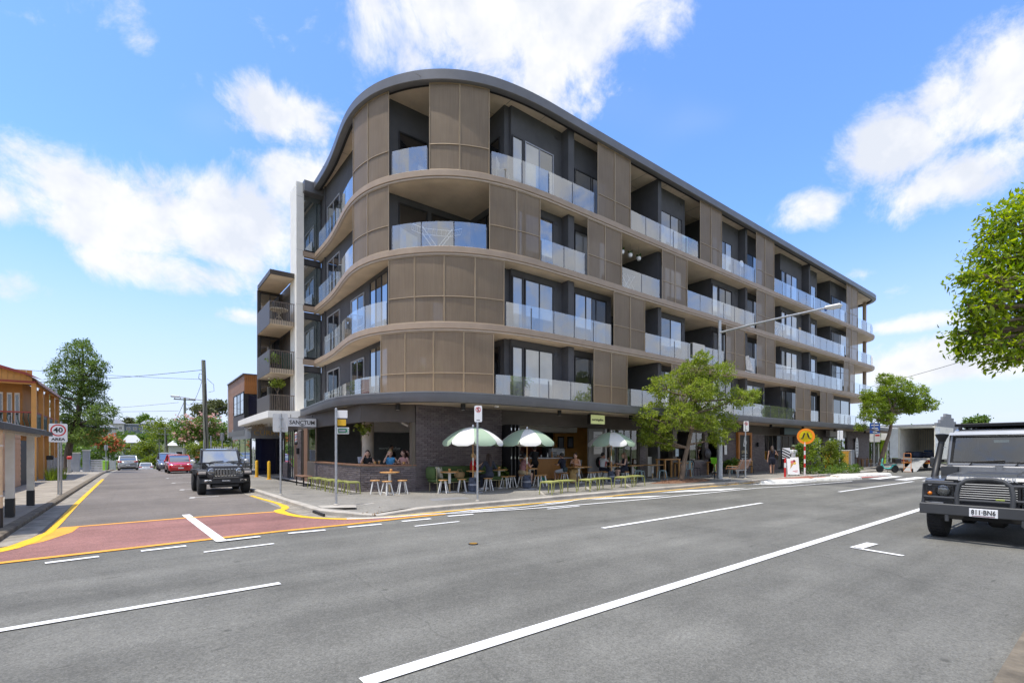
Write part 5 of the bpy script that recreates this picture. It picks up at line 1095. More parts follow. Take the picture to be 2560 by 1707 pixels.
# ------------------------------------------------------------------ cafe furniture
m_wl = M('white_stool_leg', (.70,.69,.66), .5, var=.06)
def make_stool():
    t = thing('timber_stool', '', 'stool', group='white legged stools outside the cafe'); MB().lathe([(.001,.435),(.16,.435),(.168,.445),(.168,.462),(.16,.47),(.001,.47)],22).build('seat', m_top, t, smooth=35)
    for i in range(4):
        a = R(45+90*i); MB().cone((.21*math.cos(a),.21*math.sin(a),0),(.10*math.cos(a),.10*math.sin(a),.44),.019,.022,8).build('leg', m_wl, t, smooth=True)
    return t
stool = make_stool(); ST_ = [(6.45,15.95,'leftmost of three stools at the brick corner table'),(6.6,15.3,'middle stool, nearest the road, at brick corner table'),(7.2,15.4,'right hand stool at the small table by brick corner'),
 (8.42,14.75,'stool in front of the left end of the green sofa'),(9.2,14.78,'stool right of the first sofa table'),(10.25,14.65,'stool under the woman in a dark denim jacket'),(11.4,15.15,'left of two stools at the table by folding doors'),(11.85,15.3,'right of two stools at the table by folding doors'),
 (12.45,15.35,'stool under the man in pink patterned shirt'),(12.95,14.95,'front stool at second umbrella table'),(13.4,15.15,'rear stool at second umbrella table'),
 (15.2,15.75,'stool under the person with a shoulder bag'),(16.0,15.75,'stool under the woman in a long tan skirt'),(16.5,15.35,'left stool right of the long table leg'),(16.95,15.4,'middle stool right of the long table leg'),(17.3,15.1,'right stool right of the long table leg'),
 (17.75,15.75,'stool under the man in a white tee shirt'),(18.35,14.85,'stool under the long haired woman in navy')]
for i, (x,y,lb) in enumerate(ST_): place(stool, i == 0, (x,y,PZ), random.uniform(0,1.5), lb)
def make_table(w, d, rnd):
    t = thing('cafe_table', '', 'table', group='timber topped cafe tables')
    if rnd: MB().lathe([(.001,.70),(w-.01,.70),(w,.708),(w,.725),(w-.01,.733),(.001,.733)],28).build('table_top', m_top, t, smooth=35)
    else: MB().cbox((0,0,.717),(w,d,.034),bev=.008).build('table_top', m_top, t)
    MB().box(-.16,-.16,.67,.16,.16,.70).build('top_plate', m_wl, t); MB().cone((0,0,.30),(0,0,.68),.05,.05,14).build('column', m_wl, t, smooth=True); MB().cone((0,0,0),(0,0,.31),.035,n=12).build('column_foot', M('bare_brass_foot',(.45,.33,.18),.4,.4), t); MB().cbox((0,0,.01),(.4,.4,.02),bev=.008).build('base', m_wl, t)
    return t
tb1 = make_table(.34,0,True); tb2 = make_table(1.1,.6,False)
for i, (x,y,lb) in enumerate([(7.0,16.0,'small round table against the low brick corner wall'),(8.85,15.05,'round table before the green sofa, left end'),(9.95,15.05,'round table between the seated women'),(11.3,15.4,'round table before the folded doors'),(12.95,15.5,'round table under the second umbrella'),(18.0,15.35,'round table under the third umbrella')]): place(tb1, i == 0, (x,y,PZ), 0, lb)
for i, (x,y,a,lb) in enumerate([(15.9,15.55,0,'long timber table in front of cafe counter'),(19.3,15.2,.1,'timber table with pale blue stools, left'),(20.9,15.2,0,'timber table with pale blue stools, right')]): place(tb2, i == 0, (x,y,PZ), a, lb)
# table number blocks
blk = MB().cbox((0,0,.05),(.08,.08,.1),bev=.012).mesh('timber_block', m_top)
for (x,y,z,lb) in [(7.05,16.0,.853,'small timber block on the brick corner table'),(8.85,15.05,.853,'small timber block on the left sofa table'),(11.3,15.4,.853,'small timber block on the table by folded doors'),(12.98,15.5,.853,'small timber block on the table under second umbrella'),(15.95,15.55,.853,'small timber block on the long table'),(17.9,15.35,.853,'left small timber block on the third umbrella table'),(18.15,15.35,.853,'right small timber block on the third umbrella table')]:
    tag(link('table_block', blk, None, (x,y,z), random.uniform(0,1)), lb, 'table block', 'timber blocks on cafe tables')
# olive slatted stools
def make_olive():
    t = thing('olive_slat_stool', '', 'stool', group='olive steel slat stools on the footpath')
    w, d, h = .60, .42, .44
    for i in range(7): MB().cbox((-w/2+.06+i*.08,0,h-.012),(.05,d,.016),bev=.004).build('slat', m_olive, t)
    for y in (-d/2,d/2): MB().cbox((0,y,h-.03),(w,.03,.05),bev=.006).build('seat_rail', m_olive, t)
    for x in (-w/2,w/2):
        MB().cbox((x,0,h-.03),(.03,d,.05),bev=.006).build('end_rail', m_olive, t)
        for y in (-d/2,d/2): MB().tube([(x*1.1,y*1.15,0),(x*1.02,y*1.02,h*.75),(x*.98,y,h-.03)],.019,7).build('leg', m_olive, t)
    return t
ol = make_olive()
OL = [(11.15,12.25,R(20),'olive slat stool nearest the no stopping pole by kerb'),(12.0,12.4,R(-4),'second olive slat stool from the left along the kerb'),(13.05,12.3,R(18),'third olive slat stool along the kerb'),(14.0,12.5,R(-4),'fourth olive slat stool along the kerb'),(15.35,12.55,R(15),'fifth olive slat stool along the kerb'),(16.35,12.75,R(-3),'olive slat stool nearest the street tree by kerb')]
for i, (x,y,a,lb) in enumerate(OL): place(ol, i == 0, (x,y,PZ), a, lb)
for (x,y,a,lb) in [(5.72,20.4,R(90),'olive stool against side wall, nearest the dark bench'),(5.7,19.6,R(90),'olive stool against side wall, second from the bench'),(5.75,18.75,R(90),'olive stool against side wall, third from the bench'),(5.72,18.05,R(90),'olive stool against side wall, fourth from the bench'),(5.72,17.2,R(90),'olive stool behind the street name pole'),(5.85,16.5,R(85),'olive stool nearest the brick corner in the side street')]: place(ol, False, (x,y,PZ+T(y)), a, lb, (.78,.9,1))
t = thing('dark_bench', 'low dark bench with timber top by the barber shop', 'bench', (5.75,22.2,PZ+T(22)))
MB().cbox((0,0,.42),(.4,1.3,.05),bev=.01).build('seat', m_timberd, t)
for y in (-.55,.55): 
    for x in (-.15,.15): MB().cbox((x,y,.2),(.04,.04,.4)).build('leg', m_black, t)
# green sofa bench
m_gs = M('moss_green_upholstery', (.055,.095,.025), .85, var=.15, scale=5, bump=.2, bscale=60); m_gsl = M('pale_gold_frame', (.45,.40,.22), .45)
t = thing('green_sofa', 'long moss green upholstered sofa bench against brick wall', 'sofa', (9.95,15.5,PZ))
MB().cbox((0,-.05,.40),(3.3,.55,.14),bev=.05).build('seat_cushion', m_gs, t, smooth=50); MB().cbox((0,.26,.68),(3.3,.16,.42),rotx(R(-8)),.06).build('back_cushion', m_gs, t, smooth=50); MB().cbox((-1.62,-.02,.66),(.14,.6,.42),bev=.05).build('arm_cushion', m_gs, t, smooth=50)
for x in (-1.5,-.5,.5,1.5):
    for y in (-.28,.28): MB().cone((x,y,0),(x,y,.34),.014,n=8).build('leg', m_gsl, t)
MB().cone((-1.55,-.33,.3),(-1.55,-.33,.9),.012,n=6).build('frame_bar', m_gsl, t); MB().tube([(-1.65,-.33,.33),(1.6,-.33,.33)],.012,6).build('frame_bar', m_gsl, t)
t = thing('cushion', 'pale linen cushion leaning on the green sofa arm', 'cushion', (8.6,15.42,PZ+.67)); MB().cbox((0,0,0),(.14,.42,.42),roty(R(-18)),.06).build('cover', M('linen',(.42,.40,.32),.9,var=.1,bump=.2), t, smooth=60); MB().tube([(.07,-.2,-.2),(.02,-.2,.2),(.02,.2,.2),(.07,.2,-.2)],.008,5).build('piping', M('linen_edge',(.5,.48,.4),.9), t)
t = thing('woven_bag', 'woven straw bag lying on the green sofa', 'bag', (9.45,15.35,PZ+.47)); MB().lathe([(.001,0),(.15,0),(.19,.1),(.17,.2),(.15,.21),(.15,.05)],18,M=Matrix.Diagonal((1.2,.6,1))).build('basket', M('straw',(.38,.25,.12),.9,var=.25,scale=20,bump=.5), t, smooth=True); MB().tube([(-.15,0,.18),(-.08,0,.3),(.08,0,.3),(.15,0,.18)],.012,6).build('handle', MATS['straw'], t)
# umbrellas
m_um = [M('umbrella_white', (.72,.71,.67), .8, var=.04, bump=.1, bscale=80), M('umbrella_sage', (.33,.43,.31), .8, var=.05, bump=.1, bscale=80)]
def make_umbrella():
    t = thing('cafe_umbrella', '', 'umbrella', group='sage and white cafe umbrellas')
    MB().cone((0,0,.12),(0,0,1.28),.021,n=10).build('lower_pole', m_top, t); MB().cone((0,0,.95),(0,0,1.22),.024,n=10).build('joint_sleeve', m_chrome, t); MB().cone((0,0,1.25),(0,0,2.32),.019,n=10).build('upper_pole', m_top, t)
    Rr = 1.06; z0, z1 = 1.80, 2.30; N = 8; seg = 4
    def prof(q): return (Rr*q, z1 - (z1-z0)*(q**2.1))
    for k in range(N):
        mb = MB(); vs = []; rows = 7
        for j in range(rows+1):
            q = max(.04, j/rows); r, z = prof(q)
            for i in range(seg+1):
                a = 2*math.pi*(k + i/seg)/N; dip = .045*math.sin(math.pi*i/seg)*q; vs.append(((r-dip)*math.cos(a),(r-dip)*math.sin(a),z-dip*.25))
        for i in range(seg+1):                       # valance with scalloped corners
            a = 2*math.pi*(k + (.04+.92*i/seg))/N; dip = .045*math.sin(math.pi*i/seg); dz = .17 if 0 < i < seg else .10; vs.append(((Rr-dip+.012)*math.cos(a),(Rr-dip+.012)*math.sin(a),z0-dz))
        fs = [(j*(seg+1)+i, j*(seg+1)+i+1, (j+1)*(seg+1)+i+1, (j+1)*(seg+1)+i) for j in range(rows+1) for i in range(seg)]
        mb.add(vs, fs).build('canopy_gore', m_um[k % 2], t, smooth=60)
        a = 2*math.pi*k/N; MB().tube([(0,0,z1-.02),(.5*math.cos(a),.5*math.sin(a),z1-.12),(Rr*.97*math.cos(a),Rr*.97*math.sin(a),z0+.01)],.007,5).build('rib', m_whitem, t)
        MB().cone((0,0,1.72),(.52*math.cos(a),.52*math.sin(a),z1-.16),.006,n=5).build('strut', m_whitem, t)
    MB().lathe([(.001,2.30),(.03,2.31),(.04,2.34),(.03,2.38),(.001,2.40)],12).build('finial', m_whitem, t); MB().lathe([(.035,1.68),(.035,1.76)],10).build('hub', m_whitem, t)
    MB().lathe([(.36,0),(.36,.012),(.05,.03),(.001,.03)],28).build('base_plate', M('pale_steel_base',(.5,.5,.52),.4,.4), t)
    return t
um = make_umbrella()
for i, (x,y,a,lb) in enumerate([(9.42,14.4,.25,'sage and white umbrella by the brick wall, nearest the corner'),(11.9,14.4,.62,'sage and white umbrella before the cafe counter'),(17.2,14.75,.62,'sage and white umbrella nearest the street tree')]):
    place(um, i == 0, (x,y,PZ), a, lb)
    b = thing('weight_bag', ['dark blue weight bag strapped on the first umbrella base','dark blue weight bag strapped on second umbrella base','dark blue weight bag strapped on third umbrella base'][i], 'weight bag', (x,y,PZ+.03), group='weight bags on umbrella bases')
    MB().lathe([(.001,0),(.16,.01),(.18,.12),(.165,.3),(.15,.44),(.10,.5),(.04,.5)],18).build('sack', M('navy_print_canvas',(.06,.07,.10),.9,var=.5,scale=14,bump=.3), b, smooth=60); MB().lathe([(.176,.22),(.178,.25),(.172,.27)],18).build('strap', m_alu, b); MB().tube([(-.05,-.15,.45),(0,-.19,.38),(.05,-.15,.45)],.012,5).build('loop_handle', m_black, b)
# pale blue metal chairs and stools
m_blu = M('pale_blue_metal', (.40,.56,.58), .4, .1, var=.05)
def make_tolix(back):
    t = thing('blue_metal_chair' if back else 'blue_metal_stool', '', 'chair' if back else 'stool', group='pale blue metal chairs' if back else 'pale blue metal stools')
    h = .45; MB().cbox((0,0,h),(.34,.34,.03),bev=.012).build('seat', m_blu, t)
    for sx in (-1,1):
        for sy in (-1,1): MB().add([(sx*.15,sy*.12,h-.01),(sx*.15,sy*.16,h-.01),(sx*.12,sy*.16,h-.01),(sx*.215,sy*.20,0),(sx*.215,sy*.215,0),(sx*.195,sy*.215,0)],[(0,1,4,3),(1,2,5,4),(2,0,3,5),(3,4,5),(0,2,1)]).build('leg', m_blu, t)
    if back:
        MB().tube([(-.16,.16,h),(-.17,.22,h+.3),(-.12,.24,h+.42),(.12,.24,h+.42),(.17,.22,h+.3),(.16,.16,h)],.014,6).build('back_frame', m_blu, t); MB().box(-.06,.19,h,.06,.2,h+.42).build('back_slat', m_blu, t)
    return t
tst = make_tolix(False); tch = make_tolix(True)
for i, (x,y,lb) in enumerate([(18.9,15.5,'pale blue stool right of the navy dressed woman'),(19.55,14.95,'pale blue stool left of the olive fabric hanging table'),(20.2,15.55,'pale blue stool behind, between the two timber tables'),(20.85,14.6,'pale blue stool nearest the street tree'),(28.9,15.2,'pale blue stool behind the timber bench by walkers')]): place(tst, i == 0, (x,y,PZ), .3*i, lb)
for i, (x,y,a,lb) in enumerate([(23.9,15.0,R(-70),'pale blue chair right of the tree trunk'),(27.3,15.3,R(200),'pale blue chair behind the street lamp')]): place(tch, i == 0, (x,y,PZ), a, lb)
m_blk = m_black
for i, (x,y,a,lb) in enumerate([(29.9,15.1,0,'black metal chair left behind the timber bench'),(30.7,15.0,.4,'black metal chair in the middle behind the timber bench'),(25.2,15.4,1.0,'black metal chair beside brick wall left of lamp')]):
    t = thing('black_chair', lb, 'chair', (x,y,PZ), a, 'black chairs on the footpath'); MB().cbox((0,0,.45),(.38,.38,.03),bev=.01).build('seat', m_blk, t); MB().cbox((0,.19,.75),(.36,.03,.3),rotx(R(-8)),.01).build('backrest', m_blk, t)
    for sx in (-1,1):
        for sy in (-1,1): MB().cone((sx*.19,sy*.19,0),(sx*.16,sy*.16,.8 if sy > 0 else .45),.013,n=6).build('leg', m_blk, t)
for i, (x,y,w,lb) in enumerate([(22.4,15.3,1.4,'high timber table left of tree trunk'),(24.0,15.45,.9,'timber table with square legs right of tree trunk'),(27.4,15.5,.8,'small timber table behind the street lamp'),(30.3,15.4,2.0,'long timber ledge table behind the bench'),(50.5,15.0,2.6,'dark timber outdoor table by the surfboard sign')]):
    t = thing('timber_table', lb, 'table', (x,y,PZ), 0, 'square legged timber tables'); hh = .98 if i == 0 else .75
    MB().cbox((0,0,hh),(w,.6,.06),bev=.01).build('table_top', m_top if i < 4 else m_timberd, t)
    for sx in (-1,1):
        for sy in (-1,1): MB().cbox((sx*(w/2-.06),sy*.24,hh/2-.015),(.08,.08,hh-.03)).build('leg', m_top if i < 4 else m_timberd, t)
for i, (x, lb) in enumerate([(49.4,'brown timber stool left under the surfboard table'),(50.5,'brown timber stool in middle under surfboard table'),(51.6,'brown timber stool right under the surfboard table')]):
    t = thing('brown_stool', lb, 'stool', (x,14.6,PZ), 0, 'brown stools at the dark table'); MB().cbox((0,0,.62),(.34,.34,.04)).build('seat', m_timber, t)
    for sx in (-1,1):
        for sy in (-1,1): MB().cbox((sx*.15,sy*.15,.3),(.04,.04,.6)).build('leg', m_timber, t)
# slatted park bench seen from behind
t = thing('park_bench', 'timber slatted park bench with grey steel frame facing the shops', 'bench', (25.9,13.2,PZ), R(8))
for i in range(6): MB().cbox((0,-.14-.035*i,.50+.085*i),(1.75,.028,.07),rotx(R(-22)),.006).build('slat', m_timberd, t)
for i in range(5): MB().cbox((0,.0+.1*i,.44+.012*i),(1.75,.085,.03),bev=.006).build('seat_slat', m_timberd, t)
for x in (-.6,.6): MB().tube([(x,-.36,1.02),(x,-.14,.48),(x,-.02,.42),(x,.42,.46)],.028,6).build('frame', m_steelp, t); MB().box(x-.03,-.12,0,x+.03,-.04,.42).build('leg', m_steelp, t); MB().box(x-.03,.28,0,x+.03,.36,.42).build('leg', m_steelp, t)
MB().box(-.8,-.10,.36,.8,-.06,.41).build('cross_rail', m_steelp, t); MB().tube([(-.92,-.2,.62),(-.92,.35,.62),(-.92,.38,.45)],.02,6).build('arm_rest', m_timber, t)
# A-frame ice cream board
t = thing('ice_cream_board', 'white A-frame board with ice cream cone picture by crossing', 'sandwich board', (30.2,12.3,PZ), R(-52))
for s_ in (-1,1): 
    MB().cbox((0,s_*.18,.55),(.62,.03,1.02),rotx(R(-13*s_*-1)),.01).build('panel', m_signw, t)
    for x in (-.25,.25): MB().cone((x,s_*.30,0),(x,s_*.29,.08),.02,n=6).build('foot', m_black, t)
def face_pt(x, z): q = rotx(R(-13)) @ Vector((x,-.019,z-.55)); return Vector((0,-.18,.55)) + Vector((q.x, q.y, q.z))
def face_poly(pts, name, mat, dy=0.0): MB().add([face_pt(x,z) + Vector((0,-.002-dy,0)) for x,z in pts],[list(range(len(pts)))]).build(name, mat, t, fix=False)
def disc_pts(cx, cz, r): return [(cx+r*math.cos(a), cz+r*math.sin(a)) for a in np.linspace(0,2*math.pi,17)[:-1]]
face_poly([(-.16,.38),(.02,.66),(-.12,.72)], 'cone', M('wafer_brown',(.50,.28,.08),.6)); face_poly(disc_pts(.08,.72,.085),'scoop',M('mango_yellow',(.75,.5,.08),.5),.001); face_poly(disc_pts(-.04,.78,.09),'scoop',M('berry_pink',(.62,.15,.16),.5),.002); face_poly(disc_pts(.07,.84,.07),'scoop',M('plum_red',(.22,.02,.03),.5),.003)
face_poly([(-.05,.24),(.2,.3),(.22,.28),(-.03,.22)],'print_line',m_red); face_poly([(.05,.2),(.22,.22),(.22,.205),(.05,.185)],'print_line',m_red)
# yellow and grey cabinets, bins
t = thing('yellow_cabinet', 'bright yellow street cabinet behind the garden bed', 'cabinet', (41.0,13.6,PZ)); MB().cbox((0,0,.65),(2.3,.8,1.3),bev=.03).build('body', M('cabinet_yellow',(.75,.38,.01),.45,var=.12), t); MB().cbox((0,0,1.32),(2.4,.9,.06),bev=.02).build('lid', MATS['cabinet_yellow'], t); [MB().box(x,-.405,.15,x+.02,-.401,1.2).build('door_gap', m_ink, t) for x in (-.4,.4)]
t = thing('grey_cabinet', 'grey street cabinet right of the yellow one', 'cabinet', (43.2,13.6,PZ)); MB().cbox((0,0,.7),(.7,.7,1.4),bev=.03).build('body', m_galv, t); MB().cbox((0,0,1.42),(.76,.76,.05),bev=.02).build('lid', m_galv, t)
t = thing('wheelie_bin', 'lime green wheelie bin beside the silver wagon', 'bin', (-2.5,64,T(64)+.1)); MB().lathe([(.22,0),(.28,.85),(.3,.9),(.3,.95),(.001,1.0)],4).build('body', M('lime_bin',(.25,.5,.03),.5), t); MB().cone((-.25,.25,.1),(.25,.25,.1),.1,n=12).build('wheel', m_rub, t)
# ------------------------------------------------------------------ cafe interior
m_cw = M('curved_timber_cladding', (.46,.21,.055), .45, var=.2, scale=4, stretch=(14,14,1))
t = thing('cafe_counter', 'curved timber clad cafe counter with white top', 'counter', (0,0,PZ))
cp = catmull([Vector(p) for p in [(13.9,19.6),(15.0,18.2),(15.9,17.75),(17.2,17.75),(18.0,18.2),(18.4,19.4)]], 6)
n = len(cp); cx, cy = 16.2, 19.6
MB().prism([(p.x,p.y) for p in cp],.06,1.06).build('front_cladding', m_cw, t, smooth=40); MB().prism([(cx+(p.x-cx)*1.06,cy+(p.y-cy)*1.06) for p in cp],1.06,1.10).build('counter_top', m_whitem, t)
MB().prism([(cx+(p.x-cx)*.95,cy+(p.y-cy)*.95) for p in cp],.0,.06).build('plinth', m_black, t)
t = thing('coffee_machine', 'white and steel coffee machine on the cafe counter', 'coffee machine', (17.5,18.8,PZ+1.1)); MB().cbox((0,0,.25),(.9,.5,.4),bev=.04).build('body', m_whitem, t); MB().cbox((0,0,.48),(.95,.55,.06),bev=.02).build('cup_tray', m_chrome, t); [MB().cone((x,-.26,.12),(x,-.26,.3),.05,n=10).build('group_head', m_chrome, t) for x in (-.25,.25)]; MB().cbox((-.7,0,.3),(.2,.3,.6),bev=.04).build('grinder', m_black, t)
t = thing('pastry_shelf', 'row of glasses, jars and plates along the counter', 'tableware', (0,0,PZ+1.1), group=None)
for i in range(16): 
    x = 14.3+i*.2; MB().lathe([(.03,0),(.04,.02),(.035,.14+.08*(i%3)),(.001,.15+.08*(i%3))],9,(x,18.25+.25*math.sin(i),0)).build('glass_jar', [m_alu,m_whitem,m_glass,m_top][i%4], t)
t = thing('back_shelf', 'dark back bar shelf with bottles behind the counter', 'shelf', (16.2,23.2,PZ)); MB().cbox((0,0,1.3),(5,.3,.05)).build('board', m_timberd, t); MB().cbox((0,0,1.9),(5,.3,.05)).build('board', m_timberd, t)
for i in range(22): MB().lathe([(.04,0),(.04,.2),(.015,.26),(.015,.33)],8,(-2.3+i*.21,0,1.325 if i%2 else 1.925)).build('bottle', [m_clear,m_dark,m_top,m_whitem][i%4], t)
for i, (x,y,z,lb) in enumerate([(17.6,20.9,1.75,'left of two picture frames on the orange wall'),(18.4,20.9,1.75,'right of two picture frames on the orange wall')]):
    t = thing('picture_frame', lb, 'picture', (x+2.6,21.24,z+.3), group='picture frames behind the counter'); MB().cbox((0,0,0),(.5,.03,.7)).build('frame', m_ink, t); MB().box(-.18,-.02,-.28,.18,-.016,.28).build('print', m_alu, t)
t = thing('pendant_lamp', 'black pendant lamp hanging over the cafe entrance', 'pendant lamp', (12.9,17.2,0)); MB().cone((0,0,2.62),(0,0,3.25),.006,n=6).build('cord', m_black, t); MB().lathe([(.10,2.5),(.07,2.58),(.02,2.62)],16).build('shade', m_black, t)
t = thing('ceiling_spot', 'white angled spotlight above the corner window seats', 'spotlight', (8.1,17.1,2.62)); MB().cone((0,0,.62),(0,0,.1),.012,n=6).build('stem', m_whitem, t); MB().cone((-.12,.03,.06),(.12,-.03,-.08),.06,n=14).build('barrel', m_whitem, t)
t = thing('wall_cabinet_vent', 'grey square vent on the white bulkhead inside', 'vent', (10.6,20.57,2.75)); MB().cbox((0,0,0),(.6,.05,.5)).build('grille', m_alu, t); [MB().box(-.28,-.035,-.2+.08*i,.28,-.026,-.17+.08*i).build('slat', m_steelp, t) for i in range(6)]
t = thing('potted_fig', 'potted indoor fig in grey pot on the window ledge', 'plant', (6.95,18.55,LOW+.055)); MB().lathe([(.001,0),(.12,0),(.15,.24),(.135,.25),(.13,.2)],18).build('pot', M('grey_pot',(.38,.40,.45),.6), t, smooth=True); MB().tube([(0,0,.2),(.02,.02,.7),(-.02,0,1.15)],.014,6).build('stem', m_bark, t)
FIG = t
for i, (x,y,lb) in enumerate([(6.75,17.9,'timber salt block on the window ledge beside the fig'),(6.95,17.2,'timber salt block on the ledge by woman in black'),(7.7,16.35,'timber salt block on the ledge by woman in blue')]): tag(link('table_block', blk, None, (x,y,LOW+.055), .4), lb, 'table block', 'timber blocks on the ledge')
t = thing('juice_glass', 'glass of orange juice on the window ledge', 'glass', (7.05,17.05,LOW+.055)); MB().lathe([(.03,0),(.04,.12),(.001,.121)],12).build('juice', M('orange_juice',(.8,.36,.01),.3), t); MB().lathe([(.033,0),(.044,.14)],12).build('tumbler', m_clear, t)
t = thing('white_highchair', 'white toddler high chair beside the long table', 'high chair', (17.6,17.3,PZ)); MB().lathe([(.001,.55),(.18,.56),(.22,.75),(.24,.98)],14).build('shell_seat', m_whitem, t, smooth=True); [MB().cone((.22*sx,.22*sy,0),(.1*sx,.1*sy,.58),.015,n=6).build('leg', m_whitem, t) for sx in (-1,1) for sy in (-1,1)]
t = thing('service_desk', 'white service desk with till in the dark shop', 'desk', (22.9,17.0,PZ)); MB().cbox((0,0,.55),(1.5,.6,1.1),bev=.02).build('body', m_white, t); MB().cbox((-.4,0,1.3),(.35,.3,.3),bev=.03).build('till', m_black, t); MB().cbox((.35,-.1,1.2),(.5,.3,.2),bev=.02).build('display', m_signw, t)
t = thing('rope_coil', 'dark coiled hose hanging on the brick wall', 'hose', (27.3,15.9,1.35)); [MB().lathe([(.30-.03*i,-.02),(.33-.03*i,0),(.30-.03*i,.02)],24,(0,-.03-.02*i,0),rotx(R(90))).build('coil', m_dark, t, smooth=True) for i in range(4)]
# ------------------------------------------------------------------ things on balconies
t = thing('drying_rack', 'white winged drying rack on the third floor corner balcony', 'drying rack', (9.75,17.6,SL[2])); rk = MB()
for y in (-.28,.28):
    rk.cone((-.6,y,.95),(.1,y,0.02),.02,n=6); rk.cone((.6,y,.95),(-.1,y,.02),.02,n=6)
for (a, b) in (((-.55,.88),(-1.0,1.02)),((-.55,.88),(.55,.88)),((.55,.88),(1.0,1.02))):
    for y in (-.28,.28): rk.cone((a[0],y,a[1]),(b[0],y,b[1]),.012,n=6)
    for q in np.linspace(0,1,7): x = a[0]+(b[0]-a[0])*q; z = a[1]+(b[1]-a[1])*q; rk.cone((x,-.28,z),(x,.28,z),.005,n=5)
rk.build('rack_frame', m_whitem, t, (0,0,0), R(-25))
for i, (x, lv, lb) in enumerate([(20.0,2,'folded white drying rack on third floor behind hanging pots'),(36.9,2,'white drying rack on the third floor right end'),(29.0,0,'white drying rack on the first floor right of tree')]):
    t = thing('drying_rack', lb, 'drying rack', (x,16.0,SL[lv])); rk = MB()
    for s_ in (-1,1): rk.cone((s_*.4,-.15,0),(-s_*.3,-.15,.9),.014,n=6); rk.cone((s_*.4,.15,0),(-s_*.3,.15,.9),.014,n=6)
    for q in np.linspace(-.4,.4,7): rk.cone((q,-.15,.9),(q,.15,.9),.006,n=5)
    rk.build('rack_frame', m_whitem, t)
for i, (x, y, lb) in enumerate([(19.6,16.1,'left of three small white hanging pots on balcony'),(20.25,16.1,'middle of three small white hanging pots on balcony'),(20.95,16.1,'right of three small white hanging pots on balcony')]):
    t = thing('hanging_pot', lb, 'hanging pot', (x,y,SL[3]-ST-.75), group='white hanging pots'); MB().lathe([(.001,0),(.09,.03),(.12,.14),(.11,.2)],14).build('pot', m_whitem, t, smooth=True); MB().cone((0,0,.2),(0,0,.75),.004,n=4).build('cord', m_dark, t)
    V = []; 
    for k in range(40): a = random.uniform(0,6.28); p = Vector((.1*math.cos(a),.1*math.sin(a),.18+random.uniform(0,.18))); u = Vector((random.uniform(-1,1),random.uniform(-1,1),random.uniform(-1,1))).normalized()*.05; w = u.cross(Vector((random.uniform(-1,1),random.uniform(-1,1),.5))).normalized()*.03; V.append([p-u,p-w,p+u,p+w])
    link('foliage', quads_mesh('foliage', np.array([[list(q) for q in f] for f in V]), leaf_mat('pot_leaf_%d'%i,(.03,.08,.015),(.06,.14,.03))), t)
t = thing('balcony_table', 'round white table on the top side balcony', 'table', (6.3,29.4,8.7)); MB().lathe([(.001,.7),(.5,.7),(.5,.74),(.001,.74)],20).build('table_top', M('cream_table',(.6,.56,.48),.6), t); [MB().cone((.32*math.cos(a),.32*math.sin(a),0),(-.2*math.cos(a),-.2*math.sin(a),.7),.025,n=6).build('leg', MATS['cream_table'], t) for a in (0,1.57,3.14,4.71)]
t = thing('towel', 'striped white towel hung over second floor balcony glass', 'towel', (0,0,0)); MB().box(25.1,15.52,SL[1]+.22,26.35,15.535,SL[1]+1.06).build('cloth', M('white_towel',(.62,.60,.56),.95,var=.12,scale=3,stretch=(.3,.3,9)), t); MB().box(25.1,15.52,SL[1]+1.06,26.35,15.68,SL[1]+1.075).build('fold', MATS['white_towel'], t)
t = thing('towel', 'pale towel draped over second floor glass near narrow gap', 'towel', (0,0,0)); MB().add([(31.2,15.52,SL[1]+1.0),(31.6,15.52,SL[1]+1.1),(32.3,15.52,SL[1]+.1),(31.3,15.52,SL[1]+.15),(31.2,15.56,SL[1]+1.0),(31.6,15.56,SL[1]+1.1),(32.3,15.56,SL[1]+.1),(31.3,15.56,SL[1]+.15)],[(0,1,2,3),(7,6,5,4),(0,4,5,1),(1,5,6,2),(2,6,7,3),(3,7,4,0)]).build('cloth', M('pale_print_towel',(.6,.58,.55),.9,var=.25,scale=5), t)
t = thing('balcony_chair', 'white slatted chair behind the top floor glass', 'chair', (12.0,16.1,SL[3]), R(40)); [MB().box(-.25+.11*i,.2,.4,-.18+.11*i,.23,1.0).build('slat', M('bleached_timber',(.5,.46,.4),.8), t) for i in range(5)]; MB().cbox((0,0,.42),(.55,.45,.04)).build('seat', MATS['bleached_timber'], t); [MB().cbox((sx*.24,sy*.2,.2),(.04,.04,.4)).build('leg', MATS['bleached_timber'], t) for sx in (-1,1) for sy in (-1,1)]
t = thing('pedestal_fan', 'white pedestal fan on a top floor balcony', 'fan', (31.4,15.95,SL[3])); MB().lathe([(.18,0),(.18,.03),(.02,.05)],14).build('base', m_whitem, t); MB().cone((0,0,.04),(0,0,1.05),.018,n=8).build('stem', m_whitem, t); MB().lathe([(.001,-.06),(.2,-.03),(.22,0),(.2,.04),(.001,.06)],20,(0,-.05,1.15),rotx(R(90))).build('fan_head', m_whitem, t, smooth=True)
t = thing('beach_towel', 'mint and white towel hanging inside a top floor balcony', 'towel', (0,0,0)); MB().box(24.4,15.72,SL[3]+.1,24.9,15.74,SL[3]+1.08).build('cloth', M('mint_towel',(.5,.66,.62),.9,var=.2,scale=2,stretch=(3,3,.4)), t)
t = thing('timber_plank', 'pale timber plank leaning on third floor balcony glass', 'plank', (39.9,15.75,SL[2])); MB().cbox((0,0,.62),(.28,.05,1.25),rotx(R(4))).build('board', M('raw_pine',(.55,.42,.27),.7), t)
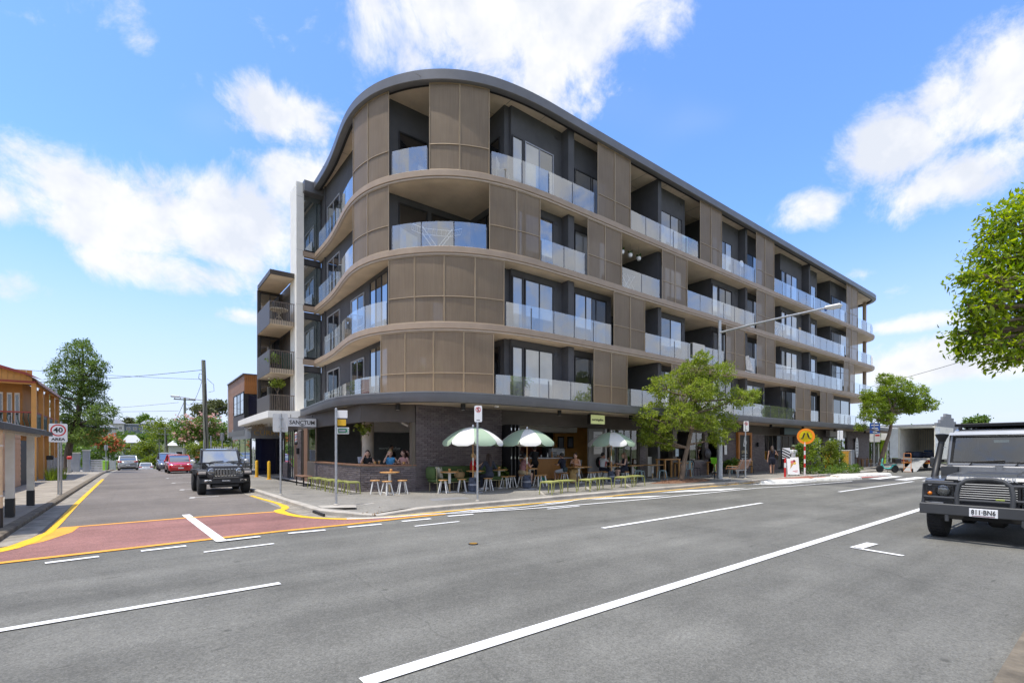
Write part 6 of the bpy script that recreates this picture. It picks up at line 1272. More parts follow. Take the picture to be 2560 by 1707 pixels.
t = thing('balcony_bench', 'curved white bench on first floor balcony above canopy', 'bench', (33.6,15.9,SL[0])); MB().tube([(-.7,0,.0),(-.65,0,.7),(-.3,0,.85),(.3,0,.85),(.65,0,.5),(.7,0,0)],.03,6).build('frame', m_whitem, t); MB().cbox((0,.1,.42),(1.3,.4,.04)).build('seat', m_whitem, t)
# ------------------------------------------------------------------ people
m_skin = [M('skin_light',(.55,.34,.25),.5,var=.06), M('skin_tan',(.42,.24,.16),.5,var=.06), M('skin_brown',(.25,.13,.085),.5,var=.06)]
def soft(mb, name, mat, parent, vox=.012, it=3):
    o = mb.build(name, mat, parent, fix=False); m = o.modifiers.new('remesh','REMESH'); m.mode = 'VOXEL'; m.voxel_size = vox; m.use_smooth_shade = True
    s = o.modifiers.new('smooth','SMOOTH'); s.iterations = it; s.factor = .5; return o
def caps(mb, a, b, r0, r1=None, n=10):
    r1 = r0 if r1 is None else r1; mb.cone(a, b, r0, r1, n); mb.ball(a, r0, 6); mb.ball(b, r1, 6)
def person(label, loc, rz, pel, lean=0.0, knees=None, feet=None, hands=None, elbows=None, top=None, sleeve='short', bottom=None, blen='short', skin=0, hair=(.03,.02,.015), hlen=0.0, head_yaw=0.0, head_tilt=0.0, cap=None, skirt=None, shoes=None, twist=0.0, bun=False, nofeet=False, dress=None):
    """front is -Y; pel = pelvis height; lean forwards in degrees"""
    t = thing('person', label, 'person', loc, rz, 'people around the cafe'); sk = m_skin[skin]
    L_ = R(lean); up = Vector((0,-math.sin(L_),math.cos(L_))); P0 = Vector((0,0,pel)); Wst = P0 + up*.16; Ch = P0 + up*.36; Nk = P0 + up*.52; Hd = Nk + Vector((0,-math.sin(L_*.4)*.12-.02,.135)); 
    sh = [Ch + up*.10 + Vector((s*.165,0,0)) for s in (-1,1)]; hp = [P0 + Vector((s*.09,0,-.02)) for s in (-1,1)]
    knees = [Vector(k) for k in (knees or ((-.1,-.03,.5),(.1,-.03,.5)))]; feet = [Vector(k) for k in (feet or ((-.1,.02,.08),(.1,.02,.08)))]
    hands = [Vector(k) for k in (hands or ((-.26,-.08,pel-.12),(.26,-.08,pel-.12)))]
    el = []
    for i, s in enumerate((-1,1)):
        if elbows and elbows[i]: el.append(Vector(elbows[i])); continue
        m = (sh[i]+hands[i])/2; d = (hands[i]-sh[i]); l = d.length; q = math.sqrt(max(.0, .275**2-(l/2)**2)) if l < .55 else .01
        o = Vector((s*.7,.45,-.55)); o -= d.normalized()*o.dot(d.normalized()); el.append(m + o.normalized()*q)
    b = MB()
    def torso(mb, g=0.0):
        caps(mb, sh[0]+Vector((.04,0,-.02)), sh[1]+Vector((-.04,0,-.02)), .062+g); mb.ball(Ch, .15+g, 8, (1.05,.72,1.1)); mb.ball(Wst, .13+g, 8, (1.0,.74,1.1)); mb.ball(P0+Vector((0,.02,0)), .155+g, 8, (1.05,.85,.85))
        caps(mb, Wst, Ch, .115+g, .12+g)
    torso(b); caps(b, Ch+up*.1, Nk+Vector((0,0,.05)), .058, .05); b.ball(Hd, .108, 10, (.82,.95,1.12)); b.ball(Hd+Vector((0,-.02,-.065)), .07, 8, (.85,.95,.8))
    HM = rotz(head_yaw) @ rotx(head_tilt)
    def hv(x,y,z): return Hd + HM @ Vector((x,y,z))
    caps(b, hv(0,-.10,.01), hv(0,-.118,-.018), .009, .013, 6); [b.ball(hv(s*.092,.005,-.005), .022, 6, (.5,.8,1.3)) for s in (-1,1)]
    for i in (0,1):
        caps(b, sh[i], el[i], .046, .036); caps(b, el[i], hands[i], .036, .025)
        if not nofeet:
            caps(b, hp[i], knees[i], .082, .055); caps(b, knees[i], feet[i], .052, .036); caps(b, feet[i]+Vector((0,.02,-.03)), feet[i]+Vector((0,-.15,-.045)), .034, .028)
        d = (hands[i]-el[i]).normalized(); u = d.cross(Vector((0,0,1))); u = u.normalized() if u.length > .05 else Vector((1,0,0)); pl = hands[i] + d*.045; caps(b, hands[i], pl, .024, .03)
        for k, ln in enumerate((.062,.072,.068,.052)): f0 = pl + d*.02 + u*(.019*(k-1.5)); f1 = f0 + d*ln*.55; caps(b, f0, f1, .0085, .0085, 6); caps(b, f1, f1 + d*ln*.35 + Vector((0,0,-.018)), .008, .007, 6)
        tb = hands[i] + d*.02 + u*.03*(-1 if i else 1); caps(b, tb, tb + d*.035 + u*.025*(-1 if i else 1), .011, .009, 6)
    soft(b, 'body', sk, t, .0105, 2)
    # clothes
    if top:
        c = MB(); torso(c, .014)
        if sleeve != 'none':
            for i in (0,1):
                e = sh[i].lerp(el[i], .62 if sleeve == 'short' else 1.0); caps(c, sh[i], e, .060, .052)
                if sleeve == 'long': caps(c, el[i], el[i].lerp(hands[i],.85), .05, .04)
        soft(c, 'top', top, t, .014, 4)
    if bottom and not nofeet:
        c = MB(); c.ball(P0+Vector((0,.02,-.0)), .172, 8, (1.06,.88,.8))
        for i in (0,1):
            k = hp[i].lerp(knees[i], .75 if blen == 'short' else 1.0); caps(c, hp[i], k, .10, .078 if blen == 'short' else .066)
            if blen == 'long': caps(c, knees[i], knees[i].lerp(feet[i],.92), .064, .05)
        soft(c, 'trousers', bottom, t, .014, 4)
    if dress:
        c = MB(); torso(c, .012); mid = (knees[0]+knees[1])/2; caps(c, P0, P0.lerp(mid,.35), .165, .16); [caps(c, hp[i], hp[i].lerp(knees[i],.55), .115, .11) for i in (0,1)]; soft(c, 'dress', dress, t, .014, 4)
    if skirt:
        c = MB(); mid = (feet[0]+feet[1])/2 + Vector((0,0,.05)); mk = (knees[0]+knees[1])/2
        caps(c, P0, mk, .16, .15); caps(c, mk, mid, .15, .2); [caps(c, hp[i], knees[i], .11, .1) for i in (0,1)]; soft(c, 'skirt', skirt, t, .016, 4)
    if shoes and not nofeet:
        for i in (0,1): c = MB(); caps(c, feet[i]+Vector((0,.03,-.035)), feet[i]+Vector((0,-.16,-.045)), .045, .036); soft(c, 'shoe', shoes, t, .012, 2)
    hm = M('hair_%.3f_%.3f'%(hair[0],hair[1]), hair, .5, var=.3, scale=30, stretch=(1,1,.2), bump=.4, bscale=80)
    h = MB(); h.ball(hv(0,.018,.028), .112, 10, (.86,.95,1.02)); 
    if bun: h.ball(hv(0,.07,.12), .05, 8)
    if hlen > 0:
        back = hv(0,.075,-.03); caps(h, back, back + Vector((0,.05,-hlen*.5)), .085, .09); caps(h, back + Vector((0,.05,-hlen*.5)), back + Vector((0,.06,-hlen)), .09, .05); [caps(h, hv(s*.07,.02,0), hv(s*.085,.04,-min(.2,hlen*.6)), .04, .035) for s in (-1,1)]
    # keep the face free: hair only behind the brow
    ho = soft(h, 'hair', hm, t, .013, 2)
    if cap:
        c = MB(); c.lathe([(.118,.0),(.115,.05),(.085,.1),(.001,.125)],16,hv(0,.005,.045),HM @ Matrix.Diagonal((.88,1,1))); c.cbox(hv(0,-.14,.05),(.15,.12,.014),HM,.005); c.build('cap', cap, t, smooth=True)
    for s in (-1,1): MB().ball(hv(s*.036,-.093,.02), .013, 6).build('eye', m_ink, t)
    MB().cbox(hv(0,-.103,-.055),(.045,.012,.010),HM,.003).build('mouth', M('lips',(.35,.12,.1),.5), t)
    return t
cl = lambda n, c: M(n, c, .9, var=.12, scale=8, bump=.15, bscale=60)
red_t = cl('red_knit',(.5,.015,.02)); denim = cl('dark_denim',(.025,.03,.045)); blackc = cl('black_cotton',(.014,.014,.016)); navy = cl('navy_cotton',(.012,.014,.028)); wht = cl('white_cotton',(.62,.64,.66)); khaki = cl('khaki',(.36,.28,.17)); tan = cl('tan_linen',(.40,.26,.10)); peach = cl('peach_knit',(.62,.32,.17)); blue = cl('bright_blue_top',(.08,.33,.62)); pink = cl('dusty_pink',(.55,.30,.27)); grey_b = cl('brown_apron',(.16,.10,.08))
plaid = M('pink_print_shirt',(.38,.19,.20),.9,var=.45,scale=26,bump=.1)
SITK = ((-.11,-.40,.50),(.11,-.40,.50)); SITF = ((-.12,-.36,.09),(.12,-.36,.09))
sit = dict(pel=.58, knees=SITK, feet=SITF)
person('woman in red top sitting on the green sofa', (10.1,15.42,PZ), R(50), top=red_t, sleeve='short', bottom=blackc, blen='long', hair=(.42,.33,.2), hands=((-.06,-.34,.98),(.1,-.34,.92)), head_yaw=R(25), **sit)
person('woman in dark denim jacket seated with back to the road', (10.28,14.62,PZ), R(175), top=denim, sleeve='long', bottom=denim, blen='long', hair=(.03,.015,.012), hlen=.3, skin=1, hands=((-.2,-.3,.78),(.2,-.3,.8)), lean=4, shoes=wht, **sit)
person('man in pink patterned shirt and dark cap at a table', (12.45,15.38,PZ), R(85), top=plaid, bottom=khaki, blen='short', cap=navy, hair=(.03,.025,.02), hands=((-.1,-.42,.86),(.12,-.4,.84)), lean=14, shoes=blackc, **sit)
person('person in black leaning against the cafe counter', (14.6,17.1,PZ), R(150), .9, top=blackc, bottom=blackc, blen='long', hair=(.02,.015,.012), skin=1, hands=((-.12,-.25,.78),(.2,-.1,.85)), lean=8, knees=((-.1,-.25,.62),(.1,-.02,.48)), feet=((-.08,-.1,.12),(.1,.03,.08)))
person('person in navy top with shoulder bag on a stool', (15.18,15.78,PZ), R(195), top=navy, bottom=wht, blen='short', hair=(.015,.013,.012), hands=((-.15,-.32,.8),(.15,-.35,.84)), lean=10, skin=1, shoes=wht, **sit)
person('woman in peach top and long tan skirt', (16.02,15.78,PZ), R(-75), top=peach, sleeve='none', skirt=tan, hair=(.05,.025,.015), bun=True, hands=((-.05,-.42,.88),(.12,-.42,.86)), lean=14, skin=0, **sit)
person('man in white tee shirt raising a cup', (17.75,15.78,PZ), R(80), top=wht, bottom=navy, blen='short', hair=(.012,.01,.01), skin=1, hands=((-.02,-.38,1.06),(.06,-.38,1.04)), lean=3, shoes=wht, **sit)
person('long haired woman in navy dress at the third umbrella', (18.35,14.88,PZ), R(-120), dress=navy, hair=(.14,.075,.04), hlen=.48, skin=0, hands=((-.1,-.36,.84),(.12,-.36,.82)), lean=6, shoes=wht, **sit)
win = dict(pel=.72, nofeet=True)
person('dark haired woman in black with hand on brow at window ledge', (6.95,17.9,PZ), R(-25), top=blackc, sleeve='none', hair=(.02,.012,.01), hlen=.15, hands=((-.09,-.2,1.33),(.12,-.32,1.0)), elbows=((-.22,-.34,1.04),None), lean=14, **win)
person('blonde woman in bright blue top leaning on the window ledge', (7.6,17.3,PZ), R(-30), top=blue, sleeve='none', hair=(.42,.30,.15), bun=True, hands=((-.1,-.2,1.30),(.22,-.3,1.0)), elbows=((-.2,-.33,1.04),None), lean=12, **win)
person('long haired woman in pink top looking left at the ledge', (8.05,17.0,PZ), R(-60), top=pink, sleeve='none', hair=(.06,.025,.015), hlen=.3, hands=((-.12,-.33,1.0),(.12,-.33,1.0)), lean=8, head_yaw=R(-30), **win)
person('staff member in black standing deep inside the cafe', (8.9,20.2,PZ), R(20), .92, top=blackc, bottom=blackc, blen='long', hair=(.015,.012,.01), skin=1)
person('shadowed guest behind the right hand window frame', (8.35,17.3,PZ), R(-70), top=blackc, hair=(.012,.01,.01), hlen=.25, skin=1, **win)
person('barista in brown apron working behind the counter', (16.2,20.3,PZ), R(-15), .92, top=grey_b, bottom=blackc, blen='long', hair=(.03,.02,.015), skin=0, hands=((-.15,-.3,1.15),(.15,-.3,1.15)), lean=6)
person('guest with white cap seated beside the pink shirt', (12.9,16.35,PZ), R(30), top=navy, bottom=denim, blen='long', cap=wht, hair=(.03,.02,.02), hands=((-.1,-.4,.86),(.12,-.4,.84)), **sit)
walk = dict(knees=((-.09,-.10,.49),(.09,.03,.48)), feet=((-.08,-.14,.09),(.09,.16,.12)))
person('woman in short navy dress walking away along the shops', (30.6,13.6,PZ), R(122), .93, dress=navy, hair=(.05,.03,.02), hlen=.26, skin=1, hands=((-.12,-.22,1.28),(.26,.05,.84)), **walk)
person('man in white tee shirt and green cap walking away', (31.98,12.95,PZ), R(130), .97, top=wht, bottom=blackc, blen='short', cap=cl('sage_cap',(.14,.17,.11)), hair=(.05,.035,.02), skin=1, shoes=wht, hands=((-.3,-.05,.86),(.3,.1,.86)), **walk)
t = thing('shoulder_bag', 'dark shoulder bag hanging from the person in navy', 'bag', (15.02,15.52,PZ)); MB().cbox((0,0,.62),(.26,.12,.2),bev=.04).build('pouch', cl('teal_leather',(.03,.05,.055)), t, smooth=50); MB().tube([(-.1,0,.7),(.05,.02,1.0),(.25,.12,1.1)],.012,5).build('strap', MATS['teal_leather'], t)
t = thing('green_bag', 'green cloth bag lying on the ground by the counter', 'bag', (14.3,16.2,PZ)); MB().lathe([(.001,0),(.22,.02),(.24,.12),(.12,.24),(.03,.28)],14,M=Matrix.Diagonal((1.2,.7,1))).build('sack', cl('emerald_cloth',(.01,.13,.10)), t, smooth=60); MB().tube([(-.05,0,.24),(0,0,.36),(.06,0,.24)],.012,5).build('handle', MATS['emerald_cloth'], t)
# ------------------------------------------------------------------ vehicles (front faces -Y at local y = 0)
m_tyre = M('tyre_rubber', (.016,.016,.017), .8, var=.25, scale=14, bump=.6, bscale=45)
m_rim = M('alloy_rim', (.42,.43,.45), .3, .8); m_under = M('underbody_black', (.01,.01,.01), .8)
m_wind = pane_mat('windscreen_glass', (.05,.06,.065), .30); m_side = pane_mat('car_side_glass', (.02,.022,.025), .15)
m_lens = glass('headlamp_lens', (.85,.88,.9), .12, 1.0); m_amber = M('amber_lens', (.75,.20,.01), .25); m_tail = M('tail_red', (.42,.01,.012), .2)
def wheel(t, x, y, r, w, rim=None, spokes=5, block=True):
    Mx = roty(R(90)); o = x; prof = [(r*.62,-w/2),(r*.9,-w/2),(r*.985,-w*.38),(r,-w*.2),(r,w*.2),(r*.985,w*.38),(r*.9,w/2),(r*.62,w/2)]
    wh = MB().lathe(prof,32,(x,y,r),Mx).build('wheel', m_tyre, t, smooth=40)
    if block:
        tr = MB()
        for i in range(36):
            a = 2*math.pi*i/36; Mr = rotx(a)
            for k in (-.3,-.1,.1,.3): tr.cbox(Vector((x+k*w,y,r)) + Mr @ Vector((0,0,r+.004)),(w*.17,r*.10,.016),Mr)
        tr.build('tread_block', m_tyre, wh, fix=False)
    s = 1 if x > 0 else -1
    MB().lathe([(r*.62,-w*.42),(r*.60,w*.1),(r*.5,w*.3*s*s),(.001,w*.3)],24,(x,y,r),roty(R(90*s))).build('rim', rim or m_rim, wh, smooth=40)
    sp = MB()
    for i in range(spokes):
        Mr = rotx(2*math.pi*i/spokes); sp.cbox(Vector((x+s*w*.36,y,r)) + Mr @ Vector((0,0,r*.33)),(.03,r*.16,r*.56),Mr,.008)
    sp.build('spoke', rim or m_rim, wh); MB().lathe([(r*.13,0),(r*.12,.03),(.001,.035)],12,(x+s*w*.38,y,r),roty(R(90*s))).build('hub', m_chrome, wh)
    return wh
def wing_poly(y0, y1, z0, z1, yc, r, zc, top=None):
    """side profile with a wheel arch cut into the bottom edge (y,z)"""
    arch = [(yc + r*math.cos(a), zc + r*math.sin(a)) for a in np.linspace(math.pi, 0, 11)]
    arch = [(a, max(z0, b)) for a, b in arch]
    return [(y0,z0)] + arch + [(y1,z0)] + (top or [(y1,z1),(y0,z1)])
def land_rover():
    t = thing('off_road_car', 'boxy grey four wheel drive with bull bar and snorkel at right edge', 'car', (11.42,1.60,0), R(-90), sc=(.95,.97,1.0))
    body = M('gunmetal_car_paint', (.11,.113,.117), .28, .35, var=.06, scale=3, coat=.6); dgrey = M('dark_grey_powder_coat', (.045,.047,.05), .55, var=.1); sil = M('silver_grey_paint', (.21,.215,.225), .3, .3, var=.05, coat=.5); roofm = M('pale_roof_paint', (.30,.32,.35), .3, .2, var=.06, coat=.6)
    for x in (-.74,.74):
        for y in (.72,3.5): wheel(t, x, y, .40, .26, m_steelp)
    un = MB().box(-.72,.3,.38,.72,4.4,.62).build('chassis', m_under, t); MB().cone((-.75,.72,.4),(.75,.72,.4),.06,n=8).build('front_axle', m_under, t); MB().cbox((.1,.72,.38),(.26,.24,.24),bev=.05).build('differential', m_under, t)
    # wings
    for s in (-1,1):
        MB().extr(wing_poly(.30,1.62,.60,1.09,.72,.50,.42,[(1.62,1.12),(.42,1.10),(.32,1.06)]),0,s*.60,s*.885).build('wing', body, t)
        MB().extr(wing_poly(1.62,4.45,.58,1.14,3.5,.50,.42),0,s*.84,s*.885).build('body_side', body, t)
        for k in range(11):                             # arch flare
            a = math.pi*k/10
        MB().tube([(s*.90,.72+.52*math.cos(a),.42+.52*math.sin(a)) for a in np.linspace(.15,math.pi-.15,13)],.03,6).build('arch_flare', m_rub, t)
    MB().box(-.6,.42,1.0,.6,1.62,1.085).build('engine_bay', m_under, t)
    # bonnet with raised centre and rolled front lip
    bn = MB(); pr = [(.33,1.06),(.30,1.10),(.34,1.155),(.48,1.175),(1.66,1.225),(1.66,1.12),(.5,1.07)]
    bn.extr(pr,0,-.56,.56); bn.build('bonnet', body, t, smooth=30)
    MB().extr([(.46,1.17),(.56,1.205),(1.5,1.255),(1.62,1.245),(1.62,1.2),(.5,1.165)],0,-.36,.36).build('bonnet_bulge', body, t, smooth=30)
    text_mesh('lettering', 'LAND ROVER', .098, M('badge_silver',(.6,.6,.6),.35,.4), t, FACE_S, (0,.292,1.115), .003, sx=1.32, bold=.003)
    # front panel: grille slats, lamp panels
    MB().box(-.44,.30,.70,.44,.36,1.06).build('grille_back', m_ink, t)
    for i in range(8): MB().cbox((0,.285,.745+i*.04),(.80,.03,.014),bev=.005).build('grille_slat', m_steelp, t)
    for x in (-.42,.42): MB().cbox((x,.285,.885),(.03,.03,.34)).build('grille_frame', m_dark, t)
    MB().cbox((.18,.266,.775),(.12,.008,.03),bev=.003).build('badge', M('badge_green',(.30,.36,.05),.4), t); MB().box(-.42,.29,.62,.42,.34,.70).build('radiator_mesh', m_dark, t)
    for s in (-1,1):
        MB().cbox((s*.66,.31,.87),(.42,.04,.40),bev=.01).build('lamp_panel', dgrey, t)
        for i in range(7): MB().cbox((s*.66,.287,.72+i*.05),(.40,.010,.008)).build('panel_rib', m_ink, t)
        hl = MB().lathe([(.122,-.02),(.122,.02),(.105,.03),(.105,.0)],28,(s*.60,.285,.90),rotx(R(90))).build('headlight', m_ink, t, smooth=40); MB().lathe([(.104,.0),(.07,-.03),(.001,-.05)],28,(s*.60,.285,.90),rotx(R(90))).build('reflector', M('lamp_reflector',(.75,.77,.8),.35,.5), hl, smooth=True); MB().lathe([(.105,.012),(.08,.03),(.04,.04),(.001,.043)],28,(s*.60,.285,.90),rotx(R(90))).build('lens', m_lens, hl, smooth=True)
        MB().lathe([(.036,0),(.034,.03),(.02,.045),(.001,.05)],16,(s*.80,.29,.83),rotx(R(90))).build('indicator', m_amber, t, smooth=True); MB().lathe([(.036,0),(.034,.03),(.001,.05)],16,(s*.80,.29,1.01),rotx(R(90))).build('side_light', m_signw, t, smooth=True)
        MB().extr([(.30,.56),(.40,.56),(.40,.70),(.30,.70)],0,s*.45,s*.88).build('lower_panel', body, t)
        MB().cbox((s*.885,1.0,.93),(.012,.34,.16),bev=.004).build('wing_vent', m_ink, t)
    # bumper and bull bar
    MB().cbox((0,.06,.575),(1.80,.14,.19),bev=.012).build('bumper', dgrey, t); 
    bb = dgrey
    MB().tube([(-.36,.05,.64),(-.37,.06,.85),(-.34,.09,1.02),(-.24,.11,1.10),(-.1,.12,1.125),(.1,.12,1.125),(.24,.11,1.10),(.34,.09,1.02),(.37,.06,.85),(.36,.05,.64)],.038,10).build('bull_bar_hoop', bb, t, smooth=True)
    for s in (-1,1):
        MB().tube([(s*.35,.10,1.02),(s*.6,.1,1.03),(s*.80,.12,1.03),(s*.86,.16,1.0),(s*.875,.2,.9),(s*.875,.16,.65)],.026,8).build('bull_bar_side', bb, t, smooth=True); MB().tube([(s*.36,.08,.775),(s*.86,.14,.775)],.022,8).build('bull_bar_rail', bb, t, smooth=True)
        MB().cbox((s*.5,.02,.42),(.06,.05,.12),bev=.01).build('tow_point', dgrey, t)
    MB().tube([(-.36,.06,.75),(.36,.06,.75)],.024,8).build('bull_bar_rail', bb, t, smooth=True)
    pl = MB().cbox((.0,-.018,.555),(.375,.012,.14),bev=.004).build('number_plate', m_signw, t); text_mesh('lettering', '811·BN6', .112, m_ink, pl, FACE_S, (0,-.026,.562), .002, sx=.80, bold=.002); MB().box(-.15,-.0265,.497,.15,-.0255,.507).build('print_line', M('maroon_print',(.2,.03,.04),.6), pl)
    # bulkhead, windscreen, cabin
    MB().box(-.80,1.62,1.10,.80,1.72,1.32).build('bulkhead', sil, t)
    for s in (-1,1): MB().cbox((s*.38,1.612,1.255),(.66,.02,.13),bev=.02).build('vent_flap', sil, t); MB().cbox((s*.38,1.600,1.255),(.60,.008,.10),bev=.012).build('vent_flap_inner', sil, t)
    Mw = rotx(R(-9)); wf = MB()
    for (c, sz) in (((0,1.70,1.345),(1.60,.05,.05)),((0,1.80,1.93),(1.52,.05,.06))): wf.cbox(c, sz, Mw, .01)
    for s in (-1,1): wf.cone((s*.79,1.70,1.33),(s*.75,1.80,1.94),.032,n=8)
    wf.build('windscreen_frame', sil, t); MB().add([(-.76,1.705,1.37),(.76,1.705,1.37),(.72,1.795,1.905),(-.72,1.795,1.905)],[(0,1,2,3)]).build('windscreen', glass('clear_windscreen',(.34,.40,.40),.10,1.0), t, fix=False)
    MB().add([(-.78,1.69,1.37),(.78,1.69,1.37),(.74,1.78,1.905),(-.74,1.78,1.905),(-.72,1.695,1.4),(.72,1.695,1.4),(.685,1.775,1.88),(-.685,1.775,1.88)],[(0,1,5,4),(1,2,6,5),(2,3,7,6),(3,0,4,7)]).build('windscreen_seal', m_rub, t, fix=False)
    for s in (-.55,.12): MB().tube([(s+.1,1.66,1.33),(s+.16,1.668,1.40),(s+.62,1.672,1.43)],.010,5).build('wiper', m_ink, t)
    cab = MB(); cab.box(-.80,1.75,1.10,.80,4.45,1.14); cab.build('waist', body, t)
    for s in (-1,1):
        f = MB()
        for y in (1.78,2.75,3.6,4.4): f.add([(s*.80,y,1.14),(s*.80,y+.09,1.14),(s*.74,y+.09,1.93),(s*.74,y,1.93),(s*.76,y,1.14),(s*.76,y+.09,1.14),(s*.70,y+.09,1.93),(s*.70,y,1.93)],[(0,1,2,3),(7,6,5,4),(0,4,5,1),(1,5,6,2),(2,6,7,3),(3,7,4,0)])
        f.build('window_pillar', body, t); MB().add([(s*.79,1.85,1.15),(s*.79,4.42,1.15),(s*.73,4.42,1.92),(s*.73,1.85,1.92)],[(0,1,2,3)]).build('side_glass', m_side, t, fix=False)
        MB().cbox((s*1.02,1.75,1.38),(.17,.07,.22),bev=.03).build('mirror', dgrey, t, smooth=40); MB().cone((s*.82,1.72,1.34),(s*1.0,1.74,1.36),.014,n=6).build('mirror_arm', dgrey, t)
    rf = MB(); rp = [(1.70,1.93),(1.74,2.0),(1.95,2.055),(4.3,2.06),(4.47,2.0),(4.5,1.93)]
    rf.extr(rp,0,-.70,.70); rf.extr([(1.72,1.93),(1.78,1.985),(4.42,1.985),(4.48,1.93)],0,-.78,.78); rf.build('roof', roofm, t, smooth=30)
    MB().box(-.78,4.42,.6,.78,4.48,1.95).build('rear_door', body, t)
    # roof rack
    rr = MB().cbox((0,3.0,2.145),(1.4,2.4,.03),bev=.008).build('roof_rack', m_black, t)
    for y in (1.85,2.5,3.2,4.1): MB().cbox((0,y,2.12),(1.42,.06,.04)).build('rack_bar', m_black, rr); [MB().cbox((s*.62,y,2.085),(.05,.08,.09)).build('rack_foot', m_black, rr) for s in (-1,1)]
    # seats, wheel seen through the screen
    for x in (-.4,.4): s_ = MB().cbox((x,2.45,1.15),(.46,.2,.55),rotx(R(8)),.06).build('seat', m_dark, t, smooth=50); MB().cbox((x,2.5,1.55),(.28,.1,.18),bev=.04).build('head_rest', m_dark, s_, smooth=50)
    MB().box(-.74,1.76,1.12,.74,2.0,1.34).build('dashboard', m_dark, t); MB().lathe([(.17,-.012),(.185,0),(.17,.012)],20,(-.4,2.08,1.36),rotx(R(65))).build('steering_wheel', m_ink, t, smooth=True); MB().cbox((0,1.86,1.8),(.24,.02,.07),bev=.02).build('rear_view_mirror', m_chrome, t)
    # snorkel on the left of the picture
    MB().tube([(-.89,1.05,.98),(-.93,1.25,1.05),(-.95,1.5,1.25),(-.93,1.66,1.55),(-.90,1.74,1.83)],[.05,.062,.062,.058,.055],12).build('snorkel', m_ink, t, smooth=True)
    MB().lathe([(.058,0),(.075,.05),(.11,.12),(.115,.15),(.001,.17)],16,(-.90,1.74,1.80),Matrix.Diagonal((1,1.1,1))).build('snorkel_head', m_ink, t, smooth=True); MB().lathe([(.064,0),(.064,.02)],12,(-.905,1.73,1.68)).build('snorkel_clamp', m_chrome, t)
    MB().box(-.86,1.45,1.10,-.60,1.62,1.3).build('wing_top_box', dgrey, t)
land_rover()
def jeep():
    t = thing('jeep', 'black open faced jeep parked in the side street facing the camera', 'car', (2.66,20.9,T(21)+.004), 0, sc=.93)
    body = M('black_blue_paint', (.022,.024,.032), .18, .3, var=.05, coat=1.0); pl = M('black_plastic', (.028,.029,.032), .6, var=.1)
    for x in (-.78,.78):
        for y in (.62,3.1): wheel(t, x, y, .405, .28, m_dark)
    MB().box(-.7,.2,.42,.7,4.1,.72).build('chassis', m_under, t); MB().cbox((0,.14,.36),(.95,.1,.14),bev=.04).build('skid_plate', pl, t)
    # grille with seven slots
    g = [(-.62,.70),(-.50,.64),(.50,.64),(.62,.70),(.66,.9),(.62,1.08),(.5,1.13),(-.5,1.13),(-.62,1.08),(-.66,.9)]
    MB().add([(x,.12 + (.04 if z > 1.0 else 0),z) for x,z in g]+[(x,.5,z) for x,z in g],[list(range(10)),list(range(10,20))[::-1]]+[(i,(i+1)%10,10+(i+1)%10,10+i) for i in range(10)]).build('grille_panel', body, t)
    for i in range(7):
        x = -.33+.11*i; s_ = MB().cbox((x,.118,.88),(.082,.02,.30),bev=.008).build('grille_slot_surround', m_chrome, t); MB().cbox((x,.105,.89),(.052,.02,.25),bev=.004).build('grille_slot', m_ink, s_)
    for s in (-1,1):
        h = MB().lathe([(.125,-.02),(.13,.02),(.11,.035),(.105,.0)],28,(s*.49,.12,.93),rotx(R(90))).build('headlight', m_chrome, t, smooth=40); MB().lathe([(.105,.0),(.001,-.03)],24,(s*.49,.12,.93),rotx(R(90))).build('reflector', m_dark, h); MB().cbox((s*.49,.10,.935),(.19,.02,.03),bev=.006).build('lamp_bar', m_chrome, h); MB().lathe([(.106,.02),(.07,.04),(.001,.05)],24,(s*.49,.12,.93),rotx(R(90))).build('lens', m_lens, h, smooth=True)
        # flares
        f = MB(); f.extr([(.18,.76),(.16,.92),(.26,.99),(1.05,1.0),(1.22,.82),(1.15,.72),(1.0,.88),(.3,.86)],0,s*.58,s*.94); f.build('front_flare', pl, t)
        MB().cbox((s*.80,.165,.88),(.26,.03,.09),bev=.012).build('indicator', M('smoked_lens',(.55,.50,.45),.2), t); MB().cbox((s*.93,.2,.86),(.03,.05,.08),bev=.008).build('side_marker', m_amber, t)
        MB().extr([(2.5,.74),(2.55,.95),(3.6,.95),(3.75,.72),(3.6,.74),(3.45,.86),(2.75,.86)],0,s*.70,s*.94).build('rear_flare', pl, t)
        MB().extr([(1.25,.62),(2.6,.62),(2.6,1.22),(1.3,1.2)],0,s*.70,s*.79).build('door', body, t); MB().extr([(2.6,.66),(4.05,.66),(4.05,1.22),(2.6,1.22)],0,s*.70,s*.785).build('rear_side', body, t)
        MB().cbox((s*.82,2.0,1.08),(.04,.14,.03),bev=.01).build('door_handle', m_ink, t)
        MB().cbox((s*.99,1.62,1.30),(.22,.08,.17),bev=.035).build('mirror', m_chrome if s < 0 else m_galv, t, smooth=40); MB().cone((s*.78,1.62,1.2),(s*.95,1.62,1.25),.02,n=6).build('mirror_arm', pl, t)
        MB().tube([(s*.74,1.5,1.22),(s*.68,1.84,1.78)],.035,8).build('pillar', body, t)
        MB().add([(s*.77,1.62,1.22),(s*.77,4.0,1.22),(s*.69,3.9,1.76),(s*.69,1.9,1.76)],[(0,1,2,3)]).build('side_glass', m_side, t, fix=False)
        MB().cbox((s*.5,.72,1.19),(.05,.14,.05),bev=.012).build('bonnet_latch', m_ink, t)
    MB().extr([(.14,1.10),(.18,1.145),(.6,1.185),(1.45,1.225),(1.5,1.16),(1.5,1.0),(.2,1.0)],0,-.60,.60).build('bonnet', body, t, smooth=30); MB().extr([(.5,1.17),(.62,1.205),(1.35,1.245),(1.4,1.2)],0,-.32,.32).build('bonnet_bulge', body, t, smooth=30)
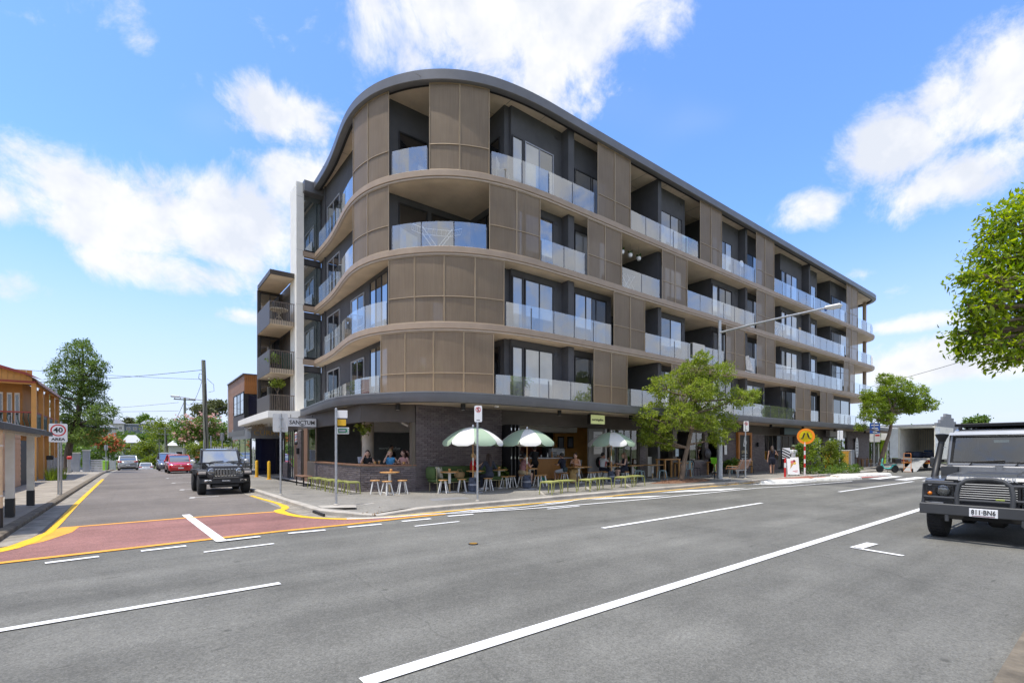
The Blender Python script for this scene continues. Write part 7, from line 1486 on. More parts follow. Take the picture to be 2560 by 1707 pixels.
    MB().box(-.74,1.44,1.0,.74,1.54,1.24).build('cowl', body, t)
    fr = MB(); fr.add([(-.72,1.49,1.22),(.72,1.49,1.22),(.66,1.85,1.80),(-.66,1.85,1.80),(-.66,1.51,1.27),(.66,1.51,1.27),(.61,1.82,1.75),(-.61,1.82,1.75)],[(0,1,5,4),(1,2,6,5),(2,3,7,6),(3,0,4,7)]); fr.build('windscreen_frame', body, t, fix=False)
    MB().add([(-.66,1.515,1.27),(.66,1.515,1.27),(.61,1.825,1.75),(-.61,1.825,1.75)],[(0,1,2,3)]).build('windscreen', pane_mat('jeep_windscreen',(.12,.13,.13),.42), t, fix=False)
    for x in (-.45,.15): MB().tube([(x,1.47,1.245),(x+.12,1.50,1.30),(x+.55,1.52,1.32)],.012,5).build('wiper', m_ink, t)
    MB().extr([(1.82,1.74),(1.86,1.80),(2.1,1.84),(3.9,1.83),(4.02,1.76)],0,-.68,.68).build('roof', body, t, smooth=30); MB().box(-.70,3.98,.7,.70,4.05,1.78).build('tailgate', body, t); wheel(t, 0, 4.2, .38, .25, m_dark, 5, False)
    bp = MB(); bp.add([(x,y,z) for z in (.46,.64) for (x,y) in ((-.88,.22),(-.62,-.02),(.62,-.02),(.88,.22),(.88,.34),(-.88,.34))],[(0,1,2,3,4,5)[::-1],tuple(range(6,12))]+[(i,(i+1)%6,6+(i+1)%6,6+i) for i in range(6)]); bp.build('bumper', pl, t); MB().cbox((0,-.02,.67),(.9,.1,.05),bev=.02).build('bumper_top', pl, t)
    for s in (-1,1): f = MB().cbox((s*.62,-.005,.565),(.26,.05,.075),rotz(R(12*s)),.02).build('fog_lamp_bezel', m_chrome, t); MB().cbox((s*.60,-.035,.565),(.15,.02,.05),rotz(R(12*s)),.01).build('fog_lamp', m_dark, f)
    p = MB().cbox((0,-.04,.56),(.37,.012,.10),bev=.004).build('number_plate', m_ink, t); MB().cbox((0,-.046,.56),(.355,.006,.088),bev=.003).build('plate_face', m_dark, p); text_mesh('lettering', 'MOS-001', .075, m_signw, p, FACE_S, (0,-.0505,.56), .0015, sx=1.0, bold=.002)
    MB().cone((.35,1.2,1.2),(.42,1.1,1.28),.012,n=5).build('aerial', m_ink, t)
jeep()
def car(label, loc, rz, paint, L_=4.0, Wd=1.7, H=1.5, rear=False, wagon=False, group='cars parked along the side street', sc=1.0, plate='plain'):
    """rounded hatchback or wagon; front at local y=0"""
    t = thing('parked_car', label, 'car', loc, rz, group, sc); hw = Wd/2; bl = H*.60
    def loft(st, name, mat, ringf, smooth=45, parent=t, caps=True):
        mb = MB(); k = len(ringf(st[0])); vs = [p for s in st for p in ringf(s)]; fs = []
        for i in range(len(st)-1):
            for j in range(k): fs.append((i*k+j, i*k+(j+1)%k, (i+1)*k+(j+1)%k, (i+1)*k+j))
        fs += [list(range(k))[::-1], list(range((len(st)-1)*k, len(st)*k))]
        return mb.add(vs, fs).build(name, mat, parent, smooth=smooth)
    low = lambda s: [(-s[1]*.86,s[0],s[2]),(-s[1]*.98,s[0],s[2]+.12),(-s[1],s[0],(s[2]+s[3])/2),(-s[1]*.97,s[0],s[3]-.07),(-s[1]*.86,s[0],s[3]),(s[1]*.86,s[0],s[3]),(s[1]*.97,s[0],s[3]-.07),(s[1],s[0],(s[2]+s[3])/2),(s[1]*.98,s[0],s[2]+.12),(s[1]*.86,s[0],s[2])]
    st = [(0,hw*.72,.26,.60),(.08,hw*.86,.22,.70),(.3,hw*.96,.2,.78),(.9,hw,.2,bl*.98),(1.3,hw,.2,bl+.02),(L_*.7,hw,.2,bl+.05),(L_-.35,hw*.98,.22,bl+.04),(L_-.08,hw*.93,.26,bl-.02),(L_,hw*.85,.3,bl-.12)]
    loft(st, 'body', paint, low)
    y0, y1 = .95, L_-.12; yt0, yt1 = L_*.43, L_-.55 if wagon else L_-.7
    cab = lambda s: [(-s[1],s[0],s[3]),(-s[2],s[0],s[4]),(s[2],s[0],s[4]),(s[1],s[0],s[3])]
    loft([(y0,hw*.80,hw*.78,bl-.05,bl),(yt0*.78,hw*.87,hw*.76,bl-.05,H*.86),(yt0,hw*.88,hw*.74,bl-.05,H*.955),(yt1,hw*.88,hw*.74,bl-.05,H*.955),(y1,hw*.84,hw*.76,bl-.05,bl+.12)], 'cabin_glass', m_wind, cab)
    rfl = lambda s: [(-s[1],s[0],s[2]-.05),(-s[1]*.9,s[0],s[2]),(0,s[0],s[2]+.02),(s[1]*.9,s[0],s[2]),(s[1],s[0],s[2]-.05)]
    loft([(yt0-.12,hw*.76,H*.945),(yt0+.2,hw*.77,H*.985),(yt1-.2,hw*.77,H*.985),(yt1+.1,hw*.76,H*.95)], 'roof', paint, rfl)
    for s in (-1,1):
        MB().tube([(s*hw*.82,y0-.02,bl),(s*hw*.80,yt0*.78,H*.86),(s*hw*.76,yt0-.05,H*.955)],.035,6).build('pillar', paint, t); MB().tube([(s*hw*.86,y1,bl+.08),(s*hw*.77,yt1,H*.95)],.05,6).build('pillar', paint, t); MB().cone((s*hw*.89,L_*.5,bl),(s*hw*.765,L_*.5,H*.95),.03,n=6).build('pillar', m_ink, t)
        MB().cbox((s*(hw+.09),y0+.35,bl+.08),(.18,.1,.12),bev=.035).build('mirror', paint, t, smooth=40)
        for y in (.72,L_-.72): wheel(t, s*(hw-.12), y, .31, .19, m_rim, 5, False); MB().tube([(s*(hw+.002),y+.35*math.cos(a),.31+.35*math.sin(a)) for a in np.linspace(0,math.pi,11)],.02,5).build('arch', m_ink, t)
        MB().add([(s*hw*.50,.055,.66),(s*hw*.84,.18,.72),(s*hw*.90,.36,.80),(s*hw*.60,.12,.73),(s*hw*.50,.02,.60)],[(0,1,2,3)] if s > 0 else [(3,2,1,0)]).build('headlight', m_chrome, t, fix=False)
        h = MB().cbox((s*hw*.70,.13,.685),(hw*.40,.10,.10),rotz(R(18*s)),.03).build('headlight', m_chrome, t, smooth=40)
        tl = MB().cbox((s*hw*.76,L_-.06,bl-.02),(hw*.42,.10,.15),rotz(R(-14*s)),.03).build('tail_light', m_tail, t, smooth=40)
        MB().lathe([(.05,0),(.05,.02),(.001,.025)],12,(s*hw*.62,.035,.36),rotx(R(90))).build('fog_lamp', m_dark, t)
    MB().cbox((0,.035,.63),(hw*1.0,.05,.09),bev=.02).build('grille', m_ink, t); MB().cbox((0,.02,.63),(.13,.03,.08),bev=.02).build('badge', m_chrome, t); MB().cbox((0,.05,.33),(hw*1.35,.08,.12),bev=.03).build('lower_intake', m_ink, t)
    for (y, yy) in ((-.005,0),(L_+.02,1)): MB().cbox((0,y,.45 if not yy else .62),(.37,.012,.11)).build('number_plate', m_signw, t); 
    MB().cbox((0,L_-.005,.36),(hw*1.5,.09,.16),bev=.03).build('rear_bumper', m_ink if wagon else paint, t); MB().box(-hw*.8,.4,.15,hw*.8,L_-.3,.22).build('underbody', m_under, t); MB().cbox((0,L_-.045,bl+.06),(hw*.9,.05,.05),bev=.015).build('chrome_strip', m_chrome, t)
    return t
redp = M('bright_red_paint',(.50,.008,.014),.2,.1,var=.04,coat=1.0); silp = M('silver_paint',(.42,.43,.44),.25,.6,var=.04,coat=.8); whp = M('white_car_paint',(.70,.70,.70),.25,var=.03,coat=.8); drk = M('dark_grey_car_paint',(.14,.145,.16),.25,.5,var=.04,coat=.8)
car('bright red hatchback parked behind the jeep', (2.75,45.5,T(46)), R(2), redp, 3.95, 1.72, 1.55, sc=.97)
car('dark grey people mover parked behind the red hatchback', (2.55,57,T(57)), R(1), drk, 4.6, 1.8, 1.75, wagon=True)
car('silver wagon with red tail lights parked on the left', (-.72,72.4,T(70)), R(180), silp, 4.7, 1.82, 1.68, wagon=True)
car('white car seen low beyond the road crest in the middle', (1.2,99.5,T(97)), R(180), whp, 4.5, 1.8, 1.62, wagon=True)
car('white car half hidden right of the silver wagon', (-1.0,98,T(93)-.6), R(180), whp, 4.4, 1.75, 1.5)
# ------------------------------------------------------------------ box truck seen from behind
def truck():
    t = thing('removal_truck', 'cream box truck with open rear doors parked at the far kerb', 'truck', (47.5,10.4,0), R(-90), sc=.95)
    cream = M('cream_container_paint', (.84,.80,.68), .6, var=.1, scale=2); ing = M('container_inner', (.66,.65,.60), .8, var=.15); greyd = M('grey_door_panel', (.72,.74,.72), .6, var=.1)
    w, z0, z1, ln = 1.18, 1.0, 3.55, 6.2
    b = MB()
    b.box(-w,0,z0-.1,w,ln,z0); b.box(-w,.02,z1-.06,w,ln,z1); b.box(-w,0.02,z0,-w+.05,ln,z1-.06); b.box(w-.05,.02,z0,w,ln,z1-.06); b.box(-w+.05,ln-.06,z0,w-.05,ln,z1-.06); b.build('container', cream, t)
    MB().box(-w,-.02,z1-.12,w,.08,z1+.02).build('rear_header', cream, t); [MB().box(s*w-.06*(s>0),-.02,z0-.1,s*w+.06*(s<0),.06,z1-.12).build('corner_post', cream, t) for s in (-1,1)]
    rib = MB()
    for y in np.arange(.2,ln-.1,.16): rib.box(-w+.05,y,z0+.02,-w+.075,y+.07,z1-.08); rib.box(w-.075,y,z0+.02,w-.05,y+.07,z1-.08)
    for x in np.arange(-w+.12,w-.1,.16): rib.box(x,ln-.09,z0+.02,x+.07,ln-.06,z1-.08)
    rib.build('inner_ribs', ing, t)
    for s in (-1,1):                                   # doors swung out
        ex, ey = (w+.5, -.3) if s < 0 else (w+.16, .62)
        d = MB().add([(s*w,0,z0),(s*ex,ey,z0),(s*ex,ey,z1-.12),(s*w,0,z1-.12),(s*w,.04,z0),(s*ex,ey+.04,z0),(s*ex,ey+.04,z1-.12),(s*w,.04,z1-.12)],[(0,1,2,3),(7,6,5,4),(0,4,5,1),(1,5,6,2),(2,6,7,3),(3,7,4,0)]).build('door_leaf', greyd, t)
        for z in (1.4,2.2,3.0): MB().cbox((s*(w+ex)/2,ey/2-.03*(s<0),z),(math.hypot(ex-w,ey)*.9,.05,.06),rotz(math.atan2(ey,s*(ex-w)))).build('door_rib', greyd, d)
    ch = MB().box(-.5,.2,.55,.5,8.0,.9).build('chassis', m_under, t); MB().box(-w,.1,.72,w,.25,.9).build('rear_beam', m_white, t); MB().cbox((0,.08,.62),(2.2,.04,.1)).build('reflector_board', M('orange_reflective',(.75,.25,.02),.5), t)
    for s in (-1,1): MB().cbox((s*.85,.07,.78),(.3,.05,.12),bev=.02).build('tail_light', m_tail, t); MB().cbox((s*.6,.06,.78),(.14,.05,.1),bev=.02).build('indicator', m_amber, t); [wheel(t, s*.9, y, .42, .28, m_steelp, 6, False) for y in (1.6,7.2)]
    c = MB().cbox((0,7.4,1.55),(2.1,1.8,1.9),bev=.15).build('cab', m_white, t); MB().box(-.95,8.29,1.5,.95,8.32,2.3).build('windscreen', m_wind, t)
    MB().add([(-.1,-.02,.98),(.7,-.02,.98),(.7,-3.2,.03),(-.1,-3.2,.03),(-.1,-.02,.93),(.7,-.02,.93),(.7,-3.2,0),(-.1,-3.2,0)],[(0,1,2,3),(7,6,5,4),(0,4,5,1),(1,5,6,2),(2,6,7,3),(3,7,4,0)]).build('loading_ramp', M('checker_alu',(.48,.49,.49),.5,.5,var=.15), t)
    bl = MB(); 
    for i in range(9): bl.cbox((-.9+.2*i,1.4+random.uniform(-.3,.5),z0+.2),(.5,.6,.3+random.uniform(0,.2)),rotz(random.random()),.1)
    k = thing('moving_blankets', 'pile of dark blue moving blankets inside the truck', 'blankets', (47.5,10.4,0), R(-90)); bl.build('pile', M('navy_blanket',(.03,.04,.07),.95,var=.5,scale=4), k, smooth=60); MB().cbox((.3,2.0,z0+.5),(.5,.4,.12),rotz(.4),.05).build('top_blanket', M('blue_blanket',(.03,.08,.2),.95), k)
    h = thing('hand_truck', 'orange hand truck standing at the foot of the ramp', 'hand truck', (43.2,9.95,0), R(-70)); og = M('orange_tube',(.65,.22,.03),.45)
    for s in (-1,1): MB().tube([(s*.2,0,.1),(s*.2,.06,1.25),(s*.18,.1,1.35)],.018,6).build('side_tube', og, h); MB().lathe([(.001,-.03),(.13,-.035),(.14,0),(.13,.035),(.001,.03)],16,(s*.28,.08,.14),roty(R(90))).build('wheel', m_rub, h)
    for z in (.35,.7,1.05,1.35): MB().cone((-.2,.03+z*.04,z),(.2,.03+z*.04,z),.014,n=6).build('cross_bar', og, h)
    MB().cbox((0,-.12,.06),(.42,.24,.015)).build('toe_plate', og, h)
truck()
# ------------------------------------------------------------------ bikes
def two_wheeler(name, label, loc, rz, frame, kind):
    t = thing(name, label, 'bicycle' if kind == 'bike' else 'scooter', loc, rz); r = .33 if kind == 'bike' else .27; wb = 1.05; tw = .022 if kind == 'bike' else .05
    for y in (0, wb):                                   # lies along local X, wheels in XZ plane
        wh = MB().lathe([(r-tw,-tw),(r,0),(r-tw,tw),(r-2*tw,0)],28,(y,0,r),rotx(R(90))).build('wheel', m_rub, t, smooth=True)
        sp = MB(); [sp.cone((y,0,r),(y+(r-tw)*math.cos(a),0,r+(r-tw)*math.sin(a)),.004 if kind == 'bike' else .02,n=4) for a in np.linspace(0,6.28,13 if kind == 'bike' else 6)[:-1]]; sp.build('spokes', m_galv, wh); MB().cone((y,-.05,r),(y,.05,r),.03 if kind == 'bike' else .07,n=10).build('hub', m_dark, wh)
    if kind == 'bike':
        f = MB(); f.tube([(wb-.22,0,.95),(wb-.12,0,.55),(wb,0,r)],.025,8); f.tube([(wb-.18,0,.75),(.62,0,.42),(.42,0,.36)],.04,8); f.tube([(.34,0,.9),(.42,0,.36)],.028,8); f.tube([(.42,0,.36),(0,0,r)],.02,6); f.tube([(.36,0,.8),(0,0,r)],.016,6); f.build('frame', frame, t, smooth=True)
        MB().cbox((.32,0,.95),(.26,.15,.07),bev=.03).build('saddle', m_black, t, smooth=50); MB().tube([(wb-.25,-.3,1.08),(wb-.2,-.2,1.08),(wb-.22,0,1.02),(wb-.2,.2,1.08),(wb-.25,.3,1.08)],.014,6).build('handlebar', m_black, t)
        bk = MB(); bk.add([(wb-.1,-.16,.78),(wb+.14,-.13,.78),(wb+.14,.13,.78),(wb-.1,.16,.78),(wb-.16,-.22,1.08),(wb+.22,-.2,1.08),(wb+.22,.2,1.08),(wb-.16,.22,1.08)],[(3,2,1,0),(0,1,5,4),(1,2,6,5),(2,3,7,6),(3,0,4,7)]); bk.build('basket', frame, t); MB().tube([(-.3,0,r+.1),(-.2,0,r+.3),(0,0,r+.38),(.2,0,r+.3)],.04,6).build('mudguard', m_signw, t); MB().cone((.42,-.12,.3),(.42,.12,.3),.06,n=12).build('crank', m_dark, t)
    else:
        f = MB(); f.tube([(wb-.02,0,r),(wb-.12,0,.62),(wb-.2,0,1.0)],.035,8); f.tube([(wb-.13,0,.62),(wb-.3,0,.32),(.45,0,.28),(.28,0,.34),(.1,0,.55),(-.1,0,.58)],.05,8); f.tube([(0,0,r),(.35,0,.3)],.03,6); f.tube([(0,0,r),(.2,0,.55)],.025,6); f.build('frame', frame, t, smooth=True)
        MB().cbox((.12,0,.68),(.55,.2,.08),bev=.03).build('saddle', m_black, t, smooth=50); MB().cbox((-.12,0,.82),(.42,.4,.34),bev=.04).build('delivery_box', m_black, t); MB().tube([(wb-.28,-.32,1.02),(wb-.2,0,1.03),(wb-.28,.32,1.02)],.016,6).build('handlebar', m_black, t); MB().lathe([(.06,-.03),(.07,0),(.05,.04)],12,(wb-.06,0,.85),roty(R(90))).build('headlamp', m_ink, t)
        MB().cbox((.4,0,.24),(.4,.22,.04),bev=.01).build('foot_board', m_black, t); [MB().cone((wb-.22,s*.25,1.03),(wb-.26,s*.3,1.2),.008,n=5).build('mirror_stem', m_ink, t) for s in (-1,1)]
    MB().tube([(.42,-.05,.28),(.36,-.22,0)],.012,5).build('kick_stand', m_dark, t)
    return t
two_wheeler('share_bike', 'lime green share bike leaning by the street lamp', (24.4,13.8,PZ), R(209), M('lime_frame',(.22,.62,.02),.4), 'bike')
two_wheeler('electric_moped', 'turquoise electric moped with black delivery box by white kerb', (41.9,10.35,0), R(142), M('turquoise_frame',(.10,.52,.45),.4), 'moped')
# ------------------------------------------------------------------ trees and plants
EV = Vector((.79,-.613,0)); FV = Vector((.613,.79,0))        # street-diagonal frame used to lay out crowns
def spot(lat, dep, z): return EV*lat + FV*dep + Vector((0,0,z))
def leaves(clumps, size, per, spread=.30, aspect=.42, droop=.25, rng=RNG, shell=.55):
    """leaf blades gathered in sprays through every clump; clumps = (centre, radii, count)"""
    out = []
    for (c, r, n) in clumps:
        r = np.array(r if isinstance(r, (tuple, list)) else (r, r, r*.8)); ns = max(3, int(n/per))
        d = rng.normal(size=(ns,3)); d /= np.linalg.norm(d, axis=1)[:,None]; q = rng.random(ns)**(1/3)*(1-shell) + shell*rng.random(ns)**.35
        ctr = np.array(c)[None,:] + d*r[None,:]*q[:,None]
        idx = np.repeat(np.arange(ns), per); N = len(idx)
        sp = rng.normal(size=(N,3))*np.array([1,1,.7])[None,:]*spread*size*2.2
        p = ctr[idx] + sp
        out_d = d[idx] + rng.normal(size=(N,3))*.75; out_d[:,2] -= droop; out_d /= np.linalg.norm(out_d, axis=1)[:,None]
        w = np.cross(out_d, rng.normal(size=(N,3))*.8 + np.array([0,0,1.0])[None,:]); w /= np.linalg.norm(w, axis=1)[:,None]
        L = size*(.7+.6*rng.random(N)); u = out_d*L[:,None]*.5; w = w*(L*aspect*.5)[:,None]
        nrm = np.cross(u, w); nrm /= np.linalg.norm(nrm, axis=1)[:,None]
        out.append(np.stack([p-u, p+w+nrm*(L*.06)[:,None], p+u, p-w+nrm*(L*.06)[:,None]], axis=1))
    return np.concatenate(out)
def tree(name, label, base, trunk, clumps, leaf, lmat, bark, per=14, group=None, cat='tree', r0=.14, aspect=.45, blossoms=None, twigs=True, droop=.25, shell=.55, spread=.30):
    """trunk: list of local points; clumps: (local centre, r, leaf count)"""
    t = thing(name, label, cat, base, 0, group); mb = MB(); n = len(trunk)
    P = catmull([Vector(p) for p in trunk], 5); k = len(P); rs = [r0*(1-.55*i/(k-1)) for i in range(k)]; rs[0] *= 1.35; rs[1] *= 1.1
    mb.tube(P, rs, 10)
    for (c, r, cnt) in clumps:
        c = Vector(c); rr = r if isinstance(r, (int,float)) else max(r)
        a = min(P[k//2:], key=lambda q: (q-c).length + .4*abs(q.z-c.z+rr)) ; m = a.lerp(c,.5) + Vector((random.uniform(-.15,.15)*rr,random.uniform(-.15,.15)*rr,-.12*rr))
        mb.tube(catmull([a,m,c],4), [r0*.42*(1-.75*i/8) for i in range(9)], 6)
        if twigs:
            for _ in range(5): d = Vector((random.gauss(0,1),random.gauss(0,1),random.gauss(.2,.8))).normalized()*rr*.85; mb.tube([m.lerp(c,.6), c+d*.5+Vector((0,0,.05)), c+d],[r0*.13,r0*.08,r0*.03],4)
    mb.build('trunk', bark, t, smooth=60, fix=False)
    V = leaves(clumps, leaf, per, spread=spread, aspect=aspect, droop=droop, shell=shell)
    o = link('crown', quads_mesh('crown', V, lmat), t)
    if blossoms:
        bm_, frac, bs = blossoms; V2 = leaves([((c[0],c[1],c[2]+.1*(r if isinstance(r,(int,float)) else r[2])), [q*1.05 for q in (r if isinstance(r,(list,tuple)) else (r,r,r*.8))], max(10,int(n_*frac))) for c, r, n_ in clumps], bs, 6, aspect=.9, shell=.95, droop=-.4); link('blossom', quads_mesh('blossom', V2, bm_), t)
    return t
lm_fresh = leaf_mat('fresh_green_leaf', (.12,.18,.02), (.34,.40,.07), .45); lm_fresh2 = leaf_mat('street_tree_leaf', (.12,.19,.02), (.30,.38,.05), .42)
lm_gloss = leaf_mat('glossy_leaf', (.10,.18,.016), (.36,.43,.04), .5, .32); lm_dark = leaf_mat('dark_evergreen_leaf', (.075,.125,.03), (.18,.25,.06), .4); lm_mid = leaf_mat('mid_green_leaf', (.06,.125,.02), (.17,.25,.04), .35); lm_yel = leaf_mat('yellow_green_leaf', (.10,.15,.015), (.24,.28,.04), .35); lm_oli = leaf_mat('olive_leaf', (.06,.075,.025), (.14,.15,.05), .25)
lm_or = leaf_mat('orange_flower', (.42,.10,.04), (.65,.28,.16), .3, .7); lm_pk = leaf_mat('pink_flower', (.60,.30,.26), (.75,.55,.48), .3, .7)
def lay(lst, px0, py0, s, h=1.65, dep=0):
    pass
# street tree outside the cafe
bA = Vector((20.2,13.15,PZ))
def rel(du, df, z): v = EV*du + FV*df; return (v.x, v.y, z)
A = [(-1.15,.2,2.3,.85),(-1.75,-.3,3.05,.62),(-.25,-.7,3.05,.85),(-.8,.3,4.45,.8),(.7,.2,5.2,.8),(1.8,-.2,5.0,.75),(1.6,.4,3.8,.95),(2.75,-.1,3.9,.72),(3.4,.0,4.0,.4),(2.25,.3,2.75,.72),(1.65,-.3,2.05,.5),(.4,.6,3.8,.9),(-.6,.1,1.75,.42),(.2,.9,4.9,.7),(.6,-1.0,4.2,.75),(1.2,1.2,3.1,.8),(-.9,1.0,3.4,.7),(1.0,-.2,5.75,.45),(-1.6,.0,2.0,.45),(.9,-.9,2.7,.6)]
tree('street_tree', 'leafy green street tree with leaning trunk outside the cafe', bA, [(0,0,-.1),rel(.15,0,.6),rel(.25,0,1.2),rel(.42,0,1.9),rel(.6,0,2.9),rel(.5,0,4.2)], [(rel(a,b,z), r, int(2000*r*r)+240) for a,b,z,r in A], .112, lm_fresh, m_bark, r0=.135, shell=.5)
t = thing('mulch_bed', 'brown bark mulch around the street tree trunk', 'mulch', (20.3,13.0,PZ)); mp_ = [(2.2*math.cos(a)*(1+.12*math.sin(3*a)), .62*math.sin(a)*(1+.1*math.cos(2*a))) for a in np.linspace(0,6.283,29)[:-1]]
MB().add([(x,y,.004) for x,y in mp_]+[(x*.6,y*.6,.07) for x,y in mp_],[(i,(i+1)%28,28+(i+1)%28,28+i) for i in range(28)]+[list(range(28,56))]).build('mound', m_mulch, t, smooth=60)
V = leaves([((0,0,.05),(2.0,.6,.05),1500)], .06, 6, aspect=.3); tag(link('bark_chips', quads_mesh('bark_chips', V, m_mulch), t), kind='stuff')
# second street tree by the truck
bB = Vector((44.8,12.0,PZ))
Bc = [(-.3,.1,4.9,1.0),(1.2,-.2,6.3,1.05),(2.9,.2,5.7,1.0),(3.8,.1,4.9,.7),(1.5,.5,4.9,1.05),(-1.0,-.2,4.1,.65),(.3,-.4,3.8,.6),(2.4,-.1,4.6,.6),(.6,.3,6.9,.6),(1.9,1.2,5.2,1.0),(.5,1.2,5.4,.9),(-1.3,.2,3.2,.4),(3.3,.8,4.9,.8),(2.2,-.3,5.0,.7),(.4,-.2,5.9,.8),(-.6,.4,5.7,.6),(1.0,.8,4.0,.7)]
tree('street_tree', 'leafy street tree left of the cream truck', bB, [(0,0,-.1),rel(.2,0,1.0),rel(.5,0,2.0),rel(.8,0,3.0),rel(1.0,0,4.4)], [(rel(a,b,z), r, int(2000*r*r)+220) for a,b,z,r in Bc], .14, lm_fresh2, m_bark, r0=.18, shell=.5)
# near tree overhanging at the right edge
def px3(px, py, dep): lat = (px-1280)/1211*dep; return spot(lat, dep, 1.65 + (1122-py)/1211*dep)
C_ = [(2545,560,13,1.15),(2480,650,13,.8),(2545,700,13,1.1),(2455,765,12.5,.5),(2425,835,13,.42),(2500,800,13.5,.9),(2565,800,13,1.1),(2455,862,12.5,.36),(2520,868,12.5,.45),(2410,775,12.6,.28),(2610,650,13,1.5),(2650,800,13,1.5),(2580,520,13.5,.85),(2720,600,13,2),(2392,862,13,.24),(2570,885,12.5,.42),(2480,720,12.4,.6),(2470,590,13.2,.4),(2700,480,14,1.6),(2800,700,12,1.6),(2420,690,12.6,.2),(2460,690,13,.4),(2440,640,13,.25),(2430,740,13,.3),(2375,835,13,.2),(2405,880,12.8,.22),(2490,900,12.6,.3),(2500,545,13.2,.35),(2385,700,12.8,.16),(2450,805,12.6,.35)]
bC = Vector((20.6,-.9,.1))
cl3 = [(tuple(px3(a+12,b+2,d)-bC), r*.92, int(640*r*r)+70) for a,b,d,r in C_]
tree('overhanging_tree', 'glossy leaved tree reaching in from the right edge', bC, [(0,0,-.1),(-.1,.2,1.5),(-.2,.5,3.0),(-.5,1.0,4.2),(-.9,1.6,5.5),(-1.1,2.0,6.6)], cl3, .175, lm_gloss, m_bark, per=9, r0=.24, aspect=.40, droop=.55, shell=.6, spread=.42)
# tall dark tree behind the verandah house
D = 42; bD = px3(166,1180,D); bD.z = T(50)
Dc = [(200,885,44),(168,928,46),(218,935,40),(148,962,30),(243,915,28),(155,1005,38),(232,1000,40),(256,1035,38),(200,1050,52),(243,1068,30),(150,1052,26),(232,972,30),(200,970,26),(205,860,20),(135,985,20),(258,965,18),(215,1090,34),(175,1085,30)]
tree('tall_dark_tree', 'tall dark evergreen tree behind the verandah house', bD, [(0,0,0)] + [tuple(px3(a,b,D)-bD) for a,b in ((172,1120),(190,1060),(200,1000),(203,960))], [(tuple(px3(a,b,D+random.uniform(-1,1.2))-bD), r*.0315, int(1250*(r/36)**2)) for a,b,r in Dc], .22, lm_dark, m_barkd, per=12, r0=.3, aspect=.35, shell=.6)
def bush(label, px, py, dep, wpx, hpx, mat, n=2200, leaf=None, group=None, name='garden_tree', bark=None, blossoms=None, z0=None, seed=0, cat='tree', trunk=True):
    random.seed(int(px*7+py)); c = px3(px, py, dep); rx = wpx/1211*dep; rz = hpx/1211*dep
    gz = z0 if z0 is not None else min(T(c.y), c.z - rz*.9) ; base = Vector((c.x, c.y, gz))
    cl = []
    for i in range(9):
        a = 2*math.pi*i/9 + random.random(); q = random.uniform(.35,.75) if i else 0
        u = math.cos(a)*q; w = math.sin(a)*q; z = random.uniform(-.45,.55)*(1-.4*q)
        p = EV*(u*rx) + FV*(w*rx) + Vector((0,0,z*rz)); rr = random.uniform(.38,.55)
        cl.append((tuple(c + p - base), (rx*rr, rx*rr, rz*rr*1.1), n//9))
    lf = leaf or max(.1, dep*.0045)
    top = c - base
    return tree(name, label, base, [(0,0,-.2),(.05*rx,0,top.z*.45),(0,.05*rx,top.z*.95)], cl, lf, mat, bark or m_barkd, per=9, group=group, r0=max(.05,.05*rx), blossoms=blossoms, twigs=False, cat=cat, aspect=.6)
G = 'garden trees along the side street'
bush('small tree with orange blossom right of the tall dark tree', 250, 1102, 62, 48, 30, lm_mid, 3000, blossoms=(lm_or, .55, .3), group=G)
bush('bright green hedge bush under the orange blossom tree', 232, 1148, 60, 24, 26, lm_mid, 1800, group=G, cat='bush', name='hedge_bush')
bush('round clipped bush behind the grey street fence', 178, 1122, 66, 42, 22, lm_mid, 2000, group=G, cat='bush', name='hedge_bush')
bush('large frangipani with pink blossom behind the leaning pole', 505, 1078, 52, 64, 44, lm_mid, 5200, blossoms=(lm_pk, .22, .24), group=G)
bush('dark tree right of the frangipani by the shop', 552, 1085, 56, 34, 48, lm_dark, 2600, group=G)
bush('bright green shrub in front of the frangipani', 500, 1128, 47, 26, 26, lm_yel, 1800, group=G, cat='bush', name='garden_shrub')
bush('low yellow green shrub behind the picket fence', 545, 1118, 50, 24, 16, lm_yel, 1000, group=G, cat='bush', name='garden_shrub')
bush('olive tree crown rising behind the frangipani, left', 512, 1028, 85, 34, 22, lm_oli, 2000, group=G)
bush('olive tree crown rising behind the frangipani, right', 548, 1018, 88, 30, 26, lm_oli, 2000, group=G)
H_ = 'trees in the dip and on the hill'
for (px,py,d,w,h,m_,lb) in [(415,1072,112,52,34,lm_yel,'broad dome shaped yellow green tree behind the poles'),(372,1118,128,34,30,lm_yel,'yellow green tree left of the poles in the dip'),(330,1128,135,56,28,lm_yel,'wide low yellow green tree above the white car'),(270,1128,120,30,26,lm_mid,'mid green tree above the silver wagon'),(385,1150,118,30,16,lm_yel,'bright low shrub mass right of the white car'),
    (290,1075,240,20,30,lm_oli,'tall dark tree on the hill left of the roofs'),(308,1098,175,34,22,lm_mid,'green tree below the hill houses'),(352,1096,165,22,12,lm_mid,'green crown in front of the crest house'),(362,1052,240,17,18,lm_mid,'small round tree on the skyline'),(322,1056,240,9,12,lm_oli,'tiny palm like tree on the skyline'),(445,1100,160,22,22,lm_mid,'green tree behind the crossarm pole'),(275,1092,185,12,22,lm_dark,'dark hillside tree beside the deck house'),(395,1092,170,26,22,lm_mid,'green hillside tree left of the dome tree'),(215,1100,170,22,16,lm_dark,'dark hillside tree behind the orange blossom'),(342,1152,128,40,14,lm_dark,'dark shrub mass behind the white cars'),(462,1100,95,26,26,lm_mid,'green tree between crossarm pole and frangipani')]:
    bush(lb, px, py, d, w, h, m_, 1500, group=H_, name='hill_tree')
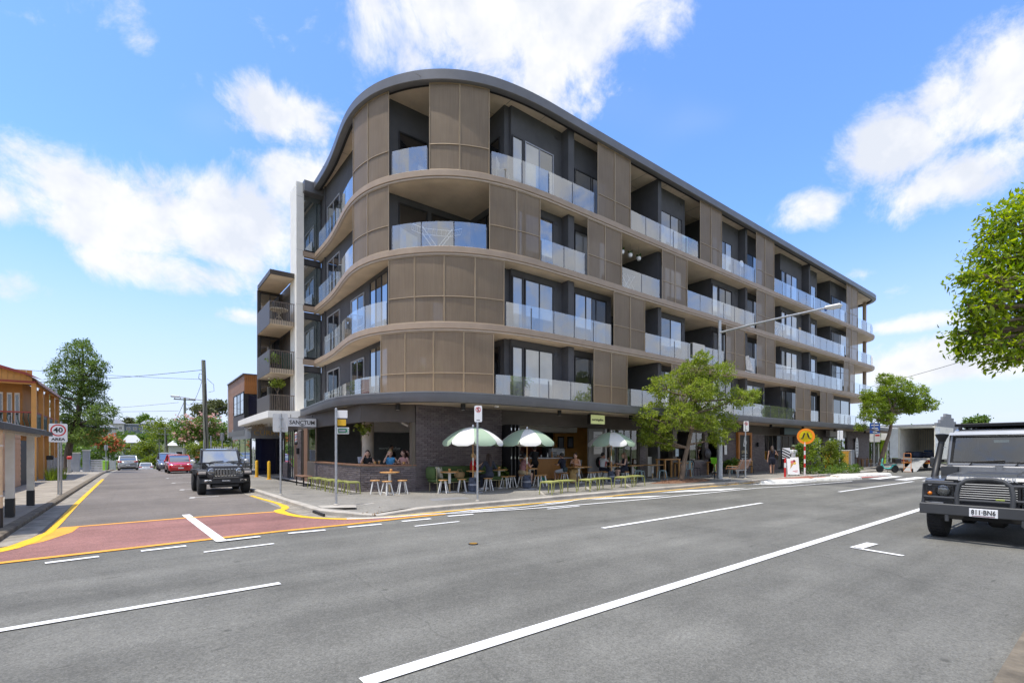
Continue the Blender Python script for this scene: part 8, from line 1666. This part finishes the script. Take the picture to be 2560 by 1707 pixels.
for (px,py,d,w,h,lb) in [(2440,1056,120,26,22,'round green tree behind the truck and parapet'),(2476,1075,130,22,14,'low green tree right of the parapet building')]: bush(lb, px, py, d, w, h, lm_mid, 1500, group='trees beyond the truck', name='garden_tree', z0=0)
bush('climbing green shrub at the end of the block beside white shop', 2188, 1095, 52, 14, 24, lm_mid, 900, cat='bush', name='garden_shrub', z0=PZ, leaf=.14)
# hillside woodland fills the far slope
def woodland():
    cl = []
    for i in range(320):
        x = random.uniform(-170, 120); y = random.uniform(150, 390)
        if -12 < x < 14 and y < 175: continue
        if any(y < hy+6 and abs(x - hx*y/hy) < hw for hx, hy, hw in ((-12.6,232,4),(-7.9,205,2.5),(-1,175,2.2))): continue
        z = T(y) + 1.5*math.sin(x*.021+y*.013); r = random.uniform(2.2,4.0); cl.append(((x,y,z+r*.5),(r,r,r*.75),90))
    for i in range(110):                               # slopes beside the street beyond the crest
        y = random.uniform(95,170); x = random.choice((random.uniform(-40,-9), random.uniform(12,55))); r = random.uniform(1.5,2.6); cl.append(((x,y,T(y)+r*.6),(r,r,r*.9),80))
    V = leaves(cl, .85, 8, aspect=.75, shell=.9); tag(link('hillside_woodland', quads_mesh('hillside_woodland', V, leaf_mat('woodland_leaf',(.03,.06,.015),(.10,.14,.035),.25))), 'continuous green woodland covering the far hillside', 'woodland', kind='stuff')
woodland()
# far skyline trees to the right of the main road
cl = []
for i in range(70):
    x = random.uniform(95,260); y = random.choice((random.uniform(30,90), random.uniform(-60,-8))); r = random.uniform(2.5,4.5); cl.append(((x,y,r*.7),(r,r,r),110))
V = leaves(cl, .9, 8, aspect=.75, shell=.9); tag(link('street_trees_far', quads_mesh('street_trees_far', V, lm_mid)), 'far green trees lining the main road beyond the truck', 'woodland', kind='stuff')
# garden bed at the crossing
def lowcover(name, label, clumps, size, mat): 
    V = leaves(clumps, size, 8, aspect=.55, shell=.3, droop=-.3); return tag(link(name, quads_mesh(name, V, mat)), label, 'ground cover', kind='stuff')
lowcover('garden_groundcover', 'low leafy ground cover in the crossing garden bed', [((32.6+i*.42,12.1-.05*i+random.uniform(-.2,.2),PZ+.22),(.5,.45,.32),220) for i in range(14)], .10, lm_mid)
for (x,y,h,r,lb,m_) in [(33.3,12.5,2.45,.62,'tall leafy shrub right of the crossing sign',lm_fresh2),(32.4,12.7,1.7,.5,'shorter leafy shrub behind crossing sign',lm_mid),(36.0,12.3,1.95,.6,'yellow green shrub in front of the yellow cabinet',lm_yel),(38.3,12.6,1.4,.4,'thin leafy shrub right of the yellow cabinet',lm_mid)]:
    tree('garden_shrub', lb, (x,y,PZ), [(0,0,0),(.03,.02,h*.4),(0,0,h*.75)], [((random.uniform(-.3,.3)*r,random.uniform(-.3,.3)*r,h*q),(r*s_,r*s_,h*.2),520) for q, s_ in ((.35,.9),(.55,1.0),(.75,.8),(.92,.5))], .13, m_, m_bark, per=8, r0=.04, cat='bush', group='shrubs in the garden bed', twigs=False)
# small plants
def plant(t, c, r, n, size, mat): link('foliage', quads_mesh('foliage', leaves([(c, r, n)], size, 6, aspect=.6), mat), t)
plant(FIG, (0,0,1.35), (.22,.22,.3), 60, .2, lm_yel)
t = thing('balcony_tree', 'small potted tree on the lowest side balcony', 'plant', (6.15,29.0,3.62)); MB().lathe([(.001,0),(.14,0),(.18,.28),(.16,.28)],14).build('pot', m_dark, t); MB().tube([(0,0,.2),(.03,0,.8),(0,.03,1.2)],.025,6).build('stem', m_bark, t); [MB().tube([(0,.02,1.1),(dx,dy,1.55)],.012,5).build('branch', m_bark, t) for dx,dy in ((-.25,0),(.22,.1),(.05,-.15))]; plant(t, (0,0,1.65), (.42,.3,.25), 500, .1, lm_yel)
t = thing('balcony_planter', 'leafy potted plants on the middle side balcony', 'plant', (6.0,29.1,6.05)); MB().lathe([(.001,0),(.16,0),(.2,.3),(.18,.3)],14).build('pot', m_dark, t); plant(t, (0,0,.55), (.3,.3,.35), 400, .12, lm_mid)
t = thing('balcony_blinds', 'green striped cloth hung behind the middle side balcony rail', 'cloth', (0,0,0)); [MB().box(6.35+.09*i,28.86,6.08,6.41+.09*i,28.88,6.95).build('strip', M('bottle_green_cloth',(.02,.07,.05),.9), t) for i in range(6)]
t = thing('balcony_plant', 'climbing plant on top floor balcony edge by the mint towel', 'plant', (25.6,15.9,SL[3])); MB().lathe([(.001,0),(.13,0),(.16,.25),(.14,.25)],12).build('pot', m_top, t); plant(t, (0,0,.75), (.18,.18,.5), 260, .1, lm_mid)
t = thing('potted_fern', 'leafy fern against the brick wall left of the bench', 'plant', (29.3,15.4,PZ)); MB().lathe([(.001,0),(.2,0),(.25,.35),(.22,.35)],14).build('pot', m_dark, t); plant(t, (0,0,.6), (.6,.45,.3), 700, .14, lm_mid)
t = thing('potted_plant', 'small plant on the ground beside the folding doors', 'plant', (11.7,15.75,PZ)); MB().lathe([(.001,0),(.12,0),(.15,.3),(.13,.3)],12).build('pot', m_dark, t); plant(t, (0,0,.55), (.25,.22,.25), 260, .12, lm_dark)
t = thing('grass_tuft', 'tuft of long green grass at the mesh fence', 'grass', (-3.6,37.5,T(38)+.1))
q = []
for i in range(260):
    a = random.uniform(0,6.28); r_ = random.uniform(0,.7); b = Vector((r_*math.cos(a)*.6,r_*math.sin(a)*2.0,0)); d = Vector((random.gauss(0,.15),random.gauss(0,.2),random.uniform(.35,.8))); s_ = Vector((.012,.012,0)); q.append([b-s_,b+s_,b+d*.7+s_*.6,b+d])
link('blades', quads_mesh('blades', np.array([[list(p) for p in f] for f in q]), lm_fresh2), t)
# leaf litter along kerbs
V = leaves([((22+i*1.4,11.45,.02),(.8,.06,.01),26) for i in range(8)] + [((4.0+.3*i,11.5+.18*(i-2)**2,.03),(.25,.15,.01),30) for i in range(5)] + [((7+i*1.2,.5,.02),(.7,.06,.01),24) for i in range(8)] + [((29.6,9.9,.1),(.8,.3,.06),160)], .07, 3, aspect=.5); tag(link('leaf_litter', quads_mesh('leaf_litter', V, M('dead_leaf',(.24,.14,.07),.9,var=.4,scale=8))), 'dry brown leaf litter lying along the kerbs', 'leaf litter', kind='stuff')
